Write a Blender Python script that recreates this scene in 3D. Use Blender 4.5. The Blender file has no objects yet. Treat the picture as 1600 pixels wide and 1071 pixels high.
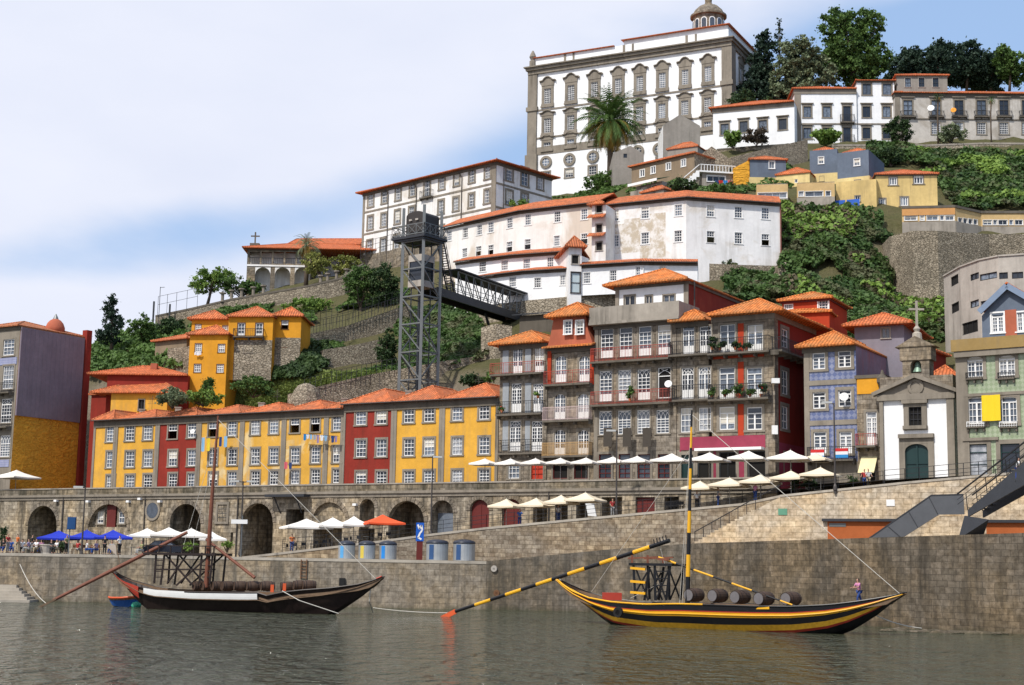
import bpy, math, random
import numpy as np
from mathutils import Vector, Matrix
random.seed(7); rng = np.random.default_rng(7)
R = math.radians; V = Vector
SC = bpy.context.scene; COL = SC.collection
# ---------------- camera ----------------
FP = 2300.0
cd = bpy.data.cameras.new('camera'); cam = bpy.data.objects.new('camera', cd); COL.objects.link(cam)
cd.sensor_width = 36; cd.lens = 36 * FP / 1600; cd.clip_start = 0.5; cd.clip_end = 5000
CP = V((0, 0, 4.0)); PITCH = math.atan(344.5 / FP); ROLL = R(1.0)
cam.location = CP
CM = Matrix.Rotation(R(90) + PITCH, 3, 'X') @ Matrix.Rotation(ROLL, 3, 'Z')
cam.rotation_euler = CM.to_euler(); SC.camera = cam
# ---------------- sky ----------------
SUN_EL, SUN_AZ = R(50), R(218)     # azimuth measured clockwise from +Y : light comes from front left
W = bpy.data.worlds.new('World'); SC.world = W; W.use_nodes = True
n = W.node_tree.nodes; l = W.node_tree.links; n.clear()
def N(t, **k):
    x = n.new(t)
    for a, b in k.items(): setattr(x, a, b)
    return x
wo = N('ShaderNodeOutputWorld'); bg = N('ShaderNodeBackground'); sk = N('ShaderNodeTexSky', sky_type='NISHITA')
sk.sun_disc = False; sk.sun_elevation = SUN_EL; sk.sun_rotation = SUN_AZ; sk.air_density = 1.0; sk.dust_density = 0.6; sk.ozone_density = 1.5
bg.inputs[1].default_value = 0.128
tc = N('ShaderNodeTexCoord'); mp = N('ShaderNodeMapping'); mp.inputs['Scale'].default_value = (1.0, 1.0, 2.4)
mp.inputs['Rotation'].default_value = (0, R(12), 0); mp.inputs['Location'].default_value = (0.35, 0, 0.12)
nz = N('ShaderNodeTexNoise'); nz.inputs['Scale'].default_value = 3.0; nz.inputs['Detail'].default_value = 7; nz.inputs['Roughness'].default_value = 0.5; nz.inputs['Distortion'].default_value = 0.25
sx = N('ShaderNodeSeparateXYZ')
l.new(tc.outputs['Generated'], mp.inputs[0]); l.new(mp.outputs[0], nz.inputs['Vector']); l.new(tc.outputs['Generated'], sx.inputs[0])
# cloud cover = noise - x*a + bias ; a clear lane low on the left
def M(op, a, b=None, c=None):
    x = N('ShaderNodeMath', operation=op)
    for i, q in enumerate((a, b, c)):
        if q is None: continue
        if isinstance(q, (int, float)): x.inputs[i].default_value = q
        else: l.new(q, x.inputs[i])
    return x.outputs[0]
cov = M('MULTIPLY_ADD', sx.outputs[0], -1.05, nz.outputs[0])
# clear lane : a band of elevation  z ~ 0.215 on the left
zz = M('SUBTRACT', sx.outputs[2], M('MULTIPLY_ADD', sx.outputs[0], 0.25, 0.265))
lane = M('EXPONENT', M('MULTIPLY', M('MULTIPLY', zz, zz), -1100.0))
cov = M('MULTIPLY_ADD', lane, -0.48, cov)
cr = N('ShaderNodeMapRange'); cr.inputs[1].default_value = 0.02; cr.inputs[2].default_value = 0.50; cr.interpolation_type = 'SMOOTHSTEP'
l.new(cov, cr.inputs[0])
nz2 = N('ShaderNodeTexNoise'); nz2.inputs['Scale'].default_value = 7.0; nz2.inputs['Detail'].default_value = 5
l.new(mp.outputs[0], nz2.inputs['Vector'])
cc = N('ShaderNodeMix', data_type='RGBA'); cc.inputs[6].default_value = (5.6, 6.0, 7.2, 1); cc.inputs[7].default_value = (6.9, 7.1, 7.9, 1)
l.new(nz2.outputs[0], cc.inputs[0])
mx = N('ShaderNodeMix', data_type='RGBA'); l.new(cr.outputs[0], mx.inputs[0])
blue = N('ShaderNodeMix', data_type='RGBA'); blue.inputs[0].default_value = 0.7; l.new(sk.outputs[0], blue.inputs[6]); blue.inputs[7].default_value = (3.3, 4.8, 7.4, 1)
l.new(blue.outputs[2], mx.inputs[6]); l.new(cc.outputs[2], mx.inputs[7])
l.new(mx.outputs[2], bg.inputs[0]); l.new(bg.outputs[0], wo.inputs[0])
# ---------------- sun ----------------
sd = bpy.data.lights.new('sun', 'SUN'); sd.energy = 4.1; sd.angle = R(2.0); sd.color = (1, 0.955, 0.88)
sun = bpy.data.objects.new('sun', sd); COL.objects.link(sun)
sdir = V((math.sin(SUN_AZ) * math.cos(SUN_EL), math.cos(SUN_AZ) * math.cos(SUN_EL), math.sin(SUN_EL)))
sun.rotation_euler = sdir.to_track_quat('Z', 'Y').to_euler()
SC.view_settings.view_transform = 'Standard'; SC.view_settings.look = 'None'
SC.view_settings.exposure = 0.04; SC.view_settings.gamma = 1.0
SC.render.resolution_x = 1024; SC.render.resolution_y = 685
# ---------------- pixel helpers (reference photo pixels, 1600 wide) ----------------
def ray(px, py): return CM @ V(((px - 800) / FP, (535.5 - py) / FP, -1))
def P(px, py, Y): d = ray(px, py); return CP + d * (Y / d.y)
def PZ(px, py, z): d = ray(px, py); return CP + d * ((z - 4.0) / d.z)
def proj(p):
    q = CM.transposed() @ (V(p) - CP); return (800 + q.x / -q.z * FP, 535.5 - q.y / -q.z * FP)
class Plane:
    def __init__(s, A, B):
        s.A = V((A[0], A[1], 0)); d = V((B[0] - A[0], B[1] - A[1], 0)); s.W = d.length; s.u = d.normalized()
        s.th = math.atan2(s.u.y, s.u.x); s.n = V((-s.u.y, s.u.x, 0))       # n points inward (away from camera)
    def off(s, d): return Plane(s.A + s.n * d, s.A + s.u * s.W + s.n * d)
    def hit(s, px, py):
        d = ray(px, py); t = (s.A - CP).dot(s.n) / d.dot(s.n); return CP + d * t
    def uz(s, px, py): p = s.hit(px, py); return ((p - s.A).dot(s.u), p.z)
    def pt(s, u, z, y=0): q = s.A + s.u * u + s.n * y; return V((q.x, q.y, z))
    def atu(s, px, z):   # u for a column px at height z
        q = s.A + s.u * (s.W / 2); py = proj((q.x, q.y, z))[1]; return s.uz(px, py)[0]
# ---------------- materials ----------------
MC = {}
class NT:
    def __init__(s, name):
        s.m = bpy.data.materials.new(name); s.m.use_nodes = True; s.t = s.m.node_tree; s.b = s.t.nodes['Principled BSDF']
    def n(s, t, **k):
        x = s.t.nodes.new(t)
        for a, b in k.items(): setattr(x, a, b)
        return x
    def l(s, a, b): s.t.links.new(a, b)
    def inp(s, x, i, q):
        if q is None: return
        if hasattr(q, 'is_linked'): s.l(q, x.inputs[i])
        elif isinstance(q, (tuple, list)) and len(q) == 3 and x.inputs[i].type == 'RGBA': x.inputs[i].default_value = (*q, 1)
        else: x.inputs[i].default_value = q
    def math(s, op, a, b=None, c=None):
        x = s.n('ShaderNodeMath', operation=op)
        for i, q in enumerate((a, b, c)): s.inp(x, i, q)
        return x.outputs[0]
    def mix(s, f, a, b, bt='MIX'):
        x = s.n('ShaderNodeMix', data_type='RGBA', blend_type=bt); s.inp(x, 0, f); s.inp(x, 6, a); s.inp(x, 7, b); return x.outputs[2]
    def coord(s, uv=False, scale=(1, 1, 1)):
        t = s.n('ShaderNodeTexCoord'); o = t.outputs['UV' if uv else 'Object']
        g = None
        if not uv:
            g = s.n('ShaderNodeNewGeometry'); o = g.outputs['Position']
        m = s.n('ShaderNodeMapping'); m.inputs['Scale'].default_value = scale; s.l(o, m.inputs[0]); return m.outputs[0]
    def noise(s, vec, sc, det=4, ro=0.55, dist=0):
        x = s.n('ShaderNodeTexNoise'); s.l(vec, x.inputs['Vector']); x.inputs['Scale'].default_value = sc; x.inputs['Detail'].default_value = det
        x.inputs['Roughness'].default_value = ro; x.inputs['Distortion'].default_value = dist; return x.outputs[0]
    def rng(s, v, a, b, c=0, d=1):
        x = s.n('ShaderNodeMapRange'); s.inp(x, 0, v); x.inputs[1].default_value = a; x.inputs[2].default_value = b; x.inputs[3].default_value = c; x.inputs[4].default_value = d; return x.outputs[0]
    def bump(s, h, st=0.5, d=0.05):
        x = s.n('ShaderNodeBump'); s.l(h, x.inputs['Height']); x.inputs['Strength'].default_value = st; x.inputs['Distance'].default_value = d; s.l(x.outputs[0], s.b.inputs['Normal'])
    def done(s, col, ro=0.85, metal=0, spec=0.3):
        s.inp(s.b, 'Base Color', col); s.inp(s.b, 'Roughness', ro); s.b.inputs['Metallic'].default_value = metal; s.b.inputs['Specular IOR Level'].default_value = spec; return s.m
def c_(c, k): return tuple(min(1, x * k) for x in c)
def plain(name, c, ro=0.7, metal=0, var=0.12, sc=1.5, spec=0.3):
    if name in MC: return MC[name]
    t = NT(name); v = t.coord(); a = t.noise(v, sc, 4)
    MC[name] = t.done(t.mix(a, c_(c, 1 - var * 2), c_(c, 1 + var)), ro, metal, spec); return MC[name]
def plaster(name, c, dirt=(0.22, 0.2, 0.17), amt=0.45, patch=None, pamt=0.5, psc=0.18, lump=0, var=1):
    if name in MC: return MC[name]
    t = NT(name); v = t.coord(); vs = t.coord(scale=(1.3, 1.3, 0.09)); 
    big = t.noise(v, 0.3, 6, .65); fine = t.noise(v, 2.2, 6, 0.7)
    col = t.mix(t.rng(big, .3, .7), c_(c, 1 - .24 * var), c_(c, 1 + .1 * var)); col = t.mix(t.rng(fine, 0.38, 0.68, 0, 0.5 * var), col, c_(c, 0.72))
    if patch:
        pm = t.rng(t.noise(v, psc, 6, 0.6, 0.6), 0.5 - 0.06 + 0.15 * (0.5 - pamt), 0.5 + 0.05 + 0.15 * (0.5 - pamt)); col = t.mix(t.math('MULTIPLY', pm, 0.85), col, patch)
    st = t.noise(vs, 1.0, 5, 0.65); sm = t.rng(st, 0.46, 0.68, 0, amt); sm2 = t.math('MULTIPLY', sm, t.rng(t.noise(v, 0.35, 3), 0.35, 0.65))
    col = t.mix(sm2, col, dirt)
    if lump: lu = t.noise(t.coord(scale=(1, 1, 2.2)), 1.3, 3, .5, 1.0); col = t.mix(t.rng(lu, .35, .65), c_(c, .62), col); t.bump(lu, 1, .35)
    else: t.bump(fine, 0.3, 0.03)
    MC[name] = t.done(col, 0.92, 0, 0.15); return MC[name]
def masonry(name, c1, c2, mortar, bw=0.8, bh=0.38, ms=0.02, dirt=(0.06, 0.055, 0.045), amt=0.6, band=None, moss=None, sq=0.12):
    if name in MC: return MC[name]
    t = NT(name); uv = t.coord(True); v = t.coord()
    wob = t.n('ShaderNodeVectorMath', operation='MULTIPLY_ADD'); nn = t.n('ShaderNodeTexNoise'); nn.inputs['Scale'].default_value = 1.3; t.l(uv, nn.inputs['Vector'])
    t.l(nn.outputs['Color'], wob.inputs[0]); wob.inputs[1].default_value = (sq, sq * 0.5, 0); t.l(uv, wob.inputs[2])
    b = t.n('ShaderNodeTexBrick'); t.l(wob.outputs[0], b.inputs['Vector']); b.inputs['Scale'].default_value = 1; b.inputs['Brick Width'].default_value = bw; b.inputs['Row Height'].default_value = bh
    b.inputs['Mortar Size'].default_value = ms; b.inputs['Mortar Smooth'].default_value = 0.3; b.inputs['Bias'].default_value = 0; b.squash = 0.7; b.squash_frequency = 3
    b.inputs['Color1'].default_value = (*c1, 1); b.inputs['Color2'].default_value = (*c2, 1); b.inputs['Mortar'].default_value = (*mortar, 1)
    fine = t.noise(v, 2.6, 6, 0.65); big = t.noise(v, 0.25, 5, 0.6)
    col = t.mix(t.rng(fine, 0.35, 0.68, 0, 1), b.outputs[0], t.mix(1.0, b.outputs[0], (0.45, 0.43, 0.4), 'MULTIPLY'))
    col = t.mix(t.rng(big, 0.42, 0.62, 0, 0.8), col, t.mix(1.0, col, (1.4, 1.25, 1.0), 'MULTIPLY')); col = t.mix(t.rng(t.noise(v, .5, 6, .7, .5), 0.48, 0.66, 0, amt * .7), col, dirt)
    vs = t.coord(scale=(0.9, 0.9, 0.07)); st = t.rng(t.noise(vs, 1.0, 5, 0.7), 0.46, 0.68, 0, amt); col = t.mix(st, col, dirt)
    if moss:
        sx = t.n('ShaderNodeSeparateXYZ'); t.l(v, sx.inputs[0]); zz = t.math('MULTIPLY_ADD', t.noise(v, 0.8, 4), moss[1], sx.outputs[2]); col = t.mix(t.rng(zz, moss[0], moss[0] + moss[1] * 0.7, 0.8, 0), col, moss[2])
    h = t.math('ADD', t.math('MULTIPLY', b.outputs[1], -0.6), fine); t.bump(h, 0.6, 0.05); MC[name] = t.done(col, 0.93, 0, 0.15); return MC[name]
def rubble(name, c1, c2, mortar, sc=1.6, dirt=(0.07, 0.065, 0.05), amt=0.5):
    if name in MC: return MC[name]
    t = NT(name); uv = t.coord(True, (sc, sc * 1.7, sc)); v = t.coord()
    nn = t.n('ShaderNodeTexNoise'); nn.inputs['Scale'].default_value = 2.0; t.l(uv, nn.inputs['Vector']); w = t.n('ShaderNodeVectorMath', operation='MULTIPLY_ADD')
    t.l(nn.outputs['Color'], w.inputs[0]); w.inputs[1].default_value = (0.35, 0.35, 0); t.l(uv, w.inputs[2])
    vo = t.n('ShaderNodeTexVoronoi'); t.l(w.outputs[0], vo.inputs['Vector']); vo.inputs['Scale'].default_value = 1; ve = t.n('ShaderNodeTexVoronoi', feature='DISTANCE_TO_EDGE'); t.l(w.outputs[0], ve.inputs['Vector']); ve.inputs['Scale'].default_value = 1
    sp = t.n('ShaderNodeSeparateColor'); t.l(vo.outputs['Color'], sp.inputs[0]); col = t.mix(sp.outputs[0], c1, c2)
    edge = t.rng(ve.outputs[0], 0.02, 0.10, 1, 0); col = t.mix(edge, col, mortar); fine = t.noise(v, 2.5, 6, 0.65)
    col = t.mix(t.rng(fine, 0.3, 0.8, 0, 0.8), col, t.mix(1.0, col, (0.55, 0.53, 0.48), 'MULTIPLY'))
    big = t.noise(v, 0.16, 5, 0.65, 0.4); col = t.mix(t.rng(big, 0.45, 0.66, 0, amt), col, dirt)
    t.bump(t.math('SUBTRACT', fine, edge), 0.8, 0.1); MC[name] = t.done(col, 0.95, 0, 0.1); return MC[name]
def rooftile(name, c=(0.62, 0.16, 0.045), old=(0.30, 0.15, 0.08), amt=0.4):
    if name in MC: return MC[name]
    t = NT(name); uv = t.coord(True); v = t.coord(); sx = t.n('ShaderNodeSeparateXYZ'); t.l(uv, sx.inputs[0])
    u = t.math('MULTIPLY', sx.outputs[0], 1 / 0.32); vv = t.math('MULTIPLY', sx.outputs[1], 1 / 0.38)
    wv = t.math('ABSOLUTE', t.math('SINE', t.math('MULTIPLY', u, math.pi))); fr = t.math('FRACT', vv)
    cb = t.n('ShaderNodeCombineXYZ'); t.l(t.math('FLOOR', u), cb.inputs[0]); t.l(t.math('FLOOR', vv), cb.inputs[1]); wn = t.n('ShaderNodeTexWhiteNoise', noise_dimensions='2D'); t.l(cb.outputs[0], wn.inputs['Vector'])
    col = t.mix(wn.outputs[0], c_(c, 0.66), c_(c, 1.22)); big = t.noise(v, 0.5, 6, 0.65)
    col = t.mix(t.rng(big, 0.42, 0.72, 0, amt), col, old); col = t.mix(t.rng(t.noise(v, 2.2, 5, .7), 0.55, 0.75, 0, amt), col, (0.2, 0.15, 0.07))
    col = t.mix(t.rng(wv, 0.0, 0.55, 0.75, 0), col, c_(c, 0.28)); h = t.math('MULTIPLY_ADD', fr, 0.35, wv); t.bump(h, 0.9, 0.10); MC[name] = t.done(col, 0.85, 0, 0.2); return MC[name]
def leafmat(name, c1, c2, c3=None):
    if name in MC: return MC[name]
    t = NT(name); a = t.n('ShaderNodeAttribute'); a.attribute_name = 'tone'; v = t.coord(); col = t.mix(a.outputs['Fac'], c1, c2)
    if c3: col = t.mix(t.rng(t.noise(v, 0.35, 4), 0.5, 0.62), col, c3)
    tr = t.n('ShaderNodeBsdfTranslucent'); t.l(col, tr.inputs[0]); t.done(col, 0.6, 0, 0.25); ms = t.n('ShaderNodeMixShader'); ms.inputs[0].default_value = 0.22
    t.l(t.b.outputs[0], ms.inputs[1]); t.l(tr.outputs[0], ms.inputs[2]); t.l(ms.outputs[0], t.t.nodes['Material Output'].inputs[0]); MC[name] = t.m; return t.m
def glassmat(name, c1, c2):
    if name in MC: return MC[name]
    t = NT(name); o = t.n('ShaderNodeObjectInfo'); f = t.rng(o.outputs['Random'], 0.35, 1.0); v = t.coord(); f2 = t.math('MULTIPLY', f, t.rng(t.noise(v, 2.5, 2), 0.3, 0.7, 0.4, 1.2))
    MC[name] = t.done(t.mix(f2, c1, c2), 0.12, 0, 0.6); return t.m
# ---------------- mesh builder ----------------
WL = {}                      # world origin of every object that parents something
def reg(o, loc): WL[o.name] = V(loc); return o
def tag(o, label=None, cat=None, group=None, kind=None):
    for k, q in (('label', label), ('category', cat), ('group', group), ('kind', kind)):
        if q: o[k] = q
    return o
def empty(name, loc, label=None, cat=None, group=None, rz=0, kind=None):
    o = bpy.data.objects.new(name, None); COL.objects.link(o); o.location = loc; o.rotation_euler.z = rz; o.empty_display_size = 0.3
    reg(o, loc); return tag(o, label, cat, group, kind)
class MB:
    def __init__(s): s.v = []; s.f = []; s.m = []; s.mi = 0
    def face(s, pts):
        i = len(s.v); s.v += [tuple(p) for p in pts]; s.f.append(tuple(range(i, i + len(pts)))); s.m.append(s.mi)
    def hexa(s, a):   # 8 pts : bottom 4 (ccw), top 4
        i = len(s.v); s.v += [tuple(p) for p in a]
        for q in ((3, 2, 1, 0), (4, 5, 6, 7), (0, 1, 5, 4), (1, 2, 6, 5), (2, 3, 7, 6), (3, 0, 4, 7)): s.f.append(tuple(i + k for k in q)); s.m.append(s.mi)
    def box(s, x0, x1, y0, y1, z0, z1): s.hexa([(x0, y0, z0), (x1, y0, z0), (x1, y1, z0), (x0, y1, z0), (x0, y0, z1), (x1, y0, z1), (x1, y1, z1), (x0, y1, z1)])
    def pbox(s, pl, u0, u1, y0, y1, z0, z1):
        s.hexa([pl.pt(u0, z0, y0), pl.pt(u1, z0, y0), pl.pt(u1, z0, y1), pl.pt(u0, z0, y1), pl.pt(u0, z1, y0), pl.pt(u1, z1, y0), pl.pt(u1, z1, y1), pl.pt(u0, z1, y1)])
    def bar(s, p, q, w=0.05, h=None, up=(0, 0, 1)):
        p = V(p); q = V(q); d = q - p
        if d.length < 1e-6: return
        d = d.normalized(); u = V(up)
        if abs(d.dot(u)) > 0.98: u = V((1, 0, 0))
        a = d.cross(u).normalized() * (w / 2); b = a.cross(d).normalized() * ((h or w) / 2)
        s.hexa([p - a - b, p + a - b, p + a + b, p - a + b, q - a - b, q + a - b, q + a + b, q - a + b])
    def tube(s, pts, r, n=8, cap=True):
        pts = [V(p) for p in pts]; k = len(pts); rr = r if isinstance(r, (list, tuple)) else [r] * k; i0 = len(s.v)
        ref = V((0, 0, 1)) if abs((pts[-1] - pts[0]).normalized().z) < 0.9 else V((1, 0, 0))
        for j, p in enumerate(pts):
            d = (pts[min(j + 1, k - 1)] - pts[max(j - 1, 0)]).normalized(); a = d.cross(ref).normalized(); b = d.cross(a).normalized()
            for t in range(n): c = 2 * math.pi * t / n; s.v.append(tuple(p + a * (rr[j] * math.cos(c)) + b * (rr[j] * math.sin(c))))
        for j in range(k - 1):
            for t in range(n): a, b = i0 + j * n + t, i0 + j * n + (t + 1) % n; s.f.append((a, a + n, b + n, b)); s.m.append(s.mi)
        if cap: s.f.append(tuple(i0 + t for t in range(n))); s.m.append(s.mi); s.f.append(tuple(i0 + (k - 1) * n + n - 1 - t for t in range(n))); s.m.append(s.mi)
    def lathe(s, c, prof, n=16, axis=None, ang0=0):
        c = V(c); i0 = len(s.v); ax = V(axis).normalized() if axis else V((0, 0, 1)); a = ax.orthogonal().normalized() if axis else V((1, 0, 0)); b = ax.cross(a)
        for r, z in prof:
            for t in range(n): q = ang0 + 2 * math.pi * t / n; s.v.append(tuple(c + ax * z + a * (r * math.cos(q)) + b * (r * math.sin(q))))
        for j in range(len(prof) - 1):
            for t in range(n): p, q = i0 + j * n + t, i0 + j * n + (t + 1) % n; s.f.append((p, q, q + n, p + n)); s.m.append(s.mi)
        s.f.append(tuple(i0 + n - 1 - t for t in range(n))); s.m.append(s.mi); k = i0 + (len(prof) - 1) * n; s.f.append(tuple(k + t for t in range(n))); s.m.append(s.mi)
    def prism(s, pl, poly, y0, y1):   # polygon (u,z) on a plane, given thickness along the inward normal
        a = [pl.pt(u, z, y0) for u, z in poly]; b = [pl.pt(u, z, y1) for u, z in poly]; s.face(a); s.face(b[::-1]); k = len(a)
        for i in range(k): j = (i + 1) % k; s.face([a[j], a[i], b[i], b[j]])
    def build(s, name, mat, parent=None, loc=None, smooth=False, uv=True, bev=0):
        if not s.v: return None
        base = WL[parent.name] if parent is not None else V((0, 0, 0))
        o0 = V(loc) if loc is not None else (base if parent is not None else V(min(s.v, key=lambda p: p[2])))
        me = bpy.data.meshes.new(name); arr = np.array(s.v, dtype=np.float64) - np.array(o0); me.from_pydata(arr.tolist(), [], s.f)
        mats = mat if isinstance(mat, (list, tuple)) else [mat]
        for m in mats: me.materials.append(m)
        if len(mats) > 1: me.polygons.foreach_set('material_index', s.m)
        if uv: auto_uv(me, o0)
        if smooth: me.polygons.foreach_set('use_smooth', [True] * len(me.polygons))
        o = bpy.data.objects.new(name, me); COL.objects.link(o); o.location = o0 - base
        if parent is not None: o.parent = parent
        WL[o.name] = o0
        if bev: b = o.modifiers.new('bevel', 'BEVEL'); b.width = bev; b.segments = 1; b.limit_method = 'ANGLE'
        return o
def auto_uv(me, o0):
    uvl = me.uv_layers.new(name='UVMap'); nl = len(me.loops); co = np.empty(len(me.vertices) * 3); me.vertices.foreach_get('co', co); co = co.reshape(-1, 3) + np.array(o0)
    li = np.empty(nl, dtype=np.int32); me.loops.foreach_get('vertex_index', li); pn = np.empty(len(me.polygons) * 3); me.polygons.foreach_get('normal', pn); pn = pn.reshape(-1, 3)
    lt = np.empty(len(me.polygons), dtype=np.int32); me.polygons.foreach_get('loop_total', lt); nn = np.repeat(pn, lt, axis=0); c = co[li]
    t = np.stack([-nn[:, 1], nn[:, 0], np.zeros(nl)], 1); tl = np.linalg.norm(t, axis=1); flat = tl < 0.05; t[flat] = (1, 0, 0); t /= np.linalg.norm(t, axis=1)[:, None]
    b = np.cross(nn, t); uv = np.stack([(c * t).sum(1), (c * b).sum(1)], 1); uvl.data.foreach_set('uv', uv.astype(np.float32).ravel())
# ---------------- palette ----------------
GRAN = (0.27, 0.235, 0.19)
m_granite = plaster('granite', GRAN, (0.07, 0.06, 0.045), 0.7)
m_granite_d = plaster('granite_dark', (0.15, 0.13, 0.105), (0.05, 0.045, 0.035), 0.7)
m_granwall = masonry('granite_blocks', (0.37, 0.32, 0.26), (0.24, 0.205, 0.165), (0.12, 0.10, 0.085), 0.8, 0.40, 0.014, amt=0.65, sq=0.03)
m_white = plaster('white_plaster', (0.86, 0.86, 0.86), (0.5, 0.49, 0.47), 0.3, var=.5)
m_whiteold = plaster('white_plaster_old', (0.84, 0.82, 0.80), (0.4, 0.37, 0.33), 0.5, patch=(0.62, 0.56, 0.48), pamt=0.0, var=.5)
m_patchy = plaster('peeling_plaster', (0.82, 0.79, 0.75), (0.4, 0.35, 0.3), 0.4, patch=(0.58, 0.49, 0.40), pamt=0.3, psc=0.10, var=.5)
m_yellow = plaster('yellow_plaster', (0.72, 0.385, 0.055), (0.36, 0.24, 0.10), 0.65)
m_yellow2 = plaster('yellow_plaster_worn', (0.70, 0.385, 0.065), (0.40, 0.33, 0.22), 0.8, patch=(0.66, 0.52, 0.28), pamt=-0.1, psc=.35)
m_orange = plaster('orange_plaster', (0.72, 0.33, 0.03), (0.4, 0.2, 0.06), 0.3)
m_ochre = plaster('ochre_stucco', (0.88, 0.43, 0.05), (0.25, 0.13, 0.04), 0.5, lump=1)
m_red = plaster('red_plaster', (0.27, 0.035, 0.024), (0.13, 0.03, 0.02), 0.7)
m_brick = plaster('bright_red_plaster', (0.44, 0.055, 0.022), (0.25, 0.04, 0.02), 0.3)
m_dred = plaster('dark_red_sheet', (0.22, 0.04, 0.028), (0.3, 0.09, 0.05), 0.35)
m_magenta = plaster('magenta_paint', (0.30, 0.05, 0.085), (0.2, 0.05, 0.05), 0.3)
m_pink = plaster('terracotta_plaster', (0.44, 0.13, 0.075), (0.25, 0.09, 0.05), 0.4)
m_violet = plaster('violet_sheet', (0.25, 0.205, 0.235), (0.14, 0.11, 0.13), 0.4)
m_lilac = plaster('lilac_sheet', (0.30, 0.22, 0.27), (0.42, 0.13, 0.12), 0.9)
m_slate = plaster('slate_blue_sheet', (0.14, 0.17, 0.22), (0.09, 0.10, 0.13), 0.4)
m_cream = plaster('cream_plaster', (0.74, 0.58, 0.27), (0.4, 0.3, 0.15), 0.5)
m_creamold = plaster('cream_plaster_old', (0.68, 0.50, 0.21), (0.25, 0.19, 0.1), 0.85)
m_tan = plaster('tan_plaster', (0.60, 0.42, 0.2), (0.4, 0.28, 0.14), 0.3)
m_concrete = plaster('concrete', (0.46, 0.42, 0.37), (0.16, 0.14, 0.12), 0.75)
m_conold = plaster('old_concrete', (0.36, 0.32, 0.27), (0.09, 0.08, 0.065), 0.85)
m_brown = plaster('earth_plaster', (0.28, 0.21, 0.14), (0.12, 0.10, 0.08), 0.7)
m_grey = plaster('grey_plaster', (0.30, 0.275, 0.24), (0.13, 0.12, 0.10), 0.7)
m_rubble = rubble('rubble_wall', (0.50, 0.43, 0.33), (0.30, 0.25, 0.19), (0.17, 0.145, 0.11), 2.6, amt=.4)
m_rubbleL = rubble('pale_rubble_wall', (0.52, 0.45, 0.35), (0.36, 0.305, 0.23), (0.20, 0.17, 0.13), 2.3, amt=0.35)
m_arc = masonry('arcade_stone', (0.52, 0.455, 0.36), (0.31, 0.265, 0.205), (0.15, 0.125, 0.095), 0.9, 0.45, 0.016, (0.05, 0.045, 0.037), 0.9, sq=.1); m_parap = masonry('parapet_stone', (0.33, 0.29, 0.23), (0.20, 0.175, 0.14), (0.10, 0.085, 0.065), 0.9, 0.45, 0.016, (0.045, 0.042, 0.03), 0.95, sq=.1)
m_quayM = masonry('mid_quay_stone', (0.26, 0.225, 0.185), (0.21, 0.18, 0.145), (0.16, 0.135, 0.11), 0.95, 0.48, 0.014, (0.06, 0.055, 0.045), 0.9, moss=(0.1, 1.3, (0.04, 0.045, 0.018)), sq=.14)
m_quay = masonry('quay_stone', (0.37, 0.32, 0.255), (0.31, 0.265, 0.21), (0.19, 0.165, 0.13), 1.0, 0.48, 0.014, (0.10, 0.09, 0.075), 0.9, moss=(0.1, 1.3, (0.05, 0.05, 0.018)))
m_quayD = masonry('dark_quay_stone', (0.235, 0.195, 0.15), (0.14, 0.118, 0.09), (0.105, 0.088, 0.07), 0.85, 0.42, 0.018, (0.04, 0.035, 0.028), 0.75, moss=(0.1, 1.0, (0.035, 0.035, 0.014)), sq=0.2)
m_rampw = masonry('ramp_stone', (0.44, 0.38, 0.30), (0.26, 0.21, 0.16), (0.19, 0.155, 0.115), 0.7, 0.38, 0.018, (0.09, 0.07, 0.05), 0.3, sq=0.18)
m_beige = masonry('beige_ashlar', (0.66, 0.57, 0.45), (0.56, 0.46, 0.345), (0.28, 0.22, 0.15), 1.25, 0.46, 0.014, (0.3, 0.22, 0.13), 0.25, sq=0.02)
m_coping = plaster('coping_stone', (0.46, 0.41, 0.34), (0.16, 0.14, 0.11), 0.5)
m_sett = masonry('granite_setts', (0.30, 0.27, 0.23), (0.24, 0.21, 0.18), (0.13, 0.12, 0.1), 0.3, 0.3, 0.02, amt=0.2)
m_azul = None
def azulejo(name, c1, c2, s=0.28):
    t = NT(name); uv = t.coord(True, (1 / s, 1 / s, 1)); ck = t.n('ShaderNodeTexChecker'); ck.inputs['Scale'].default_value = 1.0
    rot = t.n('ShaderNodeMapping'); rot.inputs['Rotation'].default_value = (0, 0, R(45)); rot.inputs['Scale'].default_value = (1.414, 1.414, 1); t.l(uv, rot.inputs[0]); t.l(rot.outputs[0], ck.inputs[0])
    ck.inputs['Color1'].default_value = (*c1, 1); ck.inputs['Color2'].default_value = (*c2, 1); v = t.coord(); fine = t.noise(v, 1.0, 5)
    col = t.mix(t.rng(fine, 0.35, 0.75, 0, 0.5), ck.outputs[0], c_(c1, 0.55)); vs = t.coord(scale=(1.2, 1.2, 0.08)); col = t.mix(t.rng(t.noise(vs, 1, 4), 0.55, 0.75, 0, 0.5), col, c_(c1, 0.4))
    return t.done(col, 0.35, 0, 0.5)
m_azul = azulejo('blue_tiles', (0.115, 0.145, 0.28), (0.24, 0.26, 0.37), 0.5); m_green = azulejo('green_tiles', (0.27, 0.33, 0.20), (0.36, 0.41, 0.28), 0.4)
m_tile = rooftile('roof_tiles_new', (0.60, 0.165, 0.06), (0.33, 0.14, 0.08), 0.75); m_tileo = rooftile('roof_tiles_orange', (0.66, 0.20, 0.05), (0.36, 0.19, 0.08), 0.8)
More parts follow.
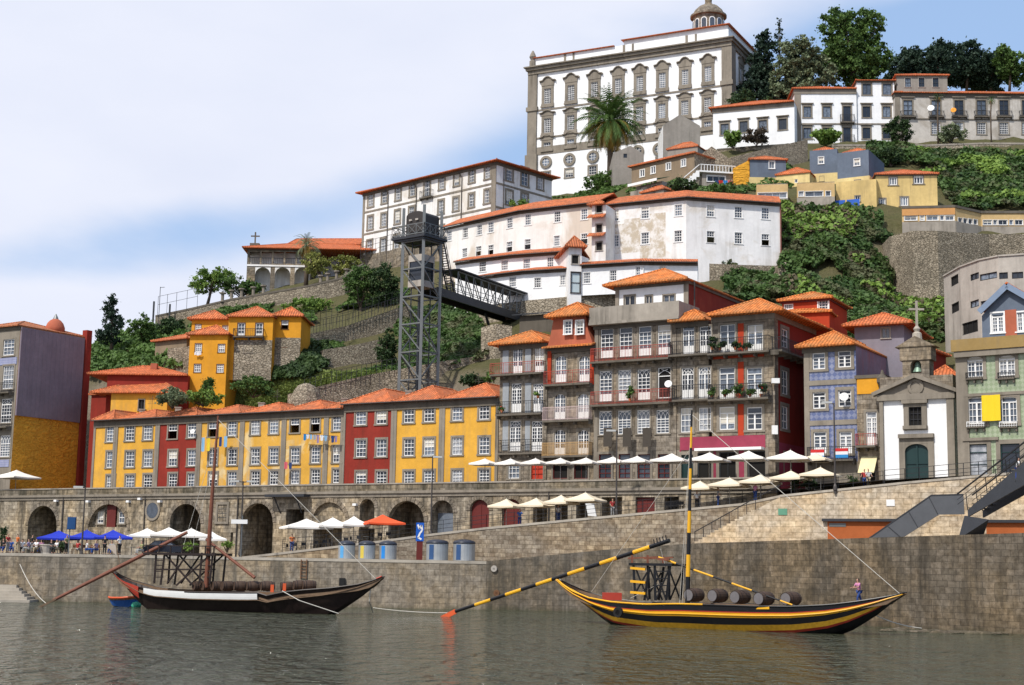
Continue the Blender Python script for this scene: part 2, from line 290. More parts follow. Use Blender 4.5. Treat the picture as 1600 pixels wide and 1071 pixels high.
m_tiler = rooftile('roof_tiles_red', (0.58, 0.15, 0.055), (0.38, 0.15, 0.08), 0.4); m_tilew = rooftile('roof_tiles_worn', (0.50, 0.17, 0.075), (0.24, 0.15, 0.09), 0.6)
m_frame = plain('white_paint', (0.80, 0.79, 0.77), 0.5, var=0.04); m_pane = glassmat('window_glass', (0.015, 0.02, 0.03), (0.20, 0.24, 0.30)); m_paneb = glassmat('curtained_glass', (0.08, 0.10, 0.13), (0.42, 0.43, 0.45))
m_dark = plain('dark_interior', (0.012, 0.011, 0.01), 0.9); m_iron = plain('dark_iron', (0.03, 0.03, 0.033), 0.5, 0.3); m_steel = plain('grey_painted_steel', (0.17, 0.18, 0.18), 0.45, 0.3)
m_steeld = plain('dark_steel', (0.045, 0.048, 0.055), 0.5, 0.3); m_rail_r = plain('red_railing_paint', (0.36, 0.07, 0.05), 0.6); m_rail_p = plain('pale_pink_railing', (0.55, 0.42, 0.40), 0.6); m_rail_t = plain('tan_railing', (0.45, 0.28, 0.12), 0.6)
m_woodd = plain('dark_green_door', (0.015, 0.04, 0.04), 0.45); m_doorr = plain('red_door_paint', (0.45, 0.045, 0.02), 0.5); m_doord = plain('dark_red_door', (0.12, 0.018, 0.015), 0.6); m_woodb = plain('brown_wood', (0.16, 0.075, 0.035), 0.7)
m_fframe = plain('dark_window_paint', (0.05, 0.055, 0.06), 0.5); m_gutter = plain('gutter_metal', (0.08, 0.07, 0.065), 0.5, 0.4); m_pipe = plain('brown_downpipe', (0.20, 0.07, 0.05), 0.6)
# ---------------- windows ----------------
m_blind = plain('cream_blind', (.62, .58, .50), .9)
WM = {}
def arch_poly(w, h, rise, n=10):   # outer edge of an opening (local x, z)
    if rise <= 0: return [(-w / 2, 0), (w / 2, 0), (w / 2, h), (-w / 2, h)]
    pts = [(-w / 2, 0), (w / 2, 0)]
    for i in range(n + 1): a = math.pi * i / n; pts.append((w / 2 * math.cos(a), h - rise + rise * math.sin(a)))
    return pts
def spandrel(mb, x0, x1, zs, zt, ycut0, ycut1, rise, T, n=12):   # stone left over an arch, T maps (x, y, z) to a point
    c = (x0 + x1) / 2; w = (x1 - x0) / 2; pr = None
    for i in range(n + 1):
        a = math.pi * i / n; x = c - w * math.cos(a); z = zs + rise * math.sin(a)
        if pr:
            px, pz = pr
            mb.face([T(px, ycut0, pz), T(x, ycut0, z), T(x, ycut0, zt), T(px, ycut0, zt)]); mb.face([T(px, ycut1, pz), T(px, ycut1, zt), T(x, ycut1, zt), T(x, ycut1, z)])
            mb.face([T(px, ycut0, pz), T(px, ycut1, pz), T(x, ycut1, z), T(x, ycut0, z)])
        pr = (x, z)
def wmesh(w, h, k):
    key = (round(w, 2), round(h, 2), tuple(sorted((a, str(b)) for a, b in k.items())))
    if key in WM: return WM[key]
    out = []; su = k.get('sur', 0.0); rise = k.get('rise', 0)
    fm = k.get('fm', m_frame); pm = k.get('pm', m_pane); cols, rows = k.get('cols', 3), k.get('rows', 4); ft = k.get('ft', 0.075); bt = k.get('bt', 0.045)
    pan = k.get('panel', 0) * h; tr = k.get('tr', 0) * h; y = 0.10
    def mk(name, mb, mat):
        me = bpy.data.meshes.new(name); me.from_pydata([tuple(p) for p in mb.v], [], mb.f); me.materials.append(mat); out.append((name, me))
    if su:
        mb = MB(); q = k.get('proj', 0.06); sl = k.get('sill', 0.05)
        mb.box(-w / 2 - su, -w / 2, -q, 0.12, 0, h); mb.box(w / 2, w / 2 + su, -q, 0.12, 0, h)
        mb.box(-w / 2 - su, w / 2 + su, -q - 0.003, 0.12, h, h + su); mb.box(-w / 2 - su - sl, w / 2 + su + sl, -q - 0.05, 0.12, -su * 0.8, 0)
        if rise: spandrel(mb, -w / 2, w / 2, h - rise, h, -q + 0.01, 0.13, rise, lambda a, b, c: (a, b, c), 8)
        hd = k.get('hood')
        if hd == 'flat': mb.box(-w / 2 - su - .2, w / 2 + su + .2, -q - .22, 0, h + su + .25, h + su + .4); mb.box(-w / 2 - su, w / 2 + su, -q + .02, 0.0, h + su, h + su + .25)
        if hd in ('baroque', 'small'):
            H = 1.9 if hd == 'baroque' else 1.1; W2 = w / 2 + su; z = h + su
            pts = [(-W2 - .05, z), (W2 + .05, z), (W2 + .1, z + H * .45), (W2 + .5, z + H * .42), (W2 + .45, z + H * .56), (W2 * .8, z + H * .62), (W2 * .55, z + H * .85), (W2 * .2, z + H), (-W2 * .2, z + H), (-W2 * .55, z + H * .85), (-W2 * .8, z + H * .62), (-W2 - .45, z + H * .56), (-W2 - .5, z + H * .42), (-W2 - .1, z + H * .45)]
            a = [(x, -q - .08, zz) for x, zz in pts]; b = [(x, 0.02, zz) for x, zz in pts]; mb.face(a); mb.face(b[::-1])
            for i in range(len(a)): j = (i + 1) % len(a); mb.face([a[j], a[i], b[i], b[j]])
            tp = pts[3:12]
            for (xa, za), (xb, zb) in zip(tp[:-1], tp[1:]): mb.bar((xa, -q - .12, za), (xb, -q - .12, zb), .5, .16, up=(0, 0, 1))
            mb.box(-W2 - .12, W2 + .12, -q - .25, 0.02, -su * .8 - .35, -su * .8)
        mk('window', mb, k.get('sm', m_granite))
    mb = MB(); x0, x1 = -w / 2, w / 2; zt = h
    if k.get('open'): z0 = h * 0.5
    else: z0 = 0
    mb.box(x0, x0 + ft, y - .04, y + .04, z0, h); mb.box(x1 - ft, x1, y - .04, y + .04, z0, h); mb.box(x0 + ft, x1 - ft, y - .04, y + .04, z0, z0 + ft * 1.2); mb.box(x0 + ft, x1 - ft, y - .04, y + .04, h - ft, h)
    if pan: mb.box(x0 + ft, x1 - ft, y - .02, y + .02, z0 + ft * 1.2, pan)
    zb = z0 + max(ft, pan); zz = h - tr if tr else h - ft; mid = k.get('mid', 0)
    if tr: mb.box(x0 + ft, x1 - ft, y - .05, y + .03, zz - ft / 2, zz + ft / 2)
    if mid: mb.box(-ft * .8, ft * .8, y - .05, y + .03, z0, zz)
    rr = rows // 2 if k.get('open') else rows
    for i in range(1, cols):
        x = x0 + (x1 - x0) * i / cols
        if mid and cols % 2 == 0 and i == cols // 2: continue
        mb.box(x - bt / 2, x + bt / 2, y - .025, y + .02, zb, zz)
    for j in range(1, rr):
        z = zb + (zz - zb) * j / rr; t2 = ft if (k.get('rail', 1) and j == rr // 2 and not mid and not k.get('open')) else bt
        mb.box(x0 + ft, x1 - ft, y - .028, y + .018, z - t2 / 2, z + t2 / 2)
    if k.get('fan') and tr:
        n = 4
        for i in range(n + 1):
            a = math.pi * i / n; mb.bar((0, y, zz), ((w / 2 - ft) * math.cos(a), y, zz + (tr - ft) * math.sin(a)), bt, .04, up=(0, 1, 0))
        for i in range(10):
            a, b = math.pi * i / 10, math.pi * (i + 1) / 10
            for f in (.55, .98): mb.bar(((w / 2 - ft) * f * math.cos(a), y, zz + (tr - ft) * f * math.sin(a)), ((w / 2 - ft) * f * math.cos(b), y, zz + (tr - ft) * f * math.sin(b)), bt, .04, up=(0, 1, 0))
    if k.get('goth'):
        for i in range(cols):   # crossing arcs in the top light
            xa = x0 + (x1 - x0) * i / cols
            for j in range(6):
                a, b = math.pi / 2 * j / 6, math.pi / 2 * (j + 1) / 6; rw = (x1 - x0) / cols * 2; gh = tr - ft
                for sgn, xo in ((1, xa), (-1, xa + (x1 - x0) / cols)):
                    X = lambda q: xo + sgn * rw * (1 - math.cos(q)) * 0.75; p, q2 = X(a), X(b)
                    if abs(p) < w / 2 and abs(q2) < w / 2: mb.bar((p, y, zz + gh * math.sin(a)), (q2, y, zz + gh * math.sin(b)), bt, .04, up=(0, 1, 0))
    if k.get('grid'):
        for i in range(1, 6): x = x0 + w * i / 6; mb.box(x - .02, x + .02, -.02, .01, 0, h)
        for j in range(1, 4): mb.box(x0, x1, -.025, .005, h * j / 4 - .02, h * j / 4 + .02)
    if su == 0 and rise: spandrel(mb, -w / 2, w / 2, h - rise, h, y - .05, .13, rise, lambda a, b, c: (a, b, c), 8)
    mk('frame' if su else 'window', mb, fm)
    if k.get('blind'): mb = MB(); mb.box(x0 + .03, x1 - .03, y + .03, y + .047, h * (1 - k['blind']), h - .02); mk('blind', mb, m_blind)
    mb = MB(); mb.box(x0 + .02, x1 - .02, y + .05, y + .08, z0, h - .01); mk('pane', mb, pm)
    WM[key] = out; return out
class Fac(Plane):
    def __init__(s, A, B, z0, z1, root): Plane.__init__(s, A, B); s.z0 = z0; s.z1 = z1; s.root = root; s.holes = []
    def win(s, px, py, wp, hp, **k):   # centre and size in photo pixels
        k = dict(k); 
        ua, _ = s.uz(px - wp / 2, py); ub, _ = s.uz(px + wp / 2, py); u, zt = s.uz(px, py - hp / 2); _, zb = s.uz(px, py + hp / 2)
        w = max(0.3, round((ub - ua) / 0.05) * 0.05); h = max(0.3, round((zt - zb) / 0.05) * 0.05); return s.winm((ua + ub) / 2, zb, w, h, **k)
    def winm(s, u, zb, w, h, **k):
        lab = k.pop('label', None); nm = k.pop('name', None); q_ = random.random()
        if not k.get('open') and nm is None and 'hood' not in k and k.get('fm', m_frame) is m_frame and w < 3:
            if q_ < .22 and 'pm' not in k: k['pm'] = m_paneb
            elif q_ < .33: k['blind'] = (.3, .5, .7)[int(q_ * 100) % 3]
        s.holes.append((u - w / 2, u + w / 2, zb, zb + h)); par = None; p0 = s.pt(u, zb); rootloc = WL[s.root.name]
        for i, (name, me) in enumerate(wmesh(w, h, k)):
            o = bpy.data.objects.new(nm if (nm and i == 0) else name, me); COL.objects.link(o)
            if par is None: o.parent = s.root; o.location = p0 - rootloc; o.rotation_euler.z = s.th; par = o; WL[o.name] = p0
            else: o.parent = par
            if i == 0 and lab: o['label'] = lab
        return par
    def row(s, xs, ya, yb, wp, hp, **k):   # xs = pixel columns, y interpolated
        xs = list(xs)
        for x in xs: f = (x - xs[0]) / (xs[-1] - xs[0]) if len(xs) > 1 else 0; s.win(x, ya + (yb - ya) * f, wp, hp, **k)
    def hole(s, px0, py0, px1, py1):
        u0, _ = s.uz(px0, (py0 + py1) / 2); u1, _ = s.uz(px1, (py0 + py1) / 2); _, za = s.uz((px0 + px1) / 2, py1); _, zb = s.uz((px0 + px1) / 2, py0); s.holes.append((u0, u1, za, zb)); return s.holes[-1]
    def wall(s, mb, depth=0.25):
        us = [0, s.W]; zs = [s.z0, s.z1]; hs = [(max(0.02, a), min(s.W - .02, b), max(s.z0 + .01, c), min(s.z1 - .01, d)) for a, b, c, d in s.holes]; hs = [h for h in hs if h[1] - h[0] > .05 and h[3] - h[2] > .05]
        for a, b, c, d in hs: us += [a, b]; zs += [c, d]
        us = sorted(set(round(x, 4) for x in us)); zs = sorted(set(round(x, 4) for x in zs))
        for i in range(len(us) - 1):
            j = 0
            while j < len(zs) - 1:
                um = (us[i] + us[i + 1]) / 2
                def free(jj): zm = (zs[jj] + zs[jj + 1]) / 2; return not any(a < um < b and c < zm < d for a, b, c, d in hs)
                if not free(j): j += 1; continue
                j2 = j
                while j2 + 1 < len(zs) - 1 and free(j2 + 1): j2 += 1
                mb.face([s.pt(us[i], zs[j]), s.pt(us[i + 1], zs[j]), s.pt(us[i + 1], zs[j2 + 1]), s.pt(us[i], zs[j2 + 1])]); j = j2 + 1
        for a, b, c, d in hs:
            q = depth; mb.face([s.pt(a, c), s.pt(a, d), s.pt(a, d, q), s.pt(a, c, q)]); mb.face([s.pt(b, d), s.pt(b, c), s.pt(b, c, q), s.pt(b, d, q)])
            mb.face([s.pt(a, d), s.pt(b, d), s.pt(b, d, q), s.pt(a, d, q)]); mb.face([s.pt(b, c), s.pt(a, c), s.pt(a, c, q), s.pt(b, c, q)])
    def balcony(s, px0, px1, py, hp=18, rm=None, sm=None, out=0.9, bal=0.14, slab=0.18, name='balcony', plants=None):
        u0, _ = s.uz(px0, py); u1, z = s.uz(px1, py); h = s.uz(px0, py - hp)[1] - s.uz(px0, py)[1]; return s.balm(u0, u1, z, h, rm, sm, out, bal, slab, name)
    def balm(s, u0, u1, z, h=1.0, rm=None, sm=None, out=0.9, bal=0.14, slab=0.18, name='balcony'):
        mb = MB(); mb.pbox(s, u0, u1, -out, 0.01, z - slab, z); n = max(2, int((u1 - u0) / 1.5))
        for i in range(n + 1): u = u0 + .08 + (u1 - u0 - .16) * i / n; mb.pbox(s, u - .07, u + .07, -out * .7, 0.005, z - slab - .28, z - slab)
        b = mb.build(name, sm or m_granite_d, s.root); r = MB(); f = -out + .04
        for zz, t in ((z + h, .05), (z + .1, .035), (z + h * .8, .025)):
            r.bar(s.pt(u0 + .03, zz, f), s.pt(u1 - .03, zz, f), t); r.bar(s.pt(u0 + .03, zz, f), s.pt(u0 + .03, zz, 0), t); r.bar(s.pt(u1 - .03, zz, f), s.pt(u1 - .03, zz, 0), t)
        n = int((u1 - u0) / bal)
        for i in range(n + 1): u = u0 + .04 + (u1 - u0 - .08) * i / n; r.bar(s.pt(u, z, f), s.pt(u, z + h, f), .028 if i % 8 else .05)
        for q in range(1, int(out / bal)): 
            for u in (u0 + .03, u1 - .03): r.bar(s.pt(u, z, f + q * bal), s.pt(u, z + h, f + q * bal), .028)
        r.build('railing', rm or m_iron, b, uv=False); return b
class Bld:
    def __init__(s, name, label, cat, L, Rr, Y=None, depth=10, base=0, wall=None, plane=None, YR=None, group=None, sidem=None, z1=None, backm=None):
        if plane is not None: A = plane.hit(*L); B = plane.hit(*Rr); z = A.z
        else: A = P(L[0], L[1], Y); z = A.z; B = PZ(Rr[0], Rr[1], z) if YR is None else P(Rr[0], Rr[1], YR)
        if z1 is not None: z = z1
        s.z1 = z; s.z0 = base; pl = Plane(A, B); s.pl = pl; s.depth = depth; n = pl.n * depth; A = pl.A.copy(); B = A + pl.u * pl.W; C = B + n; D = A + n; s.c = [A, B, C, D]
        mid = (A + C) / 2; s.root = empty(name, (mid.x, mid.y, base), label, cat, group)
        s.front = Fac(A, B, base, z, s.root); s.right = Fac(B, C, base, z, s.root); s.left = Fac(D, A, base, z, s.root); s.back = Fac(C, D, base, z, s.root); s.wall = wall; s.sidem = sidem; s.backm = backm
    def part(s, name, mb, mat, **k): return mb.build(name, mat, s.root, **k)
    def finish(s, roof='hip', rm=None, rise=2.2, over=0.5, oside=None, cornice=0.35, cm=None, rname='roof', pil=None, pw=0.5, ridge=None):
        mb = MB(); s.front.wall(mb)
        if not s.sidem: s.right.wall(mb); s.left.wall(mb)
        s.back.wall(mb); s.part('wall', mb, s.wall)
        if s.sidem: mb = MB(); s.right.wall(mb); s.left.wall(mb); s.part('side_wall', mb, s.sidem)
        pl = s.pl; W_, D_ = pl.W, s.depth; os = over if oside is None else oside; osl, osr = os if isinstance(os, tuple) else (os, os); z = s.z1
        if cornice:
            mb = MB(); c = .14; mb.pbox(pl, -c if osl > .1 else 0, W_ + (c if osr > .1 else 0), -c, 0.05, z - cornice, z - .01)
            if osr > .1: mb.pbox(pl, W_ - .05, W_ + c - .003, 0.05, D_, z - cornice, z - .012)
            if osl > .1: mb.pbox(pl, -c + .003, .05, 0.05, D_, z - cornice, z - .012)
            s.part('cornice', mb, cm or m_granite_d)
        if pil:
            mb = MB()
            for u, w in pil: mb = MB(); u = u if u >= 0 else W_ + u; mb.pbox(pl, u, u + w, -.09, .03, s.z0, z - cornice); s.part('pilaster', mb, m_granite)
        if roof: hip(s, pl, -osl, W_ + osr, -over, D_ + over, z, rise, rm or m_tile, rname, gable=(roof == 'gable'), ridge=ridge, root=s.root)
        return s
def hip(b, pl, u0, u1, y0, y1, z, rise, mat, name='roof', gable=False, ridge=None, root=None, caps=True):
    Wd, Dp = u1 - u0, y1 - y0; t = 0.14; mb = MB(); e = [(u0, y0), (u1, y0), (u1, y1), (u0, y1)]
    if ridge: r0, r1 = ridge
    elif gable: r0, r1 = (u0, (y0 + y1) / 2), (u1, (y0 + y1) / 2)
    elif Wd >= Dp: r0, r1 = (u0 + Dp / 2, (y0 + y1) / 2), (u1 - Dp / 2, (y0 + y1) / 2)
    else: r0, r1 = ((u0 + u1) / 2, y0 + Wd / 2), ((u0 + u1) / 2, y1 - Wd / 2)
    T = lambda p, zz: pl.pt(p[0], zz, p[1]); E = [T(p, z) for p in e]; Et = [T(p, z + t) for p in e]; a, c = T(r0, z + t + rise), T(r1, z + t + rise)
    along = (Wd >= Dp) if not ridge else abs(r1[0] - r0[0]) >= abs(r1[1] - r0[1])
    mb.face(E[::-1])
    for i in range(4): mb.face([E[i], E[(i + 1) % 4], Et[(i + 1) % 4], Et[i]])
    pt = (r1[0] - r0[0]) ** 2 + (r1[1] - r0[1]) ** 2 < 0.01
    if along or gable:
        fs = [[Et[0], Et[1], c, a], [Et[1], Et[2], c], [Et[2], Et[3], a, c], [Et[3], Et[0], a]]
    else: fs = [[Et[0], Et[1], a], [Et[1], Et[2], c, a], [Et[2], Et[3], c], [Et[3], Et[0], a, c]]
    if pt: fs = [[Et[i], Et[(i + 1) % 4], a] for i in range(4)]
    for f in fs: mb.face(f)
    o = mb.build(name, mat, root)
    if caps:
        mb = MB(); hp = [(a, c)] if not pt else []
        if along or gable: hp += [(Et[0], a), (Et[3], a), (Et[1], c), (Et[2], c)]
        else: hp += [(Et[0], a), (Et[1], a), (Et[2], c), (Et[3], c)]
        for p, q in hp: mb.tube([p, q], .11, 5)
        mb.build('ridge_caps', mat, o)
    return o
def shed(pl, u0, u1, y0, y1, z0, z1, mat, root, name='roof', t=.14):
    mb = MB(); mb.hexa([pl.pt(u0, z0, y0), pl.pt(u1, z0, y0), pl.pt(u1, z1, y1), pl.pt(u0, z1, y1), pl.pt(u0, z0 + t, y0), pl.pt(u1, z0 + t, y0), pl.pt(u1, z1 + t, y1), pl.pt(u0, z1 + t, y1)]); return mb.build(name, mat, root)
# ================= SETTING =================
def poly_interp(tab, x):
    if x <= tab[0][0]: return tab[0][1:]
    for a, b in zip(tab[:-1], tab[1:]):
        if x <= b[0]: f = (x - a[0]) / (b[0] - a[0]); return tuple(p + (q - p) * f for p, q in zip(a[1:], b[1:]))
    return tab[-1][1:]
# water
t = NT('river_water'); v = t.coord(scale=(1, 1, 1)); v1 = t.coord(scale=(0.8, 0.55, 1)); v2 = t.coord(scale=(1, 0.8, 1))
n1 = t.noise(v1, 0.75, 3, 0.5, 0.8); n2 = t.noise(v2, 2.2, 3, 0.55, 0.5); n3 = t.noise(v, 0.08, 3); h = t.math('MULTIPLY_ADD', n2, 0.35, n1)
t.bump(h, 1.0, 2.2); t.done(t.mix(n3, (0.040, 0.048, 0.030), (0.075, 0.078, 0.048)), 0.06, 0, 0.5); t.b.inputs['IOR'].default_value = 1.33
mb = MB(); mb.face([(-400, -60, 0), (400, -60, 0), (400, 150, 0), (-400, 150, 0)]); tag(mb.build('water', t.m, loc=(0, 0, 0)), kind='structure')
# arcade plane and everything aligned to it
AP = Plane(PZ(0, 765, 11.8), PZ(1060, 748, 11.8)); 
def apu(px, z=8): return AP.atu(px, z)
RAMP = [(378, 870, 134), (441, 863, 134), (577, 847, 134), (670, 834.6, 134), (760, 824, 133), (961, 805, 130.5), (1160, 786.5, 127), (1219, 774, 125), (1414, 753.8, 121), (1553, 741, 117.5), (1680, 731, 114.5), (2100, 698, 106)]
RW = [P(*r) for r in RAMP]
QB = [(-90, 938, 868), (250, 943, 869.5), (700, 952, 871.5), (760, 953, 872), (950, 957, 859), (1080, 962, 849.5), (1440, 984, 838), (1600, 992, 833), (1720, 999, 829)]
QW = []
for px, yb, yt in QB: b = PZ(px, yb, 0); QW.append(P(px, yt, b.y))
for q in QW[:4]: q.z = 4.12
def lastz(pts, x):   # height of the polyline at world x
    return poly_interp([(p.x, p.z, p.y) for p in pts], x)
def strip(name, A, Bf, mat, kind='structure', down=None):
    mb = MB()
    for (a, b), (c, d) in zip(zip(A[:-1], A[1:]), zip(Bf[:-1], Bf[1:])): mb.face([a, b, d, c])
    return tag(mb.build(name, mat), kind=kind)
def dense(pts, n=10):
    o = []
    for a, b in zip(pts[:-1], pts[1:]): o += [a.lerp(b, i / n) for i in range(n)]
    return o + [pts[-1]]
# quay floor : from quay edge back to below the arcade
Qe = QW[0] + (QW[0] - QW[1]).normalized() * 70; Qe.z = QW[0].z; Qz = QW[-1] + (QW[-1] - QW[-2]).normalized() * 45; Qz.z = QW[-1].z; A = [Qe.copy()] + [q.copy() for q in QW] + [Qz.copy()]; Bq = []
for q in A: Bq.append(V((q.x + 18, q.y + 34, q.z)))
for q in A: q.z -= 0.03
for q in Bq: q.z -= 0.03
strip('quay_floor', A, Bq, m_sett)
def thickwall(name, top, z0, thick, mat, cop=None, label=None, cat='wall', coph=0.22, copo=0.06, frontn=None):
    root = empty(name, (top[0].x, top[0].y, z0 if isinstance(z0, (int, float)) else z0[0]), label, cat); mb = MB(); mc = MB()
    for i, (a, b) in enumerate(zip(top[:-1], top[1:])):
        pl = Plane(a, b); za, zb = (z0, z0) if isinstance(z0, (int, float)) else (z0[i], z0[i + 1])
        def q(y, da, db): return [pl.pt(0, a.z + da, y), pl.pt(pl.W, b.z + db, y)]
        h = coph if cop else 0; f0, f1 = pl.pt(0, za, 0), pl.pt(pl.W, zb, 0); b0, b1 = pl.pt(0, za, thick), pl.pt(pl.W, zb, thick)
        t0, t1 = q(0, -h, -h); s0, s1 = q(thick, -h, -h); mb.hexa([f0, f1, b1, b0, t0, t1, s1, s0])
        if cop: t0, t1 = q(-copo, -h, -h); s0, s1 = q(thick + copo, -h, -h); T0, T1 = q(-copo, 0, 0); S0, S1 = q(thick + copo, 0, 0); mc.hexa([t0, t1, s1, s0, T0, T1, S1, S0])
    mb.build('masonry', mat, root)
    if cop: mc.build('coping', cop, root)
    return root
ql = [Qe] + QW[:4]; thickwall('quay_wall', ql, -2.5, 0.8, m_quay, m_coping, 'pale streaked stone quay wall at the water along the left half', copo=0.03, coph=0.25)
thickwall('quay_wall', QW[3:6], -2.5, 0.8, m_quayM, None, 'grey vertically streaked quay wall rising between the bins and the tower of the striped boat'); thickwall('quay_wall', QW[5:] + [Qz], -2.5, 0.8, m_quayD, None, 'dark mottled stone quay wall behind the black and yellow boat')
# ramp up to the terrace
top = dense(RW, 4); back = []
for p in top:
    d = ray(*proj(p)); hp = AP.hit(*proj(p)); hp = AP.pt((hp - AP.A).dot(AP.u), p.z - 0.15, 1.0); back.append(hp)
A = [V((p.x, p.y + .2, p.z - 0.15)) for p in top]; strip('ramp_road', A, back, m_sett)
rb = [lastz(QW, p.x)[0] - 2.5 for p in RW]
thickwall('ramp_wall', RW[:8], rb[:8], 0.5, m_rampw, m_coping, 'brown block wall with pale sloping coping below the lower cream parasols', copo=0.05, coph=0.2)
# beige ashlar wall with the stair against it
BPL = Plane(P(1085, 820, 125.6), P(1680, 820, 113.0)); root = empty('ashlar_wall', BPL.pt(10, 4), 'pale beige ashlar wall with a stepped left end under the church', 'wall')
st = []; 
nst = 15; (ua, za), (ub, zb) = BPL.uz(1085, 850), BPL.uz(1180, 797)
for i in range(nst):
    u0 = ua + (ub - ua) * i / nst; u1 = ua + (ub - ua) * (i + 1) / nst; z = za + (zb - za) * (i + 1) / nst; st.append((u0, u1, z))
mb = MB(); zbase = 3.6
for u0, u1, z in st: mb.pbox(BPL, u0, u1, 0, 1.7, zbase, z)
tp = [(1219, 777), (1414, 756.5), (1553, 744), (1680, 734), (2100, 701)]; pts = [(ub, zb)] + [BPL.uz(*p) for p in tp]
for (u0, z0), (u1, z1) in zip(pts[:-1], pts[1:]): mb.hexa([BPL.pt(u0, zbase, 0), BPL.pt(u1, zbase, 0), BPL.pt(u1, zbase, 1.7), BPL.pt(u0, zbase, 1.7), BPL.pt(u0, z0, 0), BPL.pt(u1, z1, 0), BPL.pt(u1, z1, 1.7), BPL.pt(u0, z0, 1.7)])
mb.build('masonry', m_beige, root); mb = MB()
for (u0, z0), (u1, z1) in zip(pts[1:-1], pts[2:]): mb.hexa([BPL.pt(u0, z0, -.06), BPL.pt(u1, z1, -.06), BPL.pt(u1, z1, 1.8), BPL.pt(u0, z0, 1.8), BPL.pt(u0, z0 + .18, -.06), BPL.pt(u1, z1 + .18, -.06), BPL.pt(u1, z1 + .18, 1.8), BPL.pt(u0, z0 + .18, 1.8)])
mb.build('coping', m_coping, root); mb = MB()
mb.bar(BPL.pt(ua, za + 1.0, .1), BPL.pt(ub, zb + 1.0, .1), .07)
mb.bar(BPL.pt(ub, zb + 1.0, .1), BPL.pt(pts[1][0], pts[1][1] + 1, .1), .07)
for i in range(8): f = i / 7; mb.bar(BPL.pt(ua + (ub - ua) * f, za + (zb - za) * f, .1), BPL.pt(ua + (ub - ua) * f, za + (zb - za) * f + 1, .1), .05)
mb.build('handrail', m_iron, root, uv=False)
def panel(pl, px0, px1, py0, py1, mat, name, label, cat, y0=-.05, y1=-.004, hd=True):
    u0, zt = pl.uz(px0, py0); u1, _ = pl.uz(px1, py0); _, zb = pl.uz(px0, py1); r = empty(name, pl.pt((u0 + u1) / 2, zb), label, cat); mb = MB()
    mb.pbox(pl, u0, u1, y0, y1, zb, zt); mb.build('panel', mat, r); return r, u0, u1, zb, zt
m_opanel = plaster('orange_panel', (0.42, 0.12, 0.04), (0.3, 0.09, 0.03), 0.3)
for a, b, c, d, L in ((1293, 1412, 815, 846, 'long orange panel left of the dark stair parapet'), (1541, 1640, 817, 850, 'orange panel under the gangway at the right edge')):
    r, u0, u1, zb, zt = panel(BPL, a, b, c, d, m_opanel, 'wall_panel', L, 'panel'); mb = MB(); mb.pbox(BPL, u0 - .4, u1, -.35, -.004, zt, zt + .22); mb.build('lintel', m_steeld, r)
    mb = MB(); mb.pbox(BPL, u0 + .15, u0 + 1.5, -.09, -.051, zt - .42, zt - .15)
    if a < 1400: mb.build('vent', m_steel, r)
r, *_ = panel(BPL, 1385, 1398, 781, 791, m_frame, 'notice_board', 'small white notice board on the beige wall', 'notice'); r, *_ = panel(BPL, 1216, 1230, 795, 805, plain('green_sign_paint', (0.12, 0.30, 0.2)), 'wall_sign', 'small green sign on the beige wall near the steps', 'sign')
# arcade wall
uL, uR = apu(-320), apu(1215); zcor = AP.hit(400, 772).z; zb_ = 3.2
arc_root = empty('arcade_wall', AP.pt((uL + uR) / 2, 4), 'long streaked stone arcade wall with arches and parapet under the coloured houses', 'arcade')
AF = Fac(AP.pt(uL, 0), AP.pt(uR, 0), zb_, zcor, arc_root)
arches = []
def aopen(x0, x1, yt, yb, rise=None, deep=8.5, inner=None):
    u0, u1, a, b = AF.hole(x0, yt, x1, yb); r = (u1 - u0) / 2 * 0.95 if rise is None else rise; arches.append((u0, u1, a, b, r, deep, inner)); return arches[-1]
aopen(43, 88, 790.5, 880); aopen(139, 200, 788, 824, None, 0.7, 'lun'); aopen(265, 313, 787.5, 875); aopen(377, 426, 786.5, 880)
aopen(447, 475, 796, 823, 0, 3); aopen(489, 541, 785, 806, None, 0.35, 'lun2'); aopen(562, 585, 780, 826, None, 1.5); aopen(607, 663, 783, 842, None, 4); aopen(674, 708, 782, 834, None, 1.2, 'glz')
aopen(734, 764, 781, 832, None, 0.5, 'red'); aopen(784, 814, 780, 826, None, .6, 'red')
aopen(489, 534, 826, 858, 0, 2.0); aopen(560, 585, 826, 858, 0, 2.0)
for x0, x1 in ((833, 855), (867, 887), (900, 918)): aopen(x0, x1, 786, 830, 0, 1.6)
aopen(940, 972, 777, 812, 0, 1.5); aopen(993, 1023, 777, 808, 0, .5, 'red'); aopen(1038, 1061, 776, 806, 0, 1.4); aopen(360, 364, 832, 850, 0, .5)
mb = MB(); AF.wall(mb, 0.6); T = lambda x, y, z: AF.pt(x, z, y)
for u0, u1, a, b, r, dp, inn in arches:
    if r > 0: spandrel(mb, u0, u1, b - r, b, 0.0, .6, r, T, 16)
    c = 0.6; mb.face([AF.pt(u0, a, c), AF.pt(u0, b, c), AF.pt(u0, b, dp), AF.pt(u0, a, dp)]); mb.face([AF.pt(u1, b, c), AF.pt(u1, a, c), AF.pt(u1, a, dp), AF.pt(u1, b, dp)]); mb.face([AF.pt(u0, b, c), AF.pt(u1, b, c), AF.pt(u1, b, dp), AF.pt(u0, b, dp)]); mb.face([AF.pt(u0, a, dp), AF.pt(u0, b, dp), AF.pt(u1, b, dp), AF.pt(u1, a, dp)])
pz = 11.8
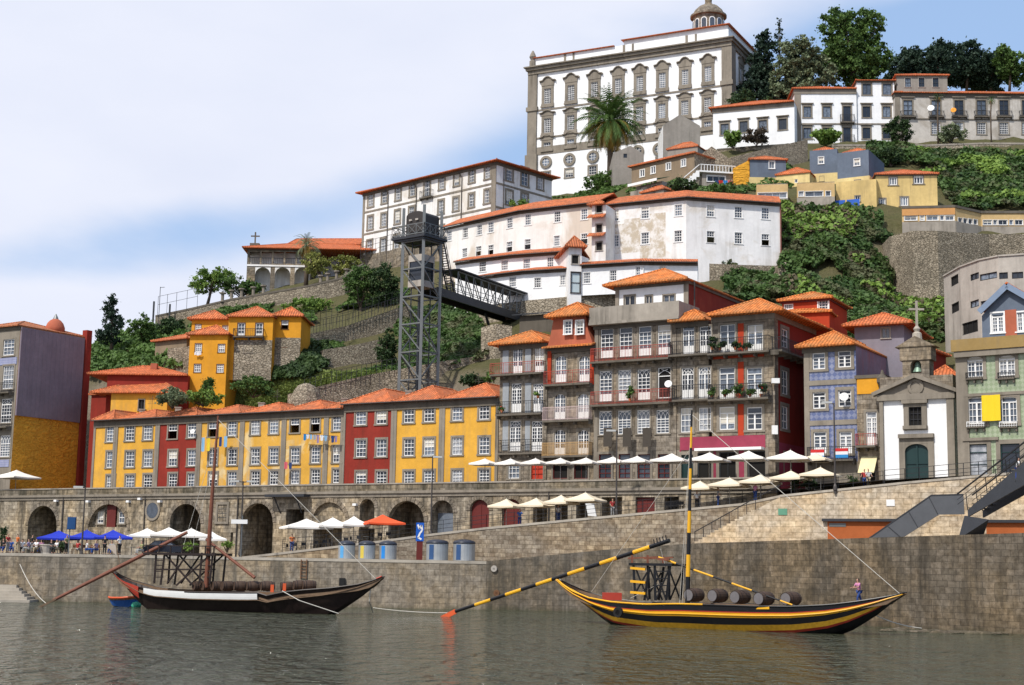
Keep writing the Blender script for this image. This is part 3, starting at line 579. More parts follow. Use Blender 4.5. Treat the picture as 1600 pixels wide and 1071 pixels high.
mp2 = MB(); mp2.pbox(AF, 0, AF.W, -0.02, 0.5, zcor, pz - .12); mp2.build('parapet', m_parap, arc_root); mb.face([AF.pt(0, pz - 1, .5), AF.pt(AF.W, pz - 1, .5), AF.pt(AF.W, pz - 1, 1.0), AF.pt(0, pz - 1, 1.0)])
mb.build('masonry', m_arc, arc_root); mb = MB(); mb.pbox(AF, 0, AF.W, -.28, -.021, zcor - .12, zcor + .14); mb.pbox(AF, 0, AF.W, -.12, -.022, zcor - .45, zcor - .12); mb.build('string_course', m_granite, arc_root)
mb = MB(); mb.pbox(AF, 0, AF.W, -.1, .56, pz - .12, pz + .02); mb.build('coping', m_conold, arc_root)
mb = MB()   # raised voussoir rings round the arches
for u0, u1, a, b, r, dp, inn in arches:
    if r > 0.5:
        c, w = (u0 + u1) / 2, (u1 - u0) / 2; k = 14
        for i in range(k):
            p, q = math.pi * i / k + .012, math.pi * (i + 1) / k - .012; f = lambda s, an, y: AF.pt(c + (w + s) * math.cos(an), b - r + (r + s) * math.sin(an), y)
            mb.hexa([f(0, p, -.07), f(.45, p, -.07), f(.45, p, .01), f(0, p, .01), f(0, q, -.07), f(.45, q, -.07), f(.45, q, .01), f(0, q, .01)])
mb.build('arch_ring', m_granwall, arc_root)
for i, (u0, u1, a, b, r, dp, inn) in enumerate(arches):
    if inn == 'red': mb = MB(); mb.pbox(AF, u0 + .02, u1 - .02, dp - .18, dp - .08, a, b - .01); mb.pbox(AF, (u0 + u1) / 2 - .05, (u0 + u1) / 2 + .05, dp - .22, dp - .18, a, b - r * .3); d = mb.build('door', m_doord, arc_root)
    if inn == 'glz': mb = MB(); mb.pbox(AF, u0 + .1, u1 - .1, dp - .2, dp - .1, a, b - r); mb.build('shop_front', m_paneb, arc_root)
    if inn == 'lun':
        mb = MB(); c = (u0 + u1) / 2; mb.pbox(AF, c - .7, c + .7, .45, .6, a, a + 2.6); mb.build('door', m_doord, arc_root)
for px, py, wp, hp in ((157, 809, 12, 21), (190, 809, 12, 21)): AF.win(px, py, wp, hp, sur=.2, cols=2, rows=3, fm=m_fframe) if False else None
AF2 = AF.off(0.5); AF2 = Fac(AF2.A, AF2.pt(AF2.W, 0), 0, 1, arc_root)
for px, py in ((157, 809), (190, 809)): AF2.win(px, py, 9, 18, sur=.22, cols=2, rows=2, proj=.0)
AF2.win(515.5, 795, 13, 18, sur=.25, cols=2, rows=2, pm=m_paneb)
# windows with bars straight in the arcade wall
mb = MB(); 
AF3 = Fac(AF.A, AF.pt(AF.W, 0), 0, 1, arc_root)
AF3.win(348, 802, 14, 27, sur=.3, grid=1, cols=1, rows=1, proj=.12, fm=m_fframe, pm=m_dark); 
u, z = AF.uz(239, 798); w = abs(AF.uz(248, 798)[0] - u); mb = MB(); c = AF.pt(u, z, -.06)
mb.lathe(c, [(w * 1.25, -.1), (w * 1.3, .05), (w, .06), (w, .0), (0.01, 0.0)], 20, axis=-AF.n); o = mb.build('oval_window', [m_granite], arc_root); mb = MB(); mb.lathe(AF.pt(u, z, -.09), [(w * .98, 0), (w * .98, .02)], 20, axis=-AF.n); mb.build('pane', m_pane, o)
for px, py, wp, hp, L in ((111, 817, 10, 15, 0),): pass
# down pipes and wall lamps on the arcade
for px in (99, 227, 372, 858): mb = MB(); mb.tube([AF.pt(AF.uz(px, 800)[0], zb_ + .6, -.12), AF.pt(AF.uz(px, 800)[0], zcor, -.12)], .07, 6); mb.build('downpipe', m_gutter, arc_root)
mb = MB()
for px, py in ((90, 783), (140, 784), (203, 784), (221, 780), (252, 784), (557, 789)): mb = MB(); u, z = AF.uz(px, py); mb.pbox(AF, u - .22, u + .22, -.42, -.02, z - .12, z + .12); mb.build('floodlight', m_frame, arc_root)
u0, zc = AF.uz(426, 774); u1, _ = AF.uz(487, 774); mb = MB(); mb.pbox(AF, u0, u1, -1.3, -.29, zc - .25, zc + .02)
for u in (u0 + 1.2, u1 - 1.2): mb.bar(AF.pt(u, zc - .2, -1.2), AF.pt(u, zc - 1.9, -.05), .1)
mb.build('canopy', m_steeld, arc_root)
# terrace floor behind the parapet
mb = MB(); mb.face([AP.pt(uL, 10.8, .5), AP.pt(apu(1250), 10.8, .5), AP.pt(apu(1250), 10.8, 26), AP.pt(uL, 10.8, 26)]); tag(mb.build('terrace_floor', m_sett), kind='structure')
mb = MB(); mb.face([AP.pt(apu(1250), 11.0, -1), AP.pt(apu(1800), 12.2, -1), AP.pt(apu(1800), 12.2, 26), AP.pt(apu(1250), 11.0, 26)]); tag(mb.build('church_forecourt', m_sett), kind='structure')
# ---------------- terrain ----------------
TC = [(145, 600, 200), (150, 548, 222), (220, 540, 222), (270, 548, 218), (60, 600, 215), (-60, 640, 215), (0, 640, 250), (250, 500, 240), (330, 480, 236), (410, 458, 236), (480, 448, 236), (560, 425, 240),
      (300, 605, 186), (380, 565, 188), (470, 548, 190), (330, 632, 178), (420, 606, 178), (480, 596, 180), (515, 575, 190), (400, 500, 216), (500, 500, 215), (560, 500, 208), (440, 520, 203),
      (540, 608, 172), (620, 484, 212), (650, 606, 170), (700, 575, 176), (735, 505, 196), (690, 485, 204), (770, 575, 172), (770, 500, 192),
      (720, 440, 214), (820, 500, 188), (900, 492, 188), (1090, 452, 194), (1150, 452, 194), (1217, 438, 194), (1000, 530, 168), (1150, 515, 168), (600, 420, 246), (780, 380, 230), (860, 345, 238), (700, 400, 236),
      (950, 296, 262), (830, 310, 300), (1000, 296, 285), (1140, 240, 284), (1000, 318, 226), (1100, 312, 222), (1180, 318, 216), (1240, 335, 210), (1340, 342, 207), (1420, 352, 205), (1480, 345, 210),
      (1100, 262, 246), (1230, 250, 248), (1230, 440, 196), (1230, 505, 180), (1300, 350, 206), (1310, 450, 190), (1360, 500, 176), (1370, 400, 196), (1390, 500, 196), (1420, 510, 190), (1460, 510, 188), (1500, 500, 188), (1450, 520, 180), (1450, 500, 174), (1400, 535, 165), (1310, 520, 165),
      (1120, 232, 264), (1240, 228, 260), (1400, 228, 258), (1600, 226, 254), (1700, 226, 254), (1500, 262, 240), (1620, 262, 240), (1500, 325, 218), (1620, 325, 218), (1590, 395, 198), (1600, 470, 170),
      (1200, 190, 330), (1300, 175, 330), (1600, 170, 320), (850, 320, 340), (300, 560, 290), (420, 520, 300), (560, 440, 300), (100, 720, 290), (200, 640, 290), (-200, 760, 260), (0, 760, 330), (400, 600, 360), (240, 530, 250), (150, 590, 245), (300, 506, 231), (400, 494, 228), (480, 484, 226), (540, 472, 227), (540, 562, 198), (600, 552, 199), (640, 540, 200), (540, 590, 186), (600, 575, 186), (1900, 200, 300), (1900, 300, 220), (1900, 480, 160)]
TP = [P(*c) for c in TC]; XY = np.array([(p.x, p.y) for p in TP]); Z_ = np.array([p.z for p in TP])
D_ = np.sqrt(((XY[:, None] - XY[None]) ** 2).sum(2)); K_ = len(XY); Am = np.zeros((K_ + 3, K_ + 3)); Am[:K_, :K_] = D_ - np.eye(K_) * 2.0; Am[:K_, K_] = 1; Am[:K_, K_ + 1:] = XY; Am[K_, :K_] = 1; Am[K_ + 1:, :K_] = XY.T
wt = np.linalg.solve(Am, np.concatenate([Z_, [0, 0, 0]]))
apA, apn, apu_ = np.array(AP.A)[:2], np.array(AP.n)[:2], np.array(AP.u)[:2]
def hgt(x, y):
    x = np.atleast_1d(np.asarray(x, float)); y = np.atleast_1d(np.asarray(y, float)); o = np.empty(len(x))
    for i in range(0, len(x), 20000):
        a = np.stack([x[i:i + 20000], y[i:i + 20000]], 1); d = np.sqrt(((a[:, None] - XY[None]) ** 2).sum(2)); o[i:i + 20000] = d @ wt[:K_] + wt[K_] + a @ wt[K_ + 1:]
    o += 0.35 * np.sin(x * .9 + y * .4) * np.sin(y * .7 - x * .3) + .25 * np.sin(x * 2.1) * np.cos(y * 1.7)
    s = (x - apA[0]) * apn[0] + (y - apA[1]) * apn[1]; f = np.clip((s - 17) / 7, 0, 1); f = f * f * (3 - 2 * f); return 10.6 + (np.clip(o, 9, 95) - 10.6) * f
def hz(x, y): return float(hgt([x], [y])[0])
gs, ge, step = 15.0, 300.0, 2.2; r0, r1 = -140.0, 330.0; nr, ns = int((r1 - r0) / step), int((ge - gs) / step)
rr, ss = np.meshgrid(r0 + np.arange(nr + 1) * step, gs + np.arange(ns + 1) * step); X = apA[0] + rr * apu_[0] + ss * apn[0]; Y = apA[1] + rr * apu_[1] + ss * apn[1]
Zt = hgt(X.ravel(), Y.ravel()); vv = np.stack([X.ravel(), Y.ravel(), Zt], 1); idx = np.arange((nr + 1) * (ns + 1)).reshape(ns + 1, nr + 1)
fc = np.stack([idx[:-1, :-1].ravel(), idx[:-1, 1:].ravel(), idx[1:, 1:].ravel(), idx[1:, :-1].ravel()], 1); me = bpy.data.meshes.new('hillside'); me.from_pydata(vv.tolist(), [], fc.tolist())
t = NT('hillside_ground'); v = t.coord(); g = t.n('ShaderNodeNewGeometry'); sx_ = t.n('ShaderNodeSeparateXYZ'); t.l(g.outputs['Normal'], sx_.inputs[0]); a1 = t.noise(v, .3, 6, .65); a2 = t.noise(v, 2.0, 6, .7)
grass = t.mix(a1, t.mix(a2, (0.035, 0.05, 0.015), (0.10, 0.11, 0.035)), t.mix(a2, (0.07, 0.06, 0.035), (0.19, 0.15, 0.09))); rock = t.mix(a2, (0.09, 0.075, 0.055), (0.30, 0.25, 0.19)); steep = t.rng(t.math('ADD', sx_.outputs[2], t.math('MULTIPLY', a1, .35)), .72, .92, 1, 0)
t.bump(t.math('ADD', a1, a2), 1, .4); me.materials.append(t.done(t.mix(steep, grass, rock), .95, 0, .1)); me.polygons.foreach_set('use_smooth', [True] * len(me.polygons)); o = bpy.data.objects.new('hillside', me); COL.objects.link(o); tag(o, kind='structure')
# ground out to the horizon behind and beside the hill
mb = MB(); gpl = plain('far_ground', (0.16, 0.15, 0.10), 0.95); mb.face([(-3000, 150, -.5), (3000, 150, -.5), (3000, 3500, -.5), (-3000, 3500, -.5)]); tag(mb.build('ground', gpl, loc=(0, 0, 0)), kind='structure')
# ================= BUILDINGS =================
SASH = dict(sur=.2, cols=3, rows=4); OLD = dict(sur=.2, cols=3, rows=4, ft=.08)
HP = AP.off(5.0)     # house row plane
G_ROW = 'narrow painted houses in the terrace row'
ys = lambda ta, tb: None
def rowhouse(x0, x1, y0, y1, wall, label, wins, rise=1.9, extra=None, base=10.3, name='row_house', depth=9, z1=None):
    b = Bld(name, label, 'house', (x0, y0), (x1, y1), depth=depth, base=base, wall=wall, plane=HP, group=G_ROW, z1=z1)
    for r in wins:
        for x in r[0]:
            k = dict(OLD); k.update(r[5] if len(r) > 5 and (len(r) < 7 or x in r[6]) else {})
            f = (x - 148) / 632; b.front.win(x, r[1] + (r[2] - r[1]) * f, r[3], r[4], **k)
    b.finish(rm=m_tile, rise=rise, over=.55, oside=0, cornice=.8, cm=m_granite_d, pil=[(0, .35), (-.35, .35)])
    mb = MB(); pl = b.pl; mb.tube([pl.pt(0, b.z1 + .02, -.62), pl.pt(pl.W, b.z1 + .02, -.62)], .07, 5); b.part('gutter', mb, m_gutter, uv=False); h_ = int(x0) % 3
    if h_ != 1: mb = MB(); q = pl.pt(pl.W * .3, b.z1 + .8, 3.6); mb.bar(q, q + V((0, 0, 2.4)), .04); [mb.bar(q + V((-.5 + .1 * j, 0, 1.5 + .22 * j)), q + V((.5 - .1 * j, 0, 1.5 + .22 * j)), .03) for j in range(4)]; b.part('aerial', mb, m_gutter, uv=False)
    if h_ != 2: mb = MB(); q = pl.pt(pl.W * .72, b.z1 + .6, 5.2); mb.box(q.x - .35, q.x + .35, q.y - .3, q.y + .3, q.z - .6, q.z + 1.2); mb.box(q.x - .42, q.x + .42, q.y - .37, q.y + .37, q.z + 1.2, q.z + 1.32); b.part('chimney', mb, m_conold)
    return b
# rows given as y at px148 and y at px780
def yy(x1, y1, x2, y2): s = (y2 - y1) / (x2 - x1); return y1 + s * (148 - x1), y1 + s * (780 - x1)
a = yy(173, 678.5, 527, 661.0); c = yy(173, 718.5, 527, 710.5); d = yy(173, 754, 527, 744)
zr = HP.hit(320, 650.5).z
XS = [(148, 183, [173], m_yellow, 'yellow row house end-most beside the violet building, partly in its shadow'), (183, 248, [203, 231], m_yellow, 'yellow row house left of the narrow maroon house'), (248, 313, [270, 300], m_red, 'maroon row house with a white dish between yellow houses'),
      (313, 380, [333, 363], m_yellow2, 'yellow row house behind the dark boat mast with blue and yellow washing'), (380, 445, [399, 428], m_yellow2, 'yellow row house with four shut windows between the mast house and the laundry house'), (445, 511, [461, 493], m_yellow2, 'worn yellow row house with washing strung under an open top window'), (511, 537.5, [527], m_yellow2, 'narrow single window yellow house left of the tall maroon house')]
for x0, x1, xs, w, L in XS:
    rows = [(xs, a[0], a[1], 13.5, 24), (xs, c[0], c[1], 13.5, 25), (xs, d[0], d[1], 13.5, 22)]
    if 461 in xs or 333 in xs or 270 in xs: rows[0] = (*rows[0], dict(open=1), xs if 461 in xs else [xs[0]])
    rowhouse(x0, x1, 657 - (x0 - 148) * .04, 650, w, L, rows, rise=1.3 if x1 - x0 > 30 else .7, z1=zr)
zr2 = HP.hit(650, 628).z
a = yy(564, 651.5, 756.6, 643); c = yy(564, 701, 756.6, 696.5); d = yy(564, 748, 756.6, 745)
for x0, x1, xs, w, L in ((537.5, 617, [564, 596], m_red, 'tall maroon row house in the middle of the terrace'), (617, 692, [639, 670.5], m_yellow, 'tall yellow row house right of the maroon one'), (692, 780, [714.5, 756.6], m_yellow, 'tall yellow row house touching the grey stone tenement')):
    rowhouse(x0, x1, 630, 620, w, L, [(xs, a[0], a[1], 16, 25.5), (xs, c[0], c[1], 16, 27), (xs, d[0], d[1], 16, 22)], rise=1.8, z1=zr2)
# ---------- grey tenements ----------
TEN = 'tall stone tenements by the river terrace'
def ten(x0, x1, y0, y1, L, wall=m_granwall, depth=10, plane=HP, name='tenement', **k): return Bld(name, L, 'house', (x0, y0), (x1, y1), depth=depth, base=10.3, wall=wall, plane=plane, group=TEN, **k)
FR = dict(sur=.16, cols=4, rows=4, panel=.3, tr=.0, mid=1, ft=.08)
def pt(b, px, py, y=0): u, z = b.front.uz(px, py); return b.front.pt(u, z, y)
b = ten(782, 856, 541, 536, 'leftmost grey tenement with arched white french doors and an orange hip roof')
for x in (809, 843): b.front.win(x, 563.5, 15, 42, **FR); b.front.win(x - 2, 622, 16, 45, **dict(FR, tr=.22, fan=1)); b.front.win(x - 4, 681.5, 17, 47, **dict(FR, tr=.22, fan=1))
b.front.win(803, 736, 17, 24, sur=.2, cols=3, rows=3); b.front.win(839.5, 736, 18, 26, sur=.1, fm=m_doorr, pm=m_doorr, cols=2, rows=3, name='door'); 
b.front.balcony(772, 853, 582.5, 17, m_rail_r, bal=.2); b.front.balcony(781, 852, 646, 19, m_iron, bal=.2); b.front.balcony(782, 852, 707, 20, m_iron, bal=.2, out=.5)
mb = MB()
for x in (791, 825, 793, 826): pass
for yc, h in ((563, 42), (622, 46), (681, 46)):
    for x in (791, 826): u0, zt = b.front.uz(x - 5, yc - h / 2); u1, _ = b.front.uz(x + 4, yc); _, zb = b.front.uz(x, yc + h / 2); mb = MB(); mb.pbox(b.pl, u0, u1, -.05, -.004, zb, zt); b.part('tile_panel', mb, plaster('pale_blue_grey', (0.34, 0.36, 0.38), (0.2, 0.2, 0.2), .4))
b.finish(rm=m_tileo, rise=1.6, over=1.0, oside=(.9, 0), cornice=.5)
b = ten(857, 929, 545, 541, 'grey tenement under a terracotta attic box with arched windows')
for x in (876.5, 913): b.front.win(x, 577, 17, 41, **dict(FR, rise=.5)); b.front.win(x - 1.5, 636, 17.5, 40, **dict(FR, rise=.5)); b.front.win(x - 1.5, 692, 17, 40, **dict(FR, rise=.5))
for x0, x1 in ((864, 887), (897, 919)): b.front.win((x0 + x1) / 2, 735, x1 - x0, 27, sur=.15, cols=2, rows=1, fm=m_doord, pm=m_dark, name='doorway')
for ua, ub in ((0, .4), (b.pl.W - .4, b.pl.W)): mb = MB(); mb.pbox(b.pl, ua, ub, -.16, 0, b.front.uz(890, 603)[1], b.z1 - .3); b.part('red_edge_strip', mb, m_brick)
b.front.balcony(856, 927, 599, 20, m_rail_r, bal=.2); b.front.balcony(854, 926, 656, 20, m_rail_p, bal=.12); b.front.balcony(853, 926, 712, 20, m_rail_t, bal=.08)
b.finish(roof=None, cornice=.5)
mb = MB(); pl = b.pl; z0 = b.z1; z1 = b.front.uz(890, 497)[1]; W_ = pl.W; A_ = [(0, z0), (W_, z0), (W_ - .6, z0 + 1.5), (W_ - .9, z1), (.7, z1), (.4, z0 + 1.5)]
mb.prism(pl, A_, -.25, 8); b.part('attic', mb, m_pink); shed(pl, -.3, W_ + .2, -.9, .6, z0 - .1, z0 + .35, m_tileo, b.root, 'attic_skirt')
f = Fac(pl.pt(.5, 0, -.46), pl.pt(W_ - .5, 0, -.46), z0, z1, b.root)
for x in (887.5, 906): f.win(x, 512, 11, 21, cols=2, rows=4, sur=.1, sm=m_frame, proj=.1, sill=.02)
hip(b, pl, .1, W_ - .2, -1.2, 8.5, z1, 1.6, m_tileo, 'attic_roof', root=b.root)
b = ten(930, 1057, 508, 498, 'wide grey tenement with two red balconies and latticed windows')
LAT = dict(sur=.15, cols=3, rows=6, tr=.3, goth=1)
xs = (948.5, 978, 1008, 1038)
for i, x in enumerate(xs):
    b.front.win(x, 536.5 - i * 1.8, 20, 46, **dict(LAT, rows=4, panel=.25, tr=.2, goth=0)); b.front.win(x - 2, 603.5 - i * 1.3, 20, 48, **dict(LAT, rows=4, panel=.25, tr=.28)) if i < 3 else b.front.win(x, 598.5, 20, 48, sur=.15, cols=1, rows=1, tr=.28, goth=1, pm=m_dark)
    b.front.win(x - 2.5, 661 - i * .7, 20, 37, **dict(LAT, rows=5, tr=.4))
for x0, x1 in ((936, 955), (967, 985), (997, 1016), (1028, 1047)): b.front.win((x0 + x1) / 2, 729, x1 - x0, 38, sur=.25, cols=2, rows=3, tr=.4, fm=m_doord, pm=m_pane, name='doorway')
b.front.balcony(929, 1050, 560, 20, m_rail_r, bal=.16); b.front.balcony(929, 1051, 629, 20, m_rail_r, bal=.16)
mb = MB(); 
for x in (956.5, 986.5, 1017.5): mb = MB(); u, z = b.front.uz(x, 684); mb.pbox(b.pl, u - .45, u + .45, -.95, -.9, z - .95, z + .85); mb.bar(b.pl.pt(u, z + .85, 0), b.pl.pt(u, z + .85, -1), .05); b.part('banner', mb, plain('brown_banner_cloth', (0.055, 0.045, 0.035)))
b.finish(roof=None, cornice=.5, pil=[(0, .4)])
# concrete parapet terrace and the set back white house over it
mb = MB(); pl = b.pl; u0, z = b.front.uz(926, 497); zt = b.front.uz(926, 485)[1]; u1 = b.front.uz(1066, 480)[0]; mb.pbox(pl, u0, u1, -.75, -.45, b.z1 + .1, zt + .1); mb.pbox(pl, u1 - .3, u1, -.45, 4, b.z1 + .1, zt + .1); mb.pbox(pl, u0, u0 + .3, -.45, 4, b.z1 + .1, zt + .1)
mb.pbox(pl, u0, u1, -.85, 4, b.z1 - .15, b.z1 + .1); b.part('roof_terrace_parapet', mb, m_conold)
b = Bld('terrace_house', 'white set-back house with broad orange roof and dark red flank above the wide tenement', 'house', (962, 449.5), (1076, 434), plane=HP.off(3.2), depth=24, base=10.5, wall=m_white, sidem=m_dred)
for x, w, h in ((984, 16, 14), (1014, 10, 13), (1045.5, 17, 15)): b.front.win(x, 470 - (x - 984) * .02, w, h + 1, sur=.12, cols=2, rows=1, mid=1, fm=m_concrete)
b.finish(rm=m_tileo, rise=2.1, over=1.0, oside=(1.0, .3), cornice=.3, pil=[(0, .4), (-.5, .5)])
mb = MB(); mb.tube([b.pl.pt(b.pl.W + .35, b.z1 - 9, .6), b.pl.pt(b.pl.W + .35, b.z1, .6)], .08, 6); b.part('downpipe', mb, m_gutter)
# corner building : grey left half (1058-1107) + red corner block
b = ten(1058, 1107, 505, 502, 'grey two bay tenement with orange roof joined to the corner house')
for x in (1076, 1104 - 0): pass
for x in (1076, 1102.5): b.front.win(x, 532 - (x - 1076) * .03, 18, 43, **dict(FR, tr=.15, rows=3)); b.front.win(x - 1.5, 599.5 - (x - 1076) * .05, 19, 49, **dict(FR, tr=.22, fan=1, rows=3))
b.front.win(1073, 657, 19, 38, sur=.2, cols=3, rows=4, pm=m_paneb); b.front.win(1101.5, 655, 19, 36, sur=.2, cols=3, rows=4)
b.front.win(1074, 731, 18, 40, sur=.3, fm=m_woodd, pm=m_woodd, cols=2, rows=1, name='door'); b.front.win(1101, 729, 22, 42, sur=.2, cols=1, rows=1, fm=m_fframe, pm=m_dark, name='doorway')
b.front.balcony(1050, 1112, 553, 20, m_iron, bal=.2); b.front.balcony(1056, 1113, 624, 22, m_iron, bal=.2)
b.finish(rm=m_tileo, rise=1.2, over=.9, oside=(.6, 0), cornice=.5)
CB = b = ten(1112, 1209, 497, 488, 'red and grey stone corner house with plant filled balconies and an orange hip roof', depth=11, sidem=m_red)
for x, o in ((1137, 0), (1180, 0)):
    b.front.win(x, 529, 24, 43, **dict(FR, cols=2, rows=3, pm=m_pane if x > 1150 else m_paneb)); b.front.win(x - 1, 599, 24, 48, **dict(FR, cols=2, rows=3, tr=.2, pm=m_paneb if x < 1150 else m_pane)); b.front.win(x - 1, 654, 24, 36, **dict(sur=.25, cols=2, rows=3, mid=1, tr=.28, ft=.09))
b.front.win(1137, 728, 26, 42, sur=.3, cols=2, rows=1, fm=m_fframe, pm=m_dark, name='doorway'); b.front.win(1182, 726, 28, 42, sur=.3, cols=1, rows=1, fm=m_fframe, pm=m_dark, name='doorway')
b.front.balcony(1112, 1208, 549, 22, m_iron, bal=.22, out=1.1); b.front.balcony(1113, 1207, 622, 22, m_iron, bal=.22, out=1.1)
for y, h in ((529, 30), (598, 38), (653, 36)): b.right.win(1226, y, 10, h, sur=.3, cols=2, rows=3, ft=.1)
b.right.win(1230, 728, 10, 36, sur=.25, cols=1, rows=1, fm=m_fframe, pm=m_woodd, name='door')
b.right.balm(-.9, 7.5, b.front.uz(1208, 549)[1], 1.15, m_iron, out=1.1, bal=.22)
mb = MB()
for px0, px1 in ((1153, 1162),):
    for y0, y1 in ((506, 552), (566, 625), (632, 690)): u0, zt = b.front.uz(px0, y0); u1, _ = b.front.uz(px1, y0); _, zb = b.front.uz(px0, y1); mb.pbox(b.pl, u0, u1, -.03, .0, zb, zt)
for px0, px1, y0, y1 in ((1114, 1194, 558, 562),): u0, zt = b.front.uz(px0, y0); u1, _ = b.front.uz(px1, y0); _, zb = b.front.uz(px0, y1); mb.pbox(b.pl, u0, u1, -.03, .0, zb, zt)
b.part('red_wall_panel', mb, m_brick)
mb = MB(); u0, zt = b.front.uz(1063, 684); u1 = b.pl.W; zb = b.front.uz(1100, 703)[1]; mb.pbox(b.pl, u0, u1 - .9, -.08, 0.0, zb, zt)
for a_, c_2 in ((1062, 1064.5), (1088, 1089.5), (1113, 1121.5), (1153.5, 1165), (1198.5, 1202)): ua, _ = b.front.uz(a_, 725); ub, _ = b.front.uz(c_2, 725); mb.pbox(b.pl, ua, ub, -.05, 0.0, 10.3, zb)
b.part('magenta_band', mb, m_magenta)
mb = MB(); mb.pbox(b.pl, b.pl.W - .9, b.pl.W + .04, -.05, 0.9, 10.3, b.z1 - .5); b.part('corner_quoin', mb, m_granwall)
mb = MB(); u0, z = b.front.uz(1091, 704); u1, _ = b.front.uz(1195, 701); mb.pbox(b.pl, u0, u1, -.9, -.09, z - .12, z + .12); b.part('rolled_awning', mb, m_frame)
mb = MB(); W_ = b.pl.W; mb.pbox(b.pl, W_ + .003, W_ + .05, .9, 10.99, 10.3, b.front.uz(1209, 690)[1]); b.part('lower_side_paint', mb, m_magenta)
b.finish(rm=m_tileo, rise=1.8, over=1.3, oside=(0, 1.4), cornice=.5, cm=m_granite)
mb = MB(); pl = CB.pl; z = b.front.uz(1205, 650)[1]; p = pl.pt(pl.W + .3, z + 3, -.5); mb.box(p.x - .35, p.x + .35, p.y - .2, p.y + .2, p.z - .1, p.z + .35)
z = b.front.uz(1205, 671)[1]; p = pl.pt(pl.W + .05, z, -.3); mb.box(p.x - .2, p.x + .3, p.y - .2, p.y + .2, p.z - .5, p.z + .3); b.part('meter_box', mb, m_frame)
# red block behind, right
b = Bld('red_house', 'bright red house with hip roof and two white sash windows below the ivy cliff', 'house', (1222, 472), (1296, 466), Y=147.5, depth=6.5, base=12, wall=m_brick, YR=145.2)
b.front.win(1232, 483, 15, 16, cols=4, rows=4, ft=.1); b.front.win(1286.5, 481, 15, 24, cols=3, rows=5, ft=.1, sur=.12, sm=m_frame, proj=.04)
b.finish(rm=m_tileo, rise=1.1, over=.45, cornice=.2, cm=m_doord)
b = Bld('red_annex', 'lower red annex joining the corner house to the bright red house', 'house', (1209, 492), (1296, 500), Y=145, YR=143, depth=3, base=11, wall=m_brick)
b.z1 -= 0; b.finish(rm=m_tileo, rise=.5, over=.3, cornice=0)
# blue tiled house
b = Bld('blue_tiled_house', 'house covered in blue tiles with a rusty lilac sheet flank', 'house', (1256, 545), (1337, 535), plane=AP.off(5.5), depth=10, base=10.4, wall=m_azul, sidem=m_lilac)
for x in (1279.5, 1319.5): b.front.win(x, 564.5 - (x - 1279) * .08, 20, 26, **dict(sur=.28, cols=2, rows=3, mid=1, tr=.3, ft=.09)); b.front.win(x + .5, 626 - (x - 1279) * .08, 20, 26, **dict(sur=.28, cols=2, rows=3, mid=1, tr=.25, ft=.09)); b.front.win(x + 2, 692, 20, 34, **dict(sur=.25, cols=2, rows=3, mid=1, panel=.3, tr=.2, ft=.09))
b.front.win(1325, 750, 20, 32, sur=.2, cols=2, rows=3, mid=1, ft=.09); b.front.win(1283, 745, 26, 36, sur=.2, cols=1, rows=1, pm=m_dark, fm=m_fframe, name='doorway')
b.front.balcony(1266, 1338, 718, 19, m_iron, bal=.2)
mb = MB()
for y in (598, 661): u, z = b.front.uz(1300, y); mb.pbox(b.pl, 0, b.pl.W, -.08, -.0, z - .2, z + .25)
u, z = b.front.uz(1300, 722); mb.pbox(b.pl, 0, b.pl.W, -.04, -.0, 10.4, z); mb.pbox(b.pl, 0, .5, -.07, .0, 10.4, b.z1 - .4); b.part('stone_band', mb, m_granite)
b.finish(rm=m_tileo, rise=1.6, over=.8, oside=(.6, .1), cornice=.45)
# attic house behind it
b = Bld('lilac_attic_house', 'small lilac box with a wide tiled roof behind the blue house', 'house', (1335, 512), (1412, 508), Y=139, depth=9, base=14, wall=plaster('lilac_grey', (0.26, 0.24, 0.28), (0.15, 0.14, 0.16), .5), YR=137)
b.front.win(1384, 521, 13, 16, cols=2, rows=1, fm=m_concrete, pm=m_paneb, sur=.08, sm=m_concrete); b.finish(rm=m_tile, rise=1.5, over=1.0, cornice=0)
b = Bld('narrow_house', 'narrow stone house with a yellow top and a cream shop awning beside the church', 'house', (1338, 587), (1380, 585), Y=129.6, depth=9, base=10.4, wall=m_granwall, YR=128.4)
b.front.win(1362, 670, 17, 52, sur=.2, cols=4, rows=4, mid=1, tr=.18, panel=.25, ft=.09); b.front.balcony(1341, 1372, 697, 18, m_rail_r, bal=.2)
mb = MB(); u0, zt = b.front.uz(1339, 588); u1, _ = b.front.uz(1373, 588); _, zb = b.front.uz(1350, 616); mb.pbox(b.pl, u0, u1, -.06, .0, zb, zt); b.part('yellow_wall_panel', mb, m_orange)
b.front.win(1356, 742, 24, 30, sur=.1, cols=1, rows=1, pm=m_dark, fm=m_fframe, name='doorway')
mb = MB(); u0, zt = b.front.uz(1346, 714); u1, _ = b.front.uz(1371, 714); _, zb = b.front.uz(1350, 740)
mb.hexa([b.pl.pt(u0, zb - .03, -1.2), b.pl.pt(u1, zb - .03, -1.2), b.pl.pt(u1, zt - .03, -.02), b.pl.pt(u0, zt - .03, -.02), b.pl.pt(u0, zb, -1.2), b.pl.pt(u1, zb, -1.2), b.pl.pt(u1, zt, -.02), b.pl.pt(u0, zt, -.02)]); b.part('awning', mb, plain('cream_awning', (0.72, 0.63, 0.36)))
b.finish(roof=None, cornice=.3)
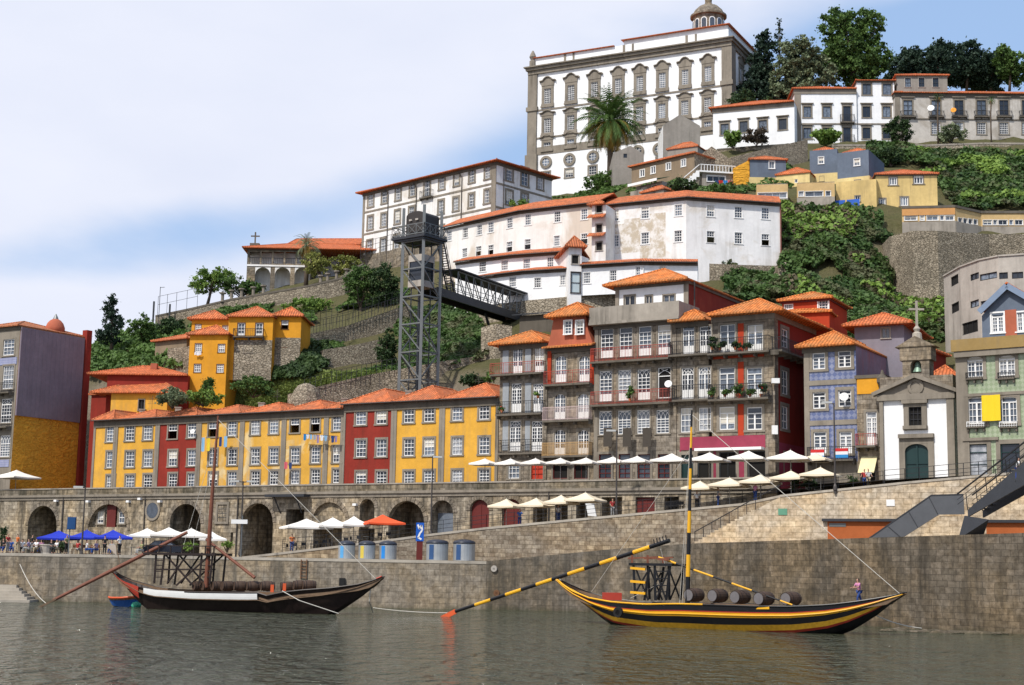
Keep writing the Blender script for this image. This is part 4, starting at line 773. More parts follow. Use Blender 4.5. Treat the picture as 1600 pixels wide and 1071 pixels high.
# ---------- church ----------
ch = Bld('chapel', 'small white and granite riverside chapel with a bell gable and a green door', 'church', (1379, 627), (1491, 625), Y=127.8, YR=124.6, depth=14, base=10.4, wall=m_white)
F = ch.front; pl = ch.pl
F.win(1430.5, 651, 20, 30, sur=.45, cols=3, rows=3, fm=m_iron, pm=m_dark, bt=.06, proj=.12); F.win(1433, 725, 36, 62, sur=.5, cols=2, rows=2, rise=.6, fm=m_woodd, pm=m_woodd, mid=1, name='door', proj=.12)
mb = MB()
for a0, a1 in ((1376, 1381.5), (1481, 1492.5)): u0, _ = F.uz(a0, 680); u1, _ = F.uz(a1, 680); mb.pbox(pl, u0, u1, -.25, .02, 10.4, ch.z1)
u0, z = F.uz(1372, 620); u1, _ = F.uz(1493, 620); mb.pbox(pl, u0, u1, -.35, .3, ch.z1 - .02, ch.z1 + .5); u, zt = F.uz(1431, 588)
mb.prism(pl, [(u0 - .2, ch.z1 + .5), (u1 + .2, ch.z1 + .5), (u, zt - .3)], -.1, 1.2)
for s0, s1 in (((u0 - .4, ch.z1 + .55), (u, zt)), ((u1 + .4, ch.z1 + .55), (u, zt))): mb.bar(pl.pt(*s0, -.2), pl.pt(*s1, -.2), .7, .32)
mb.lathe(pl.pt(u, (ch.z1 + zt) / 2 + .1, -.1), [(.7, 0), (.7, .12), (.45, .16), (.42, .05), (.01, .05)], 14, axis=-pl.n)
for xc in (1405, 1458): uu, zz = F.uz(xc, 680)
u0, z0 = F.uz(1405, 683); u1, _ = F.uz(1460, 683); mb.pbox(pl, u0, u1, -.4, .0, z0 - .15, z0 + .2); u0, z0 = F.uz(1410, 629); u1, _ = F.uz(1450, 629); mb.pbox(pl, u0, u1, -.35, .0, z0 - .15, z0 + .15); u0, z0 = F.uz(1412, 668); u1, _ = F.uz(1449, 668); mb.pbox(pl, u0, u1, -.35, .0, z0 - .2, z0 + .1)
ch.part('stone_frame', mb, m_granite)
mb = MB(); ua, zb = F.uz(1410, 590); ub, _ = F.uz(1452, 590); _, zs = F.uz(1430, 563); _, zc = F.uz(1430, 542); _, zq = F.uz(1430, 583); w = (ub - ua); c = (ua + ub) / 2; hw = w * .2
mb.pbox(pl, ua, c - hw, .1, 1.5, ch.z1, zs); mb.pbox(pl, c + hw, ub, .1, 1.5, ch.z1, zs); mb.pbox(pl, c - hw, c + hw, .1, 1.5, ch.z1, zq); spandrel(mb, c - hw, c + hw, zs - hw * 1.0, zs, .1, 1.5, hw, lambda x, y, z: pl.pt(x, z, y)); mb.pbox(pl, ua - .2, ub + .2, 0, 1.6, zs, zc - .0)
za = F.uz(1430, 525)[1]; mb.prism(pl, [(ua - .6, zc), (ub + .6, zc), (c, za)], -.1, 1.7); mb.pbox(pl, ua - 2.0, ub + 2.0, .0, 1.5, ch.z1 + .45, F.uz(1430, 588)[1]); ch.part('bell_gable', mb, m_granwall)
bell = empty('bell', pl.pt(c, zq + .2, .8), 'greenish bronze bell hanging in the chapel gable', 'bell'); mb = MB(); mb.lathe(pl.pt(c, zq + .15, .8), [(.48, 0), (.42, .15), (.3, .5), (.25, .8), (.1, .95)], 14); mb.build('bell_body', plain('bell_bronze', (0.22, 0.32, 0.25), .5, .3), bell); mb = MB(); mb.bar(pl.pt(c - hw, zq + 1.2, .8), pl.pt(c + hw, zq + 1.2, .8), .14); mb.build('yoke', m_woodb, bell)
mb = MB(); p = pl.pt(c, za, .7); mb.lathe(p, [(.45, -.3), (.4, .3), (.2, .45), (.32, .7), (.1, 1.0)], 10); mb.bar(p + V((0, 0, .9)), p + V((0, 0, 3.2)), .18); mb.bar(p + V((-.65, 0, 2.45)), p + V((.65, 0, 2.45)), .17); ch.part('cross', mb, m_coping)
mb = MB(); p = pl.pt(*F.uz(1376, 590), .5); mb.lathe(V((p.x, p.y, ch.z1 + .5)), [(.35, 0), (.35, .6), (.2, .8), (.5, 1.2), (.5, 1.6), (.2, 1.9), (.08, 2.3)], 10); ch.part('urn', mb, m_granite_d)
ch.finish(roof=None, cornice=0); hip(ch, pl, .3, pl.W - .3, 1.3, 13.5, ch.z1 + .2, 1.6, m_tile, 'roof', root=ch.root)
b = Bld('red_gable_house', 'low dark red house with tiled roof just behind the chapel bell gable', 'house', (1452, 548), (1478, 556), Y=139, YR=143, depth=6, base=14, wall=m_red); b.finish(rm=m_tile, rise=1.3, over=.4, cornice=0)
b = Bld('low_red_roof_house', 'low house with a red tiled roof right of the chapel gable', 'house', (1455, 592), (1492, 590), Y=137, YR=136, depth=6, base=12, wall=m_red); b.finish(rm=m_tile, rise=1.2, over=.4, cornice=0)
# ---------- green tiled house ----------
gh = Bld('green_tiled_house', 'green tiled house with stone surrounds and a yellow banner at the right edge', 'house', (1493, 551), (1680, 536), Y=123.5, YR=117.5, depth=10, base=10.6, wall=m_green)
F = gh.front; K = dict(sur=.28, cols=4, rows=3, mid=1, tr=.2, ft=.09, rise=.25)
for x in (1523.5, 1573.5, 1624): F.win(x, 574 - (x - 1523) * .05, 25, 32, **dict(K, pm=m_paneb)); 
F.win(1526, 642, 27, 42, **K); F.win(1577, 641, 25, 42, **K); F.win(1630, 640, 25, 42, **K)
for x in (1528, 1579, 1630): F.win(x, 720, 30, 52, sur=.35, cols=1, rows=2, tr=.25, rail=0, fm=m_woodd, pm=m_paneb if x < 1550 else m_pane, name='door')
for x in (1523.5, 1573.5): F.balcony(x - 13, x + 13, 591, 9, m_iron, out=.35, bal=.2, slab=.1)
for x in (1526, 1577): F.balcony(x - 14, x + 14, 667, 8, m_frame, out=.35, bal=.2, slab=.1)
mb = MB(); pl = gh.pl; mb.pbox(pl, 0, 1.0, -.1, 0, 10.6, gh.z1 - .4); u0, z = F.uz(1506, 619); mb.pbox(pl, u0, u0 + 9, -.12, 0, z - .1, z + .15); u0, z = F.uz(1505, 688); mb.pbox(pl, u0, u0 + 3, -.2, 0, z - .1, z + .15); mb.pbox(pl, 0, pl.W, -.45, 0, gh.z1 - .5, gh.z1 - .02); gh.part('stone_trim', mb, m_granite)
mb = MB(); mb.pbox(pl, -.2, pl.W, -.55, -.2, gh.z1, gh.z1 + 1.0); gh.part('mossy_parapet', mb, plaster('mossy_ochre_stone', (0.34, 0.23, 0.09), (0.2, 0.17, 0.12), .6))
gh.finish(roof=None, cornice=0); mb = MB(); mb.pbox(pl, 0, pl.W, 0, gh.depth, gh.z1 - .1, gh.z1 - .02); gh.part('flat_roof', mb, m_conold)
mb = MB(); u0, zt = F.uz(1536, 619); u1, _ = F.uz(1565, 619); _, zb = F.uz(1540, 659)
k = 8
for i in range(k): f0, f1 = i / k, (i + 1) / k; o = lambda f: -.38 - .06 * math.sin(f * 9); mb.hexa([pl.pt(u0 + (u1 - u0) * f0, zb, o(f0)), pl.pt(u0 + (u1 - u0) * f1, zb, o(f1)), pl.pt(u0 + (u1 - u0) * f1, zb, o(f1) + .02), pl.pt(u0 + (u1 - u0) * f0, zb, o(f0) + .02), pl.pt(u0 + (u1 - u0) * f0, zt, o(f0)), pl.pt(u0 + (u1 - u0) * f1, zt, o(f1)), pl.pt(u0 + (u1 - u0) * f1, zt, o(f1) + .02), pl.pt(u0 + (u1 - u0) * f0, zt, o(f0) + .02)])
tag(mb.build('banner', plain('yellow_cloth', (0.80, 0.56, 0.02), .8, var=.04)), 'plain yellow banner hung between two windows of the green house', 'banner')
# slate gabled dormer house on top
b = Bld('slate_gable_house', 'slate clad gabled house with blue bargeboards above the green tiled house', 'house', (1534, 494), (1640, 488), Y=126, YR=123, depth=11, base=gh.z1 - .3, wall=m_slate)
F = b.front; pl = b.pl; F.win(1559, 505, 19, 30, cols=4, rows=4, mid=1, tr=.2, ft=.1, sur=.14, sm=m_frame, proj=.03); F.win(1598, 503, 18, 30, cols=4, rows=4, mid=1, ft=.1, sur=.14, sm=m_frame, proj=.03)
ap = F.uz(1575, 448); mb = MB(); mb.prism(pl, [(0, b.z1), (pl.W, b.z1), (ap[0], ap[1])], 0, 6); b.part('gable', mb, m_slate)
mb = MB(); u0, zt = F.uz(1570, 485); u1, _ = F.uz(1588, 485); mb.pbox(pl, u0, u1, -.04, 0, b.z0, zt); b.part('shutter', mb, m_pink)
mb = MB(); e0, e1 = F.uz(1532, 489), (pl.W + .8, b.z1 - .5); mb.bar(pl.pt(*e0, -.45), pl.pt(*ap, -.45), .16, .5); mb.bar(pl.pt(*e1, -.45), pl.pt(*ap, -.45), .16, .5); b.part('bargeboard', mb, plain('blue_grey_paint', (0.2, 0.26, 0.36)))
mb = MB()
for e in (e0, e1): mb.hexa([pl.pt(e[0], e[1] + .2, -.5), pl.pt(ap[0], ap[1] + .2, -.5), pl.pt(ap[0], ap[1] + .2, 7), pl.pt(e[0], e[1] + .2, 7), pl.pt(e[0], e[1] + .35, -.5), pl.pt(ap[0], ap[1] + .35, -.5), pl.pt(ap[0], ap[1] + .35, 7), pl.pt(e[0], e[1] + .35, 7)])
b.part('roof', mb, m_tile); b.finish(roof=None, cornice=0)
# ---------- curved concrete building ----------
cb = empty('concrete_building', P(1520, 520, 146), 'curved pale concrete building with strip windows at the right edge', 'building'); mb = MB(); n_ = 12; prev = None; cw = []
cpts = [(1474, 415, 152), (1500, 411, 147), (1530, 407.5, 143.5), (1560, 405, 141.5), (1600, 403, 140.5), (1660, 401, 141.5), (1720, 402, 144)]
z0 = 16; facs = []; top = [P(*c) for c in cpts]; zt = top[2].z
for a, b_ in zip(top[:-1], top[1:]): facs.append(Fac(a, b_, z0, zt, cb))
def cwin(px, py, wp, hp, **k):
    for f, c0, c1 in zip(facs, cpts[:-1], cpts[1:]):
        if c0[0] <= px < c1[0]: f.win(px, py, wp, hp, **k)
cwin(1491.5, 438.5, 12, 15, cols=1, rows=1, fm=m_iron, pm=m_dark); cwin(1492.5, 481, 12, 15, cols=1, rows=1, fm=m_iron, pm=m_dark)
for x0, x1 in ((1516, 1529.5), (1530.5, 1558), (1560.5, 1575), (1581, 1599), (1601, 1640)):
    cwin((x0 + x1) / 2, 432.5 - (x0 - 1516) * .03, x1 - x0, 10, cols=2, rows=1, fm=m_iron); cwin((x0 + x1) / 2, 475 - (x0 - 1516) * .02, x1 - x0, 11, cols=2, rows=1, fm=m_iron)
cwin(1515, 512, 26, 19, cols=3, rows=1, fm=m_iron, pm=m_dark)
for f in facs: f.wall(mb)
A = top[0] + V((4, 10, 0)); B = top[-1] + V((2, 12, 0)); mb.face([V((top[0].x, top[0].y, z0)), V((top[0].x, top[0].y, zt)), V((A.x, A.y, zt)), V((A.x, A.y, z0))][::-1]); mb.face([V((p.x, p.y, zt)) for p in top] + [V((B.x, B.y, zt)), V((A.x, A.y, zt))]); mb.face([V((A.x, A.y, z0)), V((B.x, B.y, z0)), V((B.x, B.y, zt)), V((A.x, A.y, zt))]); mb.build('wall', m_concrete, cb)
mb = MB()
for f in facs: mb.pbox(f, 0, f.W, -.12, .2, zt, zt + .15)
mb.build('parapet_cap', m_concrete, cb)
# ---------- left violet building ----------
vb = Bld('violet_building', 'tall building at the left edge with a violet sheet flank over ochre stucco', 'building', (-60, 519), (31, 525), plane=AP.off(2.2), depth=10.5, base=10.4, wall=m_azul if False else m_granite, sidem=m_ochre)
F = vb.front; pl = vb.pl
for x in (-22, -4 + 0, 14): pass
for x, ys_ in ((13, (543, 587, 0, 699)), (-18, (543, 587, 0, 699))):
    F.win(x + 1, 543, 17, 25, **dict(sur=.2, cols=3, rows=4, ft=.1)); F.win(x, 590, 17, 36, **dict(sur=.2, cols=4, rows=5, ft=.1)); F.win(x - 3, 642, 17, 38, **dict(sur=.2, cols=4, rows=5, ft=.1, tr=.25, fan=1)); F.win(x - 5, 697, 16, 34, **dict(sur=.2, cols=4, rows=5, goth=1, tr=.4, ft=.09))
F.balcony(-40, 22, 613, 14, m_iron, bal=.25); F.balcony(-40, 18, 667, 13, m_iron, bal=.25)
for y in (570, 726): mb = MB(); u0, z = F.uz(-50, y); u1, _ = F.uz(26 if y < 600 else 14, y); mb.pbox(pl, u0, u1, -.06, 0, z - .45, z + .45); vb.part('tiled_band', mb, azulejo('lilac_tiles', (0.24, 0.26, 0.42), (0.33, 0.34, 0.46)))
mb = MB(); W_ = pl.W; zv = F.uz(26, 649)[1]; vb.right.wall; mb.pbox(pl, W_ + .003, W_ + .25, .05, 10.4, zv, vb.z1 - .1)
for i in range(15): mb.pbox(pl, W_ + .25, W_ + .27, .1 + i * .7, .14 + i * .7, zv, vb.z1 - .12)
vb.part('sheet_cladding', mb, m_violet)
vb.finish(rm=m_tilew, rise=1.6, over=.5, oside=.1, cornice=.4)
mb = MB(); p = vb.pl.pt(vb.pl.W - 1.9, vb.z1 + 1.0, 7.2); mb.lathe(p, [(1.25, -.9), (1.22, .0), (1.0, .55), (.7, .9), (.36, 1.1)], 18); o = vb.part('dome', mb, m_pink, smooth=True); mb = MB(); mb.lathe(p, [(.38, 1.08), (.3, 1.3), (.05, 1.8)], 10); mb.build('finial', m_steel, o)
mb = MB(); q = vb.c[2]; mb.pbox(pl, pl.W - .4, pl.W + .45, vb.depth + .02, vb.depth + .9, 10.4, vb.z1 + 1.0); vb.part('firewall', mb, m_red)
# ================= UPPER TOWN =================
nb = AP.n.copy()
def shedroof(root, pts, zc, depth, rise, mat, over=.6, t=.16, name='roof', nb=nb):
    mb = MB(); F_ = [V((p.x, p.y, zc)) - nb * over for p in pts]; Bk = [V((p.x, p.y, zc + rise)) + nb * depth for p in pts]; T_ = V((0, 0, t))
    for i in range(len(pts) - 1): mb.hexa([F_[i], F_[i + 1], Bk[i + 1], Bk[i], F_[i] + T_, F_[i + 1] + T_, Bk[i + 1] + T_, Bk[i] + T_])
    o = mb.build(name, mat, root); mb = MB()
    for i in range(len(pts) - 1): mb.tube([F_[i] - V((0, 0, .02)), F_[i + 1] - V((0, 0, .02))], .09, 5)
    mb.build('gutter', m_gutter, root, uv=False); return o
class Poly:
    def __init__(s, name, label, cat, pts, zref, base, wall, depth=9, group=None, nv=None):
        s.nv = nv or nb
        k = P(*zref); s.z1 = k.z; s.pts = [PZ(px, py, s.z1) for px, py in pts]; s.px = [p[0] for p in pts]; c = s.pts[len(pts) // 2]; s.root = empty(name, (c.x, c.y, base), label, cat, group)
        s.z0 = base; s.f = [Fac(a, b, base, s.z1, s.root) for a, b in zip(s.pts[:-1], s.pts[1:])]; s.wallm = wall; s.depth = depth
    def win(s, px, *a, **k):
        for i, f in enumerate(s.f):
            if px < s.px[i + 1] or i == len(s.f) - 1: return f.win(px, *a, **k)
    def finish(s, rm=None, rise=1.6, rdepth=None, over=.6, cornice=.35):
        mb = MB()
        for f in s.f: f.wall(mb)
        A, B = s.pts[0], s.pts[-1]; A2, B2 = A + s.nv * s.depth, B + s.nv * s.depth
        for p, q in ((A2, A), (B, B2), (B2, A2)): mb.face([V((p.x, p.y, s.z0)), V((q.x, q.y, s.z0)), V((q.x, q.y, s.z1)), V((p.x, p.y, s.z1))])
        mb.build('wall', s.wallm, s.root)
        if cornice:
            mb = MB()
            for f in s.f: mb.pbox(f, 0, f.W, -.15, .02, s.z1 - cornice, s.z1)
            mb.build('cornice', m_granite_d, s.root)
        rd = rdepth or s.depth / 2
        if rm: shedroof(s.root, s.pts, s.z1, rd, rise, rm, over, nb=s.nv); shedroof(s.root, [p + s.nv * (s.depth + .3) for p in s.pts][::-1], s.z1, -(s.depth + .3 - rd), rise, rm, 0, name='rear_roof', nb=s.nv)
        return s
# ---------- palace ----------
pa = Bld('palace', 'huge white and granite palace crowning the hill with two rows of hooded windows', 'palace', (829, 107), (1141, 60), Y=298, depth=34, base=P(829, 300, 298).z - 6, wall=m_white)
F = pa.front; pl = pa.pl; r1 = [(856, 150.5), (892.5, 145.5), (929, 140.4), (966.4, 135), (1000, 131), (1035, 126), (1070.7, 121), (1106.5, 116)]; r2y = [196.6, 192, 188, 183.5, 178.5, 174, 168.7, 164.4]; r3y = [227.6, 222.8, 218.5, 214, 210, 205, 200, 195]
for i, (x, y) in enumerate(r1):
    F.win(x, y, 10.5, 23.5, sur=.6, hood='baroque', cols=4, rows=7, bt=.06, ft=.1, proj=.15, sill=.1); F.win(x - .5, r2y[i], 11, 22.5, sur=.55, hood='small', cols=4, rows=7, bt=.06, ft=.1, proj=.15, sill=.1)
    F.win(x - 1, r3y[i], 11, 9, sur=.5, hood='small', cols=3, rows=2, proj=.1)
    F.win(x - 3, r3y[i] + 48, 12, 13, sur=.3, cols=3, rows=3)
mb = MB(); cs = []
for i, x in enumerate([853.4, 890, 926.8, 963, 997, 1030, 1066]):
    u, z = F.uz(x, 254 - (x - 853) * .115); mbo = MB(); mbo.lathe(pl.pt(u, z, -.02), [(1.35, -.05), (1.35, .25), (.85, .3), (.8, .1), (.01, .1)], 20, axis=-pl.n); o = mbo.build('oculus', m_granite, pa.root); m2 = MB(); m2.lathe(pl.pt(u, z, -.12), [(.82, 0), (.82, .03)], 16, axis=-pl.n); m2.build('pane', m_pane, o)
    m2 = MB(); 
    for dx in (-.3, .3): m2.bar(pl.pt(u + dx, z - .8, -.17), pl.pt(u + dx, z + .8, -.17), .07); m2.bar(pl.pt(u - .8, z + dx, -.17), pl.pt(u + .8, z + dx, -.17), .07)
    m2.build('frame', m_frame, o, uv=False)
mb = MB(); uL_, uR_ = 0, pl.W
for (x, y, h) in ((839, 173.5, .35), (839, 217, .35)): z = F.uz(x, y)[1]; mb.pbox(pl, 0, pl.W, -.12, 0, z - h / 2, z + h / 2)
z0_, z1_ = F.uz(840, 243)[1], F.uz(840, 231)[1]; mb.pbox(pl, 0, pl.W, -.1, 0, z0_, z1_)
pa.part('string_course', mb, m_granite)
for u in (-.4, pl.W - 1.7):
    mb = MB(); mb.pbox(pl, u, u + 2.1, -.35, (.02 if u < 0 else 2.2), pa.z0, pa.z1 - 1); zz = F.uz(833, 172)[1]; mb.pbox(pl, u - .25, u + 2.35, -.6, .02, zz - .4, zz + .5); zz = F.uz(833, 243)[1]; mb.pbox(pl, u - .3, u + 2.4, -.65, .02, pa.z0, zz); pa.part('pilaster', mb, m_granite)
mb = MB(); z = pa.z1
for y, a, b_ in ((-.5, 1.6, .8), (-.9, .8, .25), (-1.3, .25, 0)): mb.pbox(pl, y * .8, pl.W - y * .8, y, pa.depth - y, z - a, z - b_)
pa.part('main_cornice', mb, m_granite)
for y in (8, 15): pa.right.win(1158, 118 if y == 8 else 165, 5, 22, sur=.6, hood='baroque', cols=4, rows=7) if y == 8 else None
pa.finish(roof=None, cornice=0)
mb = MB(); mb.pbox(pl, .6, pl.W - .5, .4, pa.depth - 1, z, z + 2.1); pa.part('attic_wall', mb, m_white); hip(pa, pl, .1, 19, -.1, pa.depth, z + 2.1, 2.4, m_tiler, root=pa.root, caps=False); mb = MB(); mb.pbox(pl, 21, pl.W - .7, .5, pa.depth - 2, z + 2.1, z + 3.0); pa.part('raised_attic', mb, m_white); hip(pa, pl, 20.6, pl.W - .1, -.2, pa.depth, z + 3.0, 3.6, m_tiler, 'raised_roof', root=pa.root, caps=False)
mb = MB()
for px in (880, 972, 1070): u = F.uz(px, 90)[0]; mb.pbox(pl, u, u + .5, .3, .38, z, z + 2.1); mb.pbox(pl, u + 2, u + 2.4, .3, .38, z, z + 2.1)
pa.part('attic_pilaster', mb, m_granite)
p = P(1107, 42, 301); mb = MB(); mb.lathe(p, [(3.3, -4), (3.3, 1.8), (3.9, 1.9), (3.9, 2.3), (3.4, 2.5), (3.0, 3.4), (2.1, 4.3), (1.0, 4.8), (.9, 5.0), (.7, 5.2), (.8, 6.6), (1.1, 6.8), (.5, 7.4), (.2, 8.0)], 24); o = pa.part('lantern_dome', mb, m_granwall)
for i in range(12):
    a = 2 * math.pi * i / 12 + .1; c = p + V((3.3 * math.sin(a), -3.3 * math.cos(a), -1.4)); m2 = MB(); q = Plane(c - V((math.cos(a), math.sin(a), 0)) * .65, c + V((math.cos(a), math.sin(a), 0)) * .65); pp = [(x + .65, c.z + zz) for x, zz in arch_poly(1.3, 2.5, .6, 8)]; m2.prism(q, pp, -.06, .02)
    w_ = m2.build('lantern_window', m_frame, pa.root); m2 = MB(); pp = [(x + .65, c.z + zz + .12) for x, zz in arch_poly(1.0, 2.2, .5, 8)]; m2.prism(q, pp, -.09, -.05); m2.build('pane', m_pane, w_)
p = pl.pt(.3, z, .4); mb = MB(); mb.lathe(p, [(.7, 0), (.7, 1.6), (.4, 1.8), (.75, 2.5), (.5, 3.2), (.15, 3.9)], 10); pa.part('corner_urn', mb, m_granite)
# ---------- seminary ----------
se = Bld('seminary', 'long two-sided off white building with granite bands and a tiled hip roof below the palace', 'building', (568, 303), (776, 253), Y=246, depth=13, base=P(568, 418, 246).z - 4, wall=m_whiteold)
F = se.front; S = dict(sur=.32, cols=3, rows=4, pm=m_paneb, bt=.05, sm=m_granite)
for x, y in ((193, 452), (297, 425), (401, 402), (509, 372), (733, 320), (846, 292), (962, 268), (1081, 240)): F.win(540 + x / 4.869, 220 + y / 4.869, 7.6, 20, **S)
F.win(540 + 621 / 4.869, 220 + 358 / 4.869, 8, 26, **S); zz = F.uz(668, 309)[1]; uu = F.uz(668, 309)[0]; F.balm(uu - 1.4, uu + 1.4, zz, 1.1, m_iron, out=.6, bal=.25)
for x, y in ((188, 625), (292, 603), (395, 580), (503, 555), (727, 505), (840, 482), (958, 455), (1076, 425), (183, 810), (287, 795), (388, 770), (500, 745), (727, 700)): F.win(540 + x / 4.869, 220 + y / 4.869, 7.6, 20, **S)
G = se.right
G.win(796, 271.5, 9.5, 22, **S); G.win(820, 277, 10, 27, **dict(S, cols=2, fm=m_frame)); G.win(844, 285, 8.5, 22, **S); G.win(795.5, 309, 9.5, 22, **S); G.win(819.5, 313, 9.5, 20, **S)
mb = MB(); pl = se.pl
for y in (333, 367): zz = F.uz(568, y)[1]; mb.pbox(pl, 0, pl.W, -.06, 0, zz - .16, zz + .16); mb.pbox(pl, pl.W, pl.W + .06, 0, se.depth, zz - .16, zz + .16)
se.part('string_course', mb, m_granite); zz = F.uz(568, 400)[1]; mb = MB(); mb.pbox(pl, -.1, pl.W + .1, -.12, se.depth, se.z0, zz); se.part('stone_base', mb, m_granwall)
mb = MB()
for x, y in ((330, 350), (545, 300), (890, 215)): u = F.uz(540 + x / 4.869, 220 + y / 4.869)[0]; mb.tube([pl.pt(u, se.z0 + 3, -.12), pl.pt(u, se.z1 - 1.2, -.12), pl.pt(u - .5, se.z1 - .3, -.5)], .08, 6)
mb.tube([pl.pt(pl.W + .12, se.z0 + 3, 1.6), pl.pt(pl.W + .12, se.z1 - .5, 1.6)], .08, 6); se.part('downpipe', mb, m_gutter)
se.finish(rm=m_tiler, rise=2.6, over=1.0, oside=1.0, cornice=.5, pil=[(0, .5), (-1.0, 1.0)])
# ---------- long white housing ----------
WH = dict(cols=3, rows=4, ft=.09, bt=.05, sur=.08, sm=m_frame, proj=.03, sill=.08)
L1 = Poly('white_hillside_house', 'long stained white house stepping round the hillside behind the lift bridge', 'house', [(694, 357), (813, 331), (938, 317)], (813, 331, 206), P(720, 420, 215).z - 3, m_patchy, 10)
for i, (x, y) in enumerate([(702, 369), (727, 364), (749, 359.5), (767, 355.6), (796.5, 348.6), (825, 343.7), (871, 339), (913, 335)]): L1.win(x, y, 7.5 + i * .35, 15.5 + i * .3, **WH)
for i, (x, y) in enumerate([(726, 395.5), (748, 392.7), (767, 390.6), (796, 386), (824.5, 382), (870, 377), (913, 373.5)]): L1.win(x, y, 7.5 + i * .4, 14 + i * .4, **dict(WH, open=1 if i in (1, 2, 3, 4, 6) else 0))
L1.finish(m_tile, 2.2, 4.2)
R1 = Poly('white_corner_house', 'big white house with a peeling left half and open sashes above the ivy', 'house', [(946, 322), (1072, 309.5), (1220, 319.5)], (1072, 309.5, 196), P(1217, 440, 198).z - 3, m_whiteold, 10, nv=V((.13, .99, 0)))
for i, (x, y) in enumerate([(961, 337), (1008, 333), (1060, 329), (1110.5, 330), (1154, 332), (1196, 334)]): R1.win(x, y, 12, 18, **WH)
for i, (x, y) in enumerate([(961, 377), (1008, 373), (1059.5, 369.5), (1110.5, 370.5), (1154, 372.5), (1196, 375)]): R1.win(x, y, 12, 18, **dict(WH, open=1 if i in (3, 5) else 0))
mb = MB(); f = R1.f[0]; z = R1.z1; u0, _ = f.uz(958, 360); u1, _ = f.uz(1038, 360)
q = R1.f[1]; mb.tube([q.pt(q.W - .1, R1.z0 + 2, -.15), q.pt(q.W - .1, R1.z1, -.15)], .1, 6); mb.tube([f.pt(.3, R1.z0 + 2, -.15), f.pt(.3, R1.z1, -.15)], .1, 6); mb.build('downpipe', m_pipe, R1.root)
R1.finish(m_tile, 2.0, 4.2)
# stained plaster patch as its own thin render layer on the left part
mb = MB()
for x0, x1, y0, y1, dd in ((952, 1000, 352, 398, .004), (1000, 1040, 336, 405, .008), (975, 1000, 343, 352, .006)):
    u0, zt = f.uz(x0, y0); u1, _ = f.uz(x1, y0); _, zb = f.uz(x0, y1)
    for (sx0, sx1, sz0, sz1) in ((u0, u1, zb, zt),):
        hs = [h for h in f.holes if h[0] < sx1 and h[1] > sx0 and h[2] < sz1 and h[3] > sz0]
        us = sorted({sx0, sx1, *[min(max(v_, sx0), sx1) for h in hs for v_ in (h[0] - .12, h[1] + .12)]}); zs = sorted({sz0, sz1, *[min(max(v_, sz0), sz1) for h in hs for v_ in (h[2] - .2, h[3] + .12)]})
        for a, b_ in zip(us[:-1], us[1:]):
            for c, d in zip(zs[:-1], zs[1:]):
                um, zm = (a + b_) / 2, (c + d) / 2
                if not any(h[0] - .1 < um < h[1] + .1 and h[2] - .15 < zm < h[3] + .1 for h in hs): mb.face([f.pt(a, c, -dd), f.pt(b_, c, -dd), f.pt(b_, d, -dd), f.pt(a, d, -dd)])
t = NT('bare_render_patch'); v = t.coord(); nn = t.noise(v, .8, 6, .7); t.done(t.mix(t.rng(nn, .42, .56), (.72, .69, .65), t.mix(t.noise(v, 3, 5), (.42, .35, .26), (.56, .49, .39))), .95); mb.build('bare_patch', t.m, R1.root)
# upper stair bay between the two
sb = Bld('stair_bay', 'narrow stair bay with little tiled roofs between the two long white houses', 'house', (925, 322), (947, 320), Y=198.3, depth=6, base=30, wall=m_whiteold)
for y in (326, 357, 385): sb.front.win(936, y, 10, 14, sur=.1, cols=1, rows=1, fm=m_concrete, pm=m_dark, sm=m_concrete)
sb.finish(rm=m_tile, rise=.8, over=.7, oside=(.5, 0), cornice=0)
for y in (341, 370): z = sb.front.uz(936, y)[1]; shed(sb.pl, -.4, sb.pl.W, -.9, .1, z - .1, z + .5, m_tile, sb.root, 'small_roof')
L2 = Poly('middle_white_house', 'low white storey with four sash windows in the middle of the white houses', 'house', [(712, 411), (800, 400), (892, 393.5)], (892, 393.5, 193), 28, m_white, 5)
for x, y in ((754, 417), (788.5, 415), (823, 412), (860, 409.5)): L2.win(x, y, 10.5, 16, **WH)
L2.finish(m_tile, 1.2, 3)
L3 = Poly('lower_white_house', 'lowest left white storey beside the lift bridge under a tiled roof', 'house', [(750, 433.5), (820, 425), (889, 421)], (889, 421, 188.5), P(820, 471, 191).z, m_white, 5)
for x, y in ((801, 441), (840, 442), (880.5, 438)): L3.win(x, y, 10.5, 16, **WH)
L3.finish(m_tile, 1.0, 3)
L4 = Poly('lower_right_white_house', 'low white storey right of the glass stair slot behind the orange terrace house roof', 'house', [(907, 416), (1000, 410.5), (1090, 411.5)], (907, 416, 187.2), P(900, 464, 188).z, m_white, 6, nv=V((.14, .99, 0)))
for x, y in ((917, 435), (958, 431), (999, 425), (1035, 424)): L4.win(x, y, 11, 17, **WH)
L4.finish(m_tile, 1.0, 3)
st_ = Bld('stair_tower', 'white stair tower with an opening and a tall pale glass slot', 'tower', (889, 387), (909, 388), Y=186.6, depth=7, base=P(900, 490, 187).z, wall=m_whiteold)
st_.front.win(899, 406, 11, 14, sur=.1, cols=1, rows=1, fm=m_concrete, pm=m_dark, sm=m_concrete); st_.front.win(899.5, 442, 14, 32, cols=1, rows=2, sur=.1, fm=m_gutter, pm=plain('pale_glass', (0.5, 0.58, 0.6), .15), sm=m_gutter)
st_.finish(rm=m_tile, rise=1.6, over=.6, cornice=0)
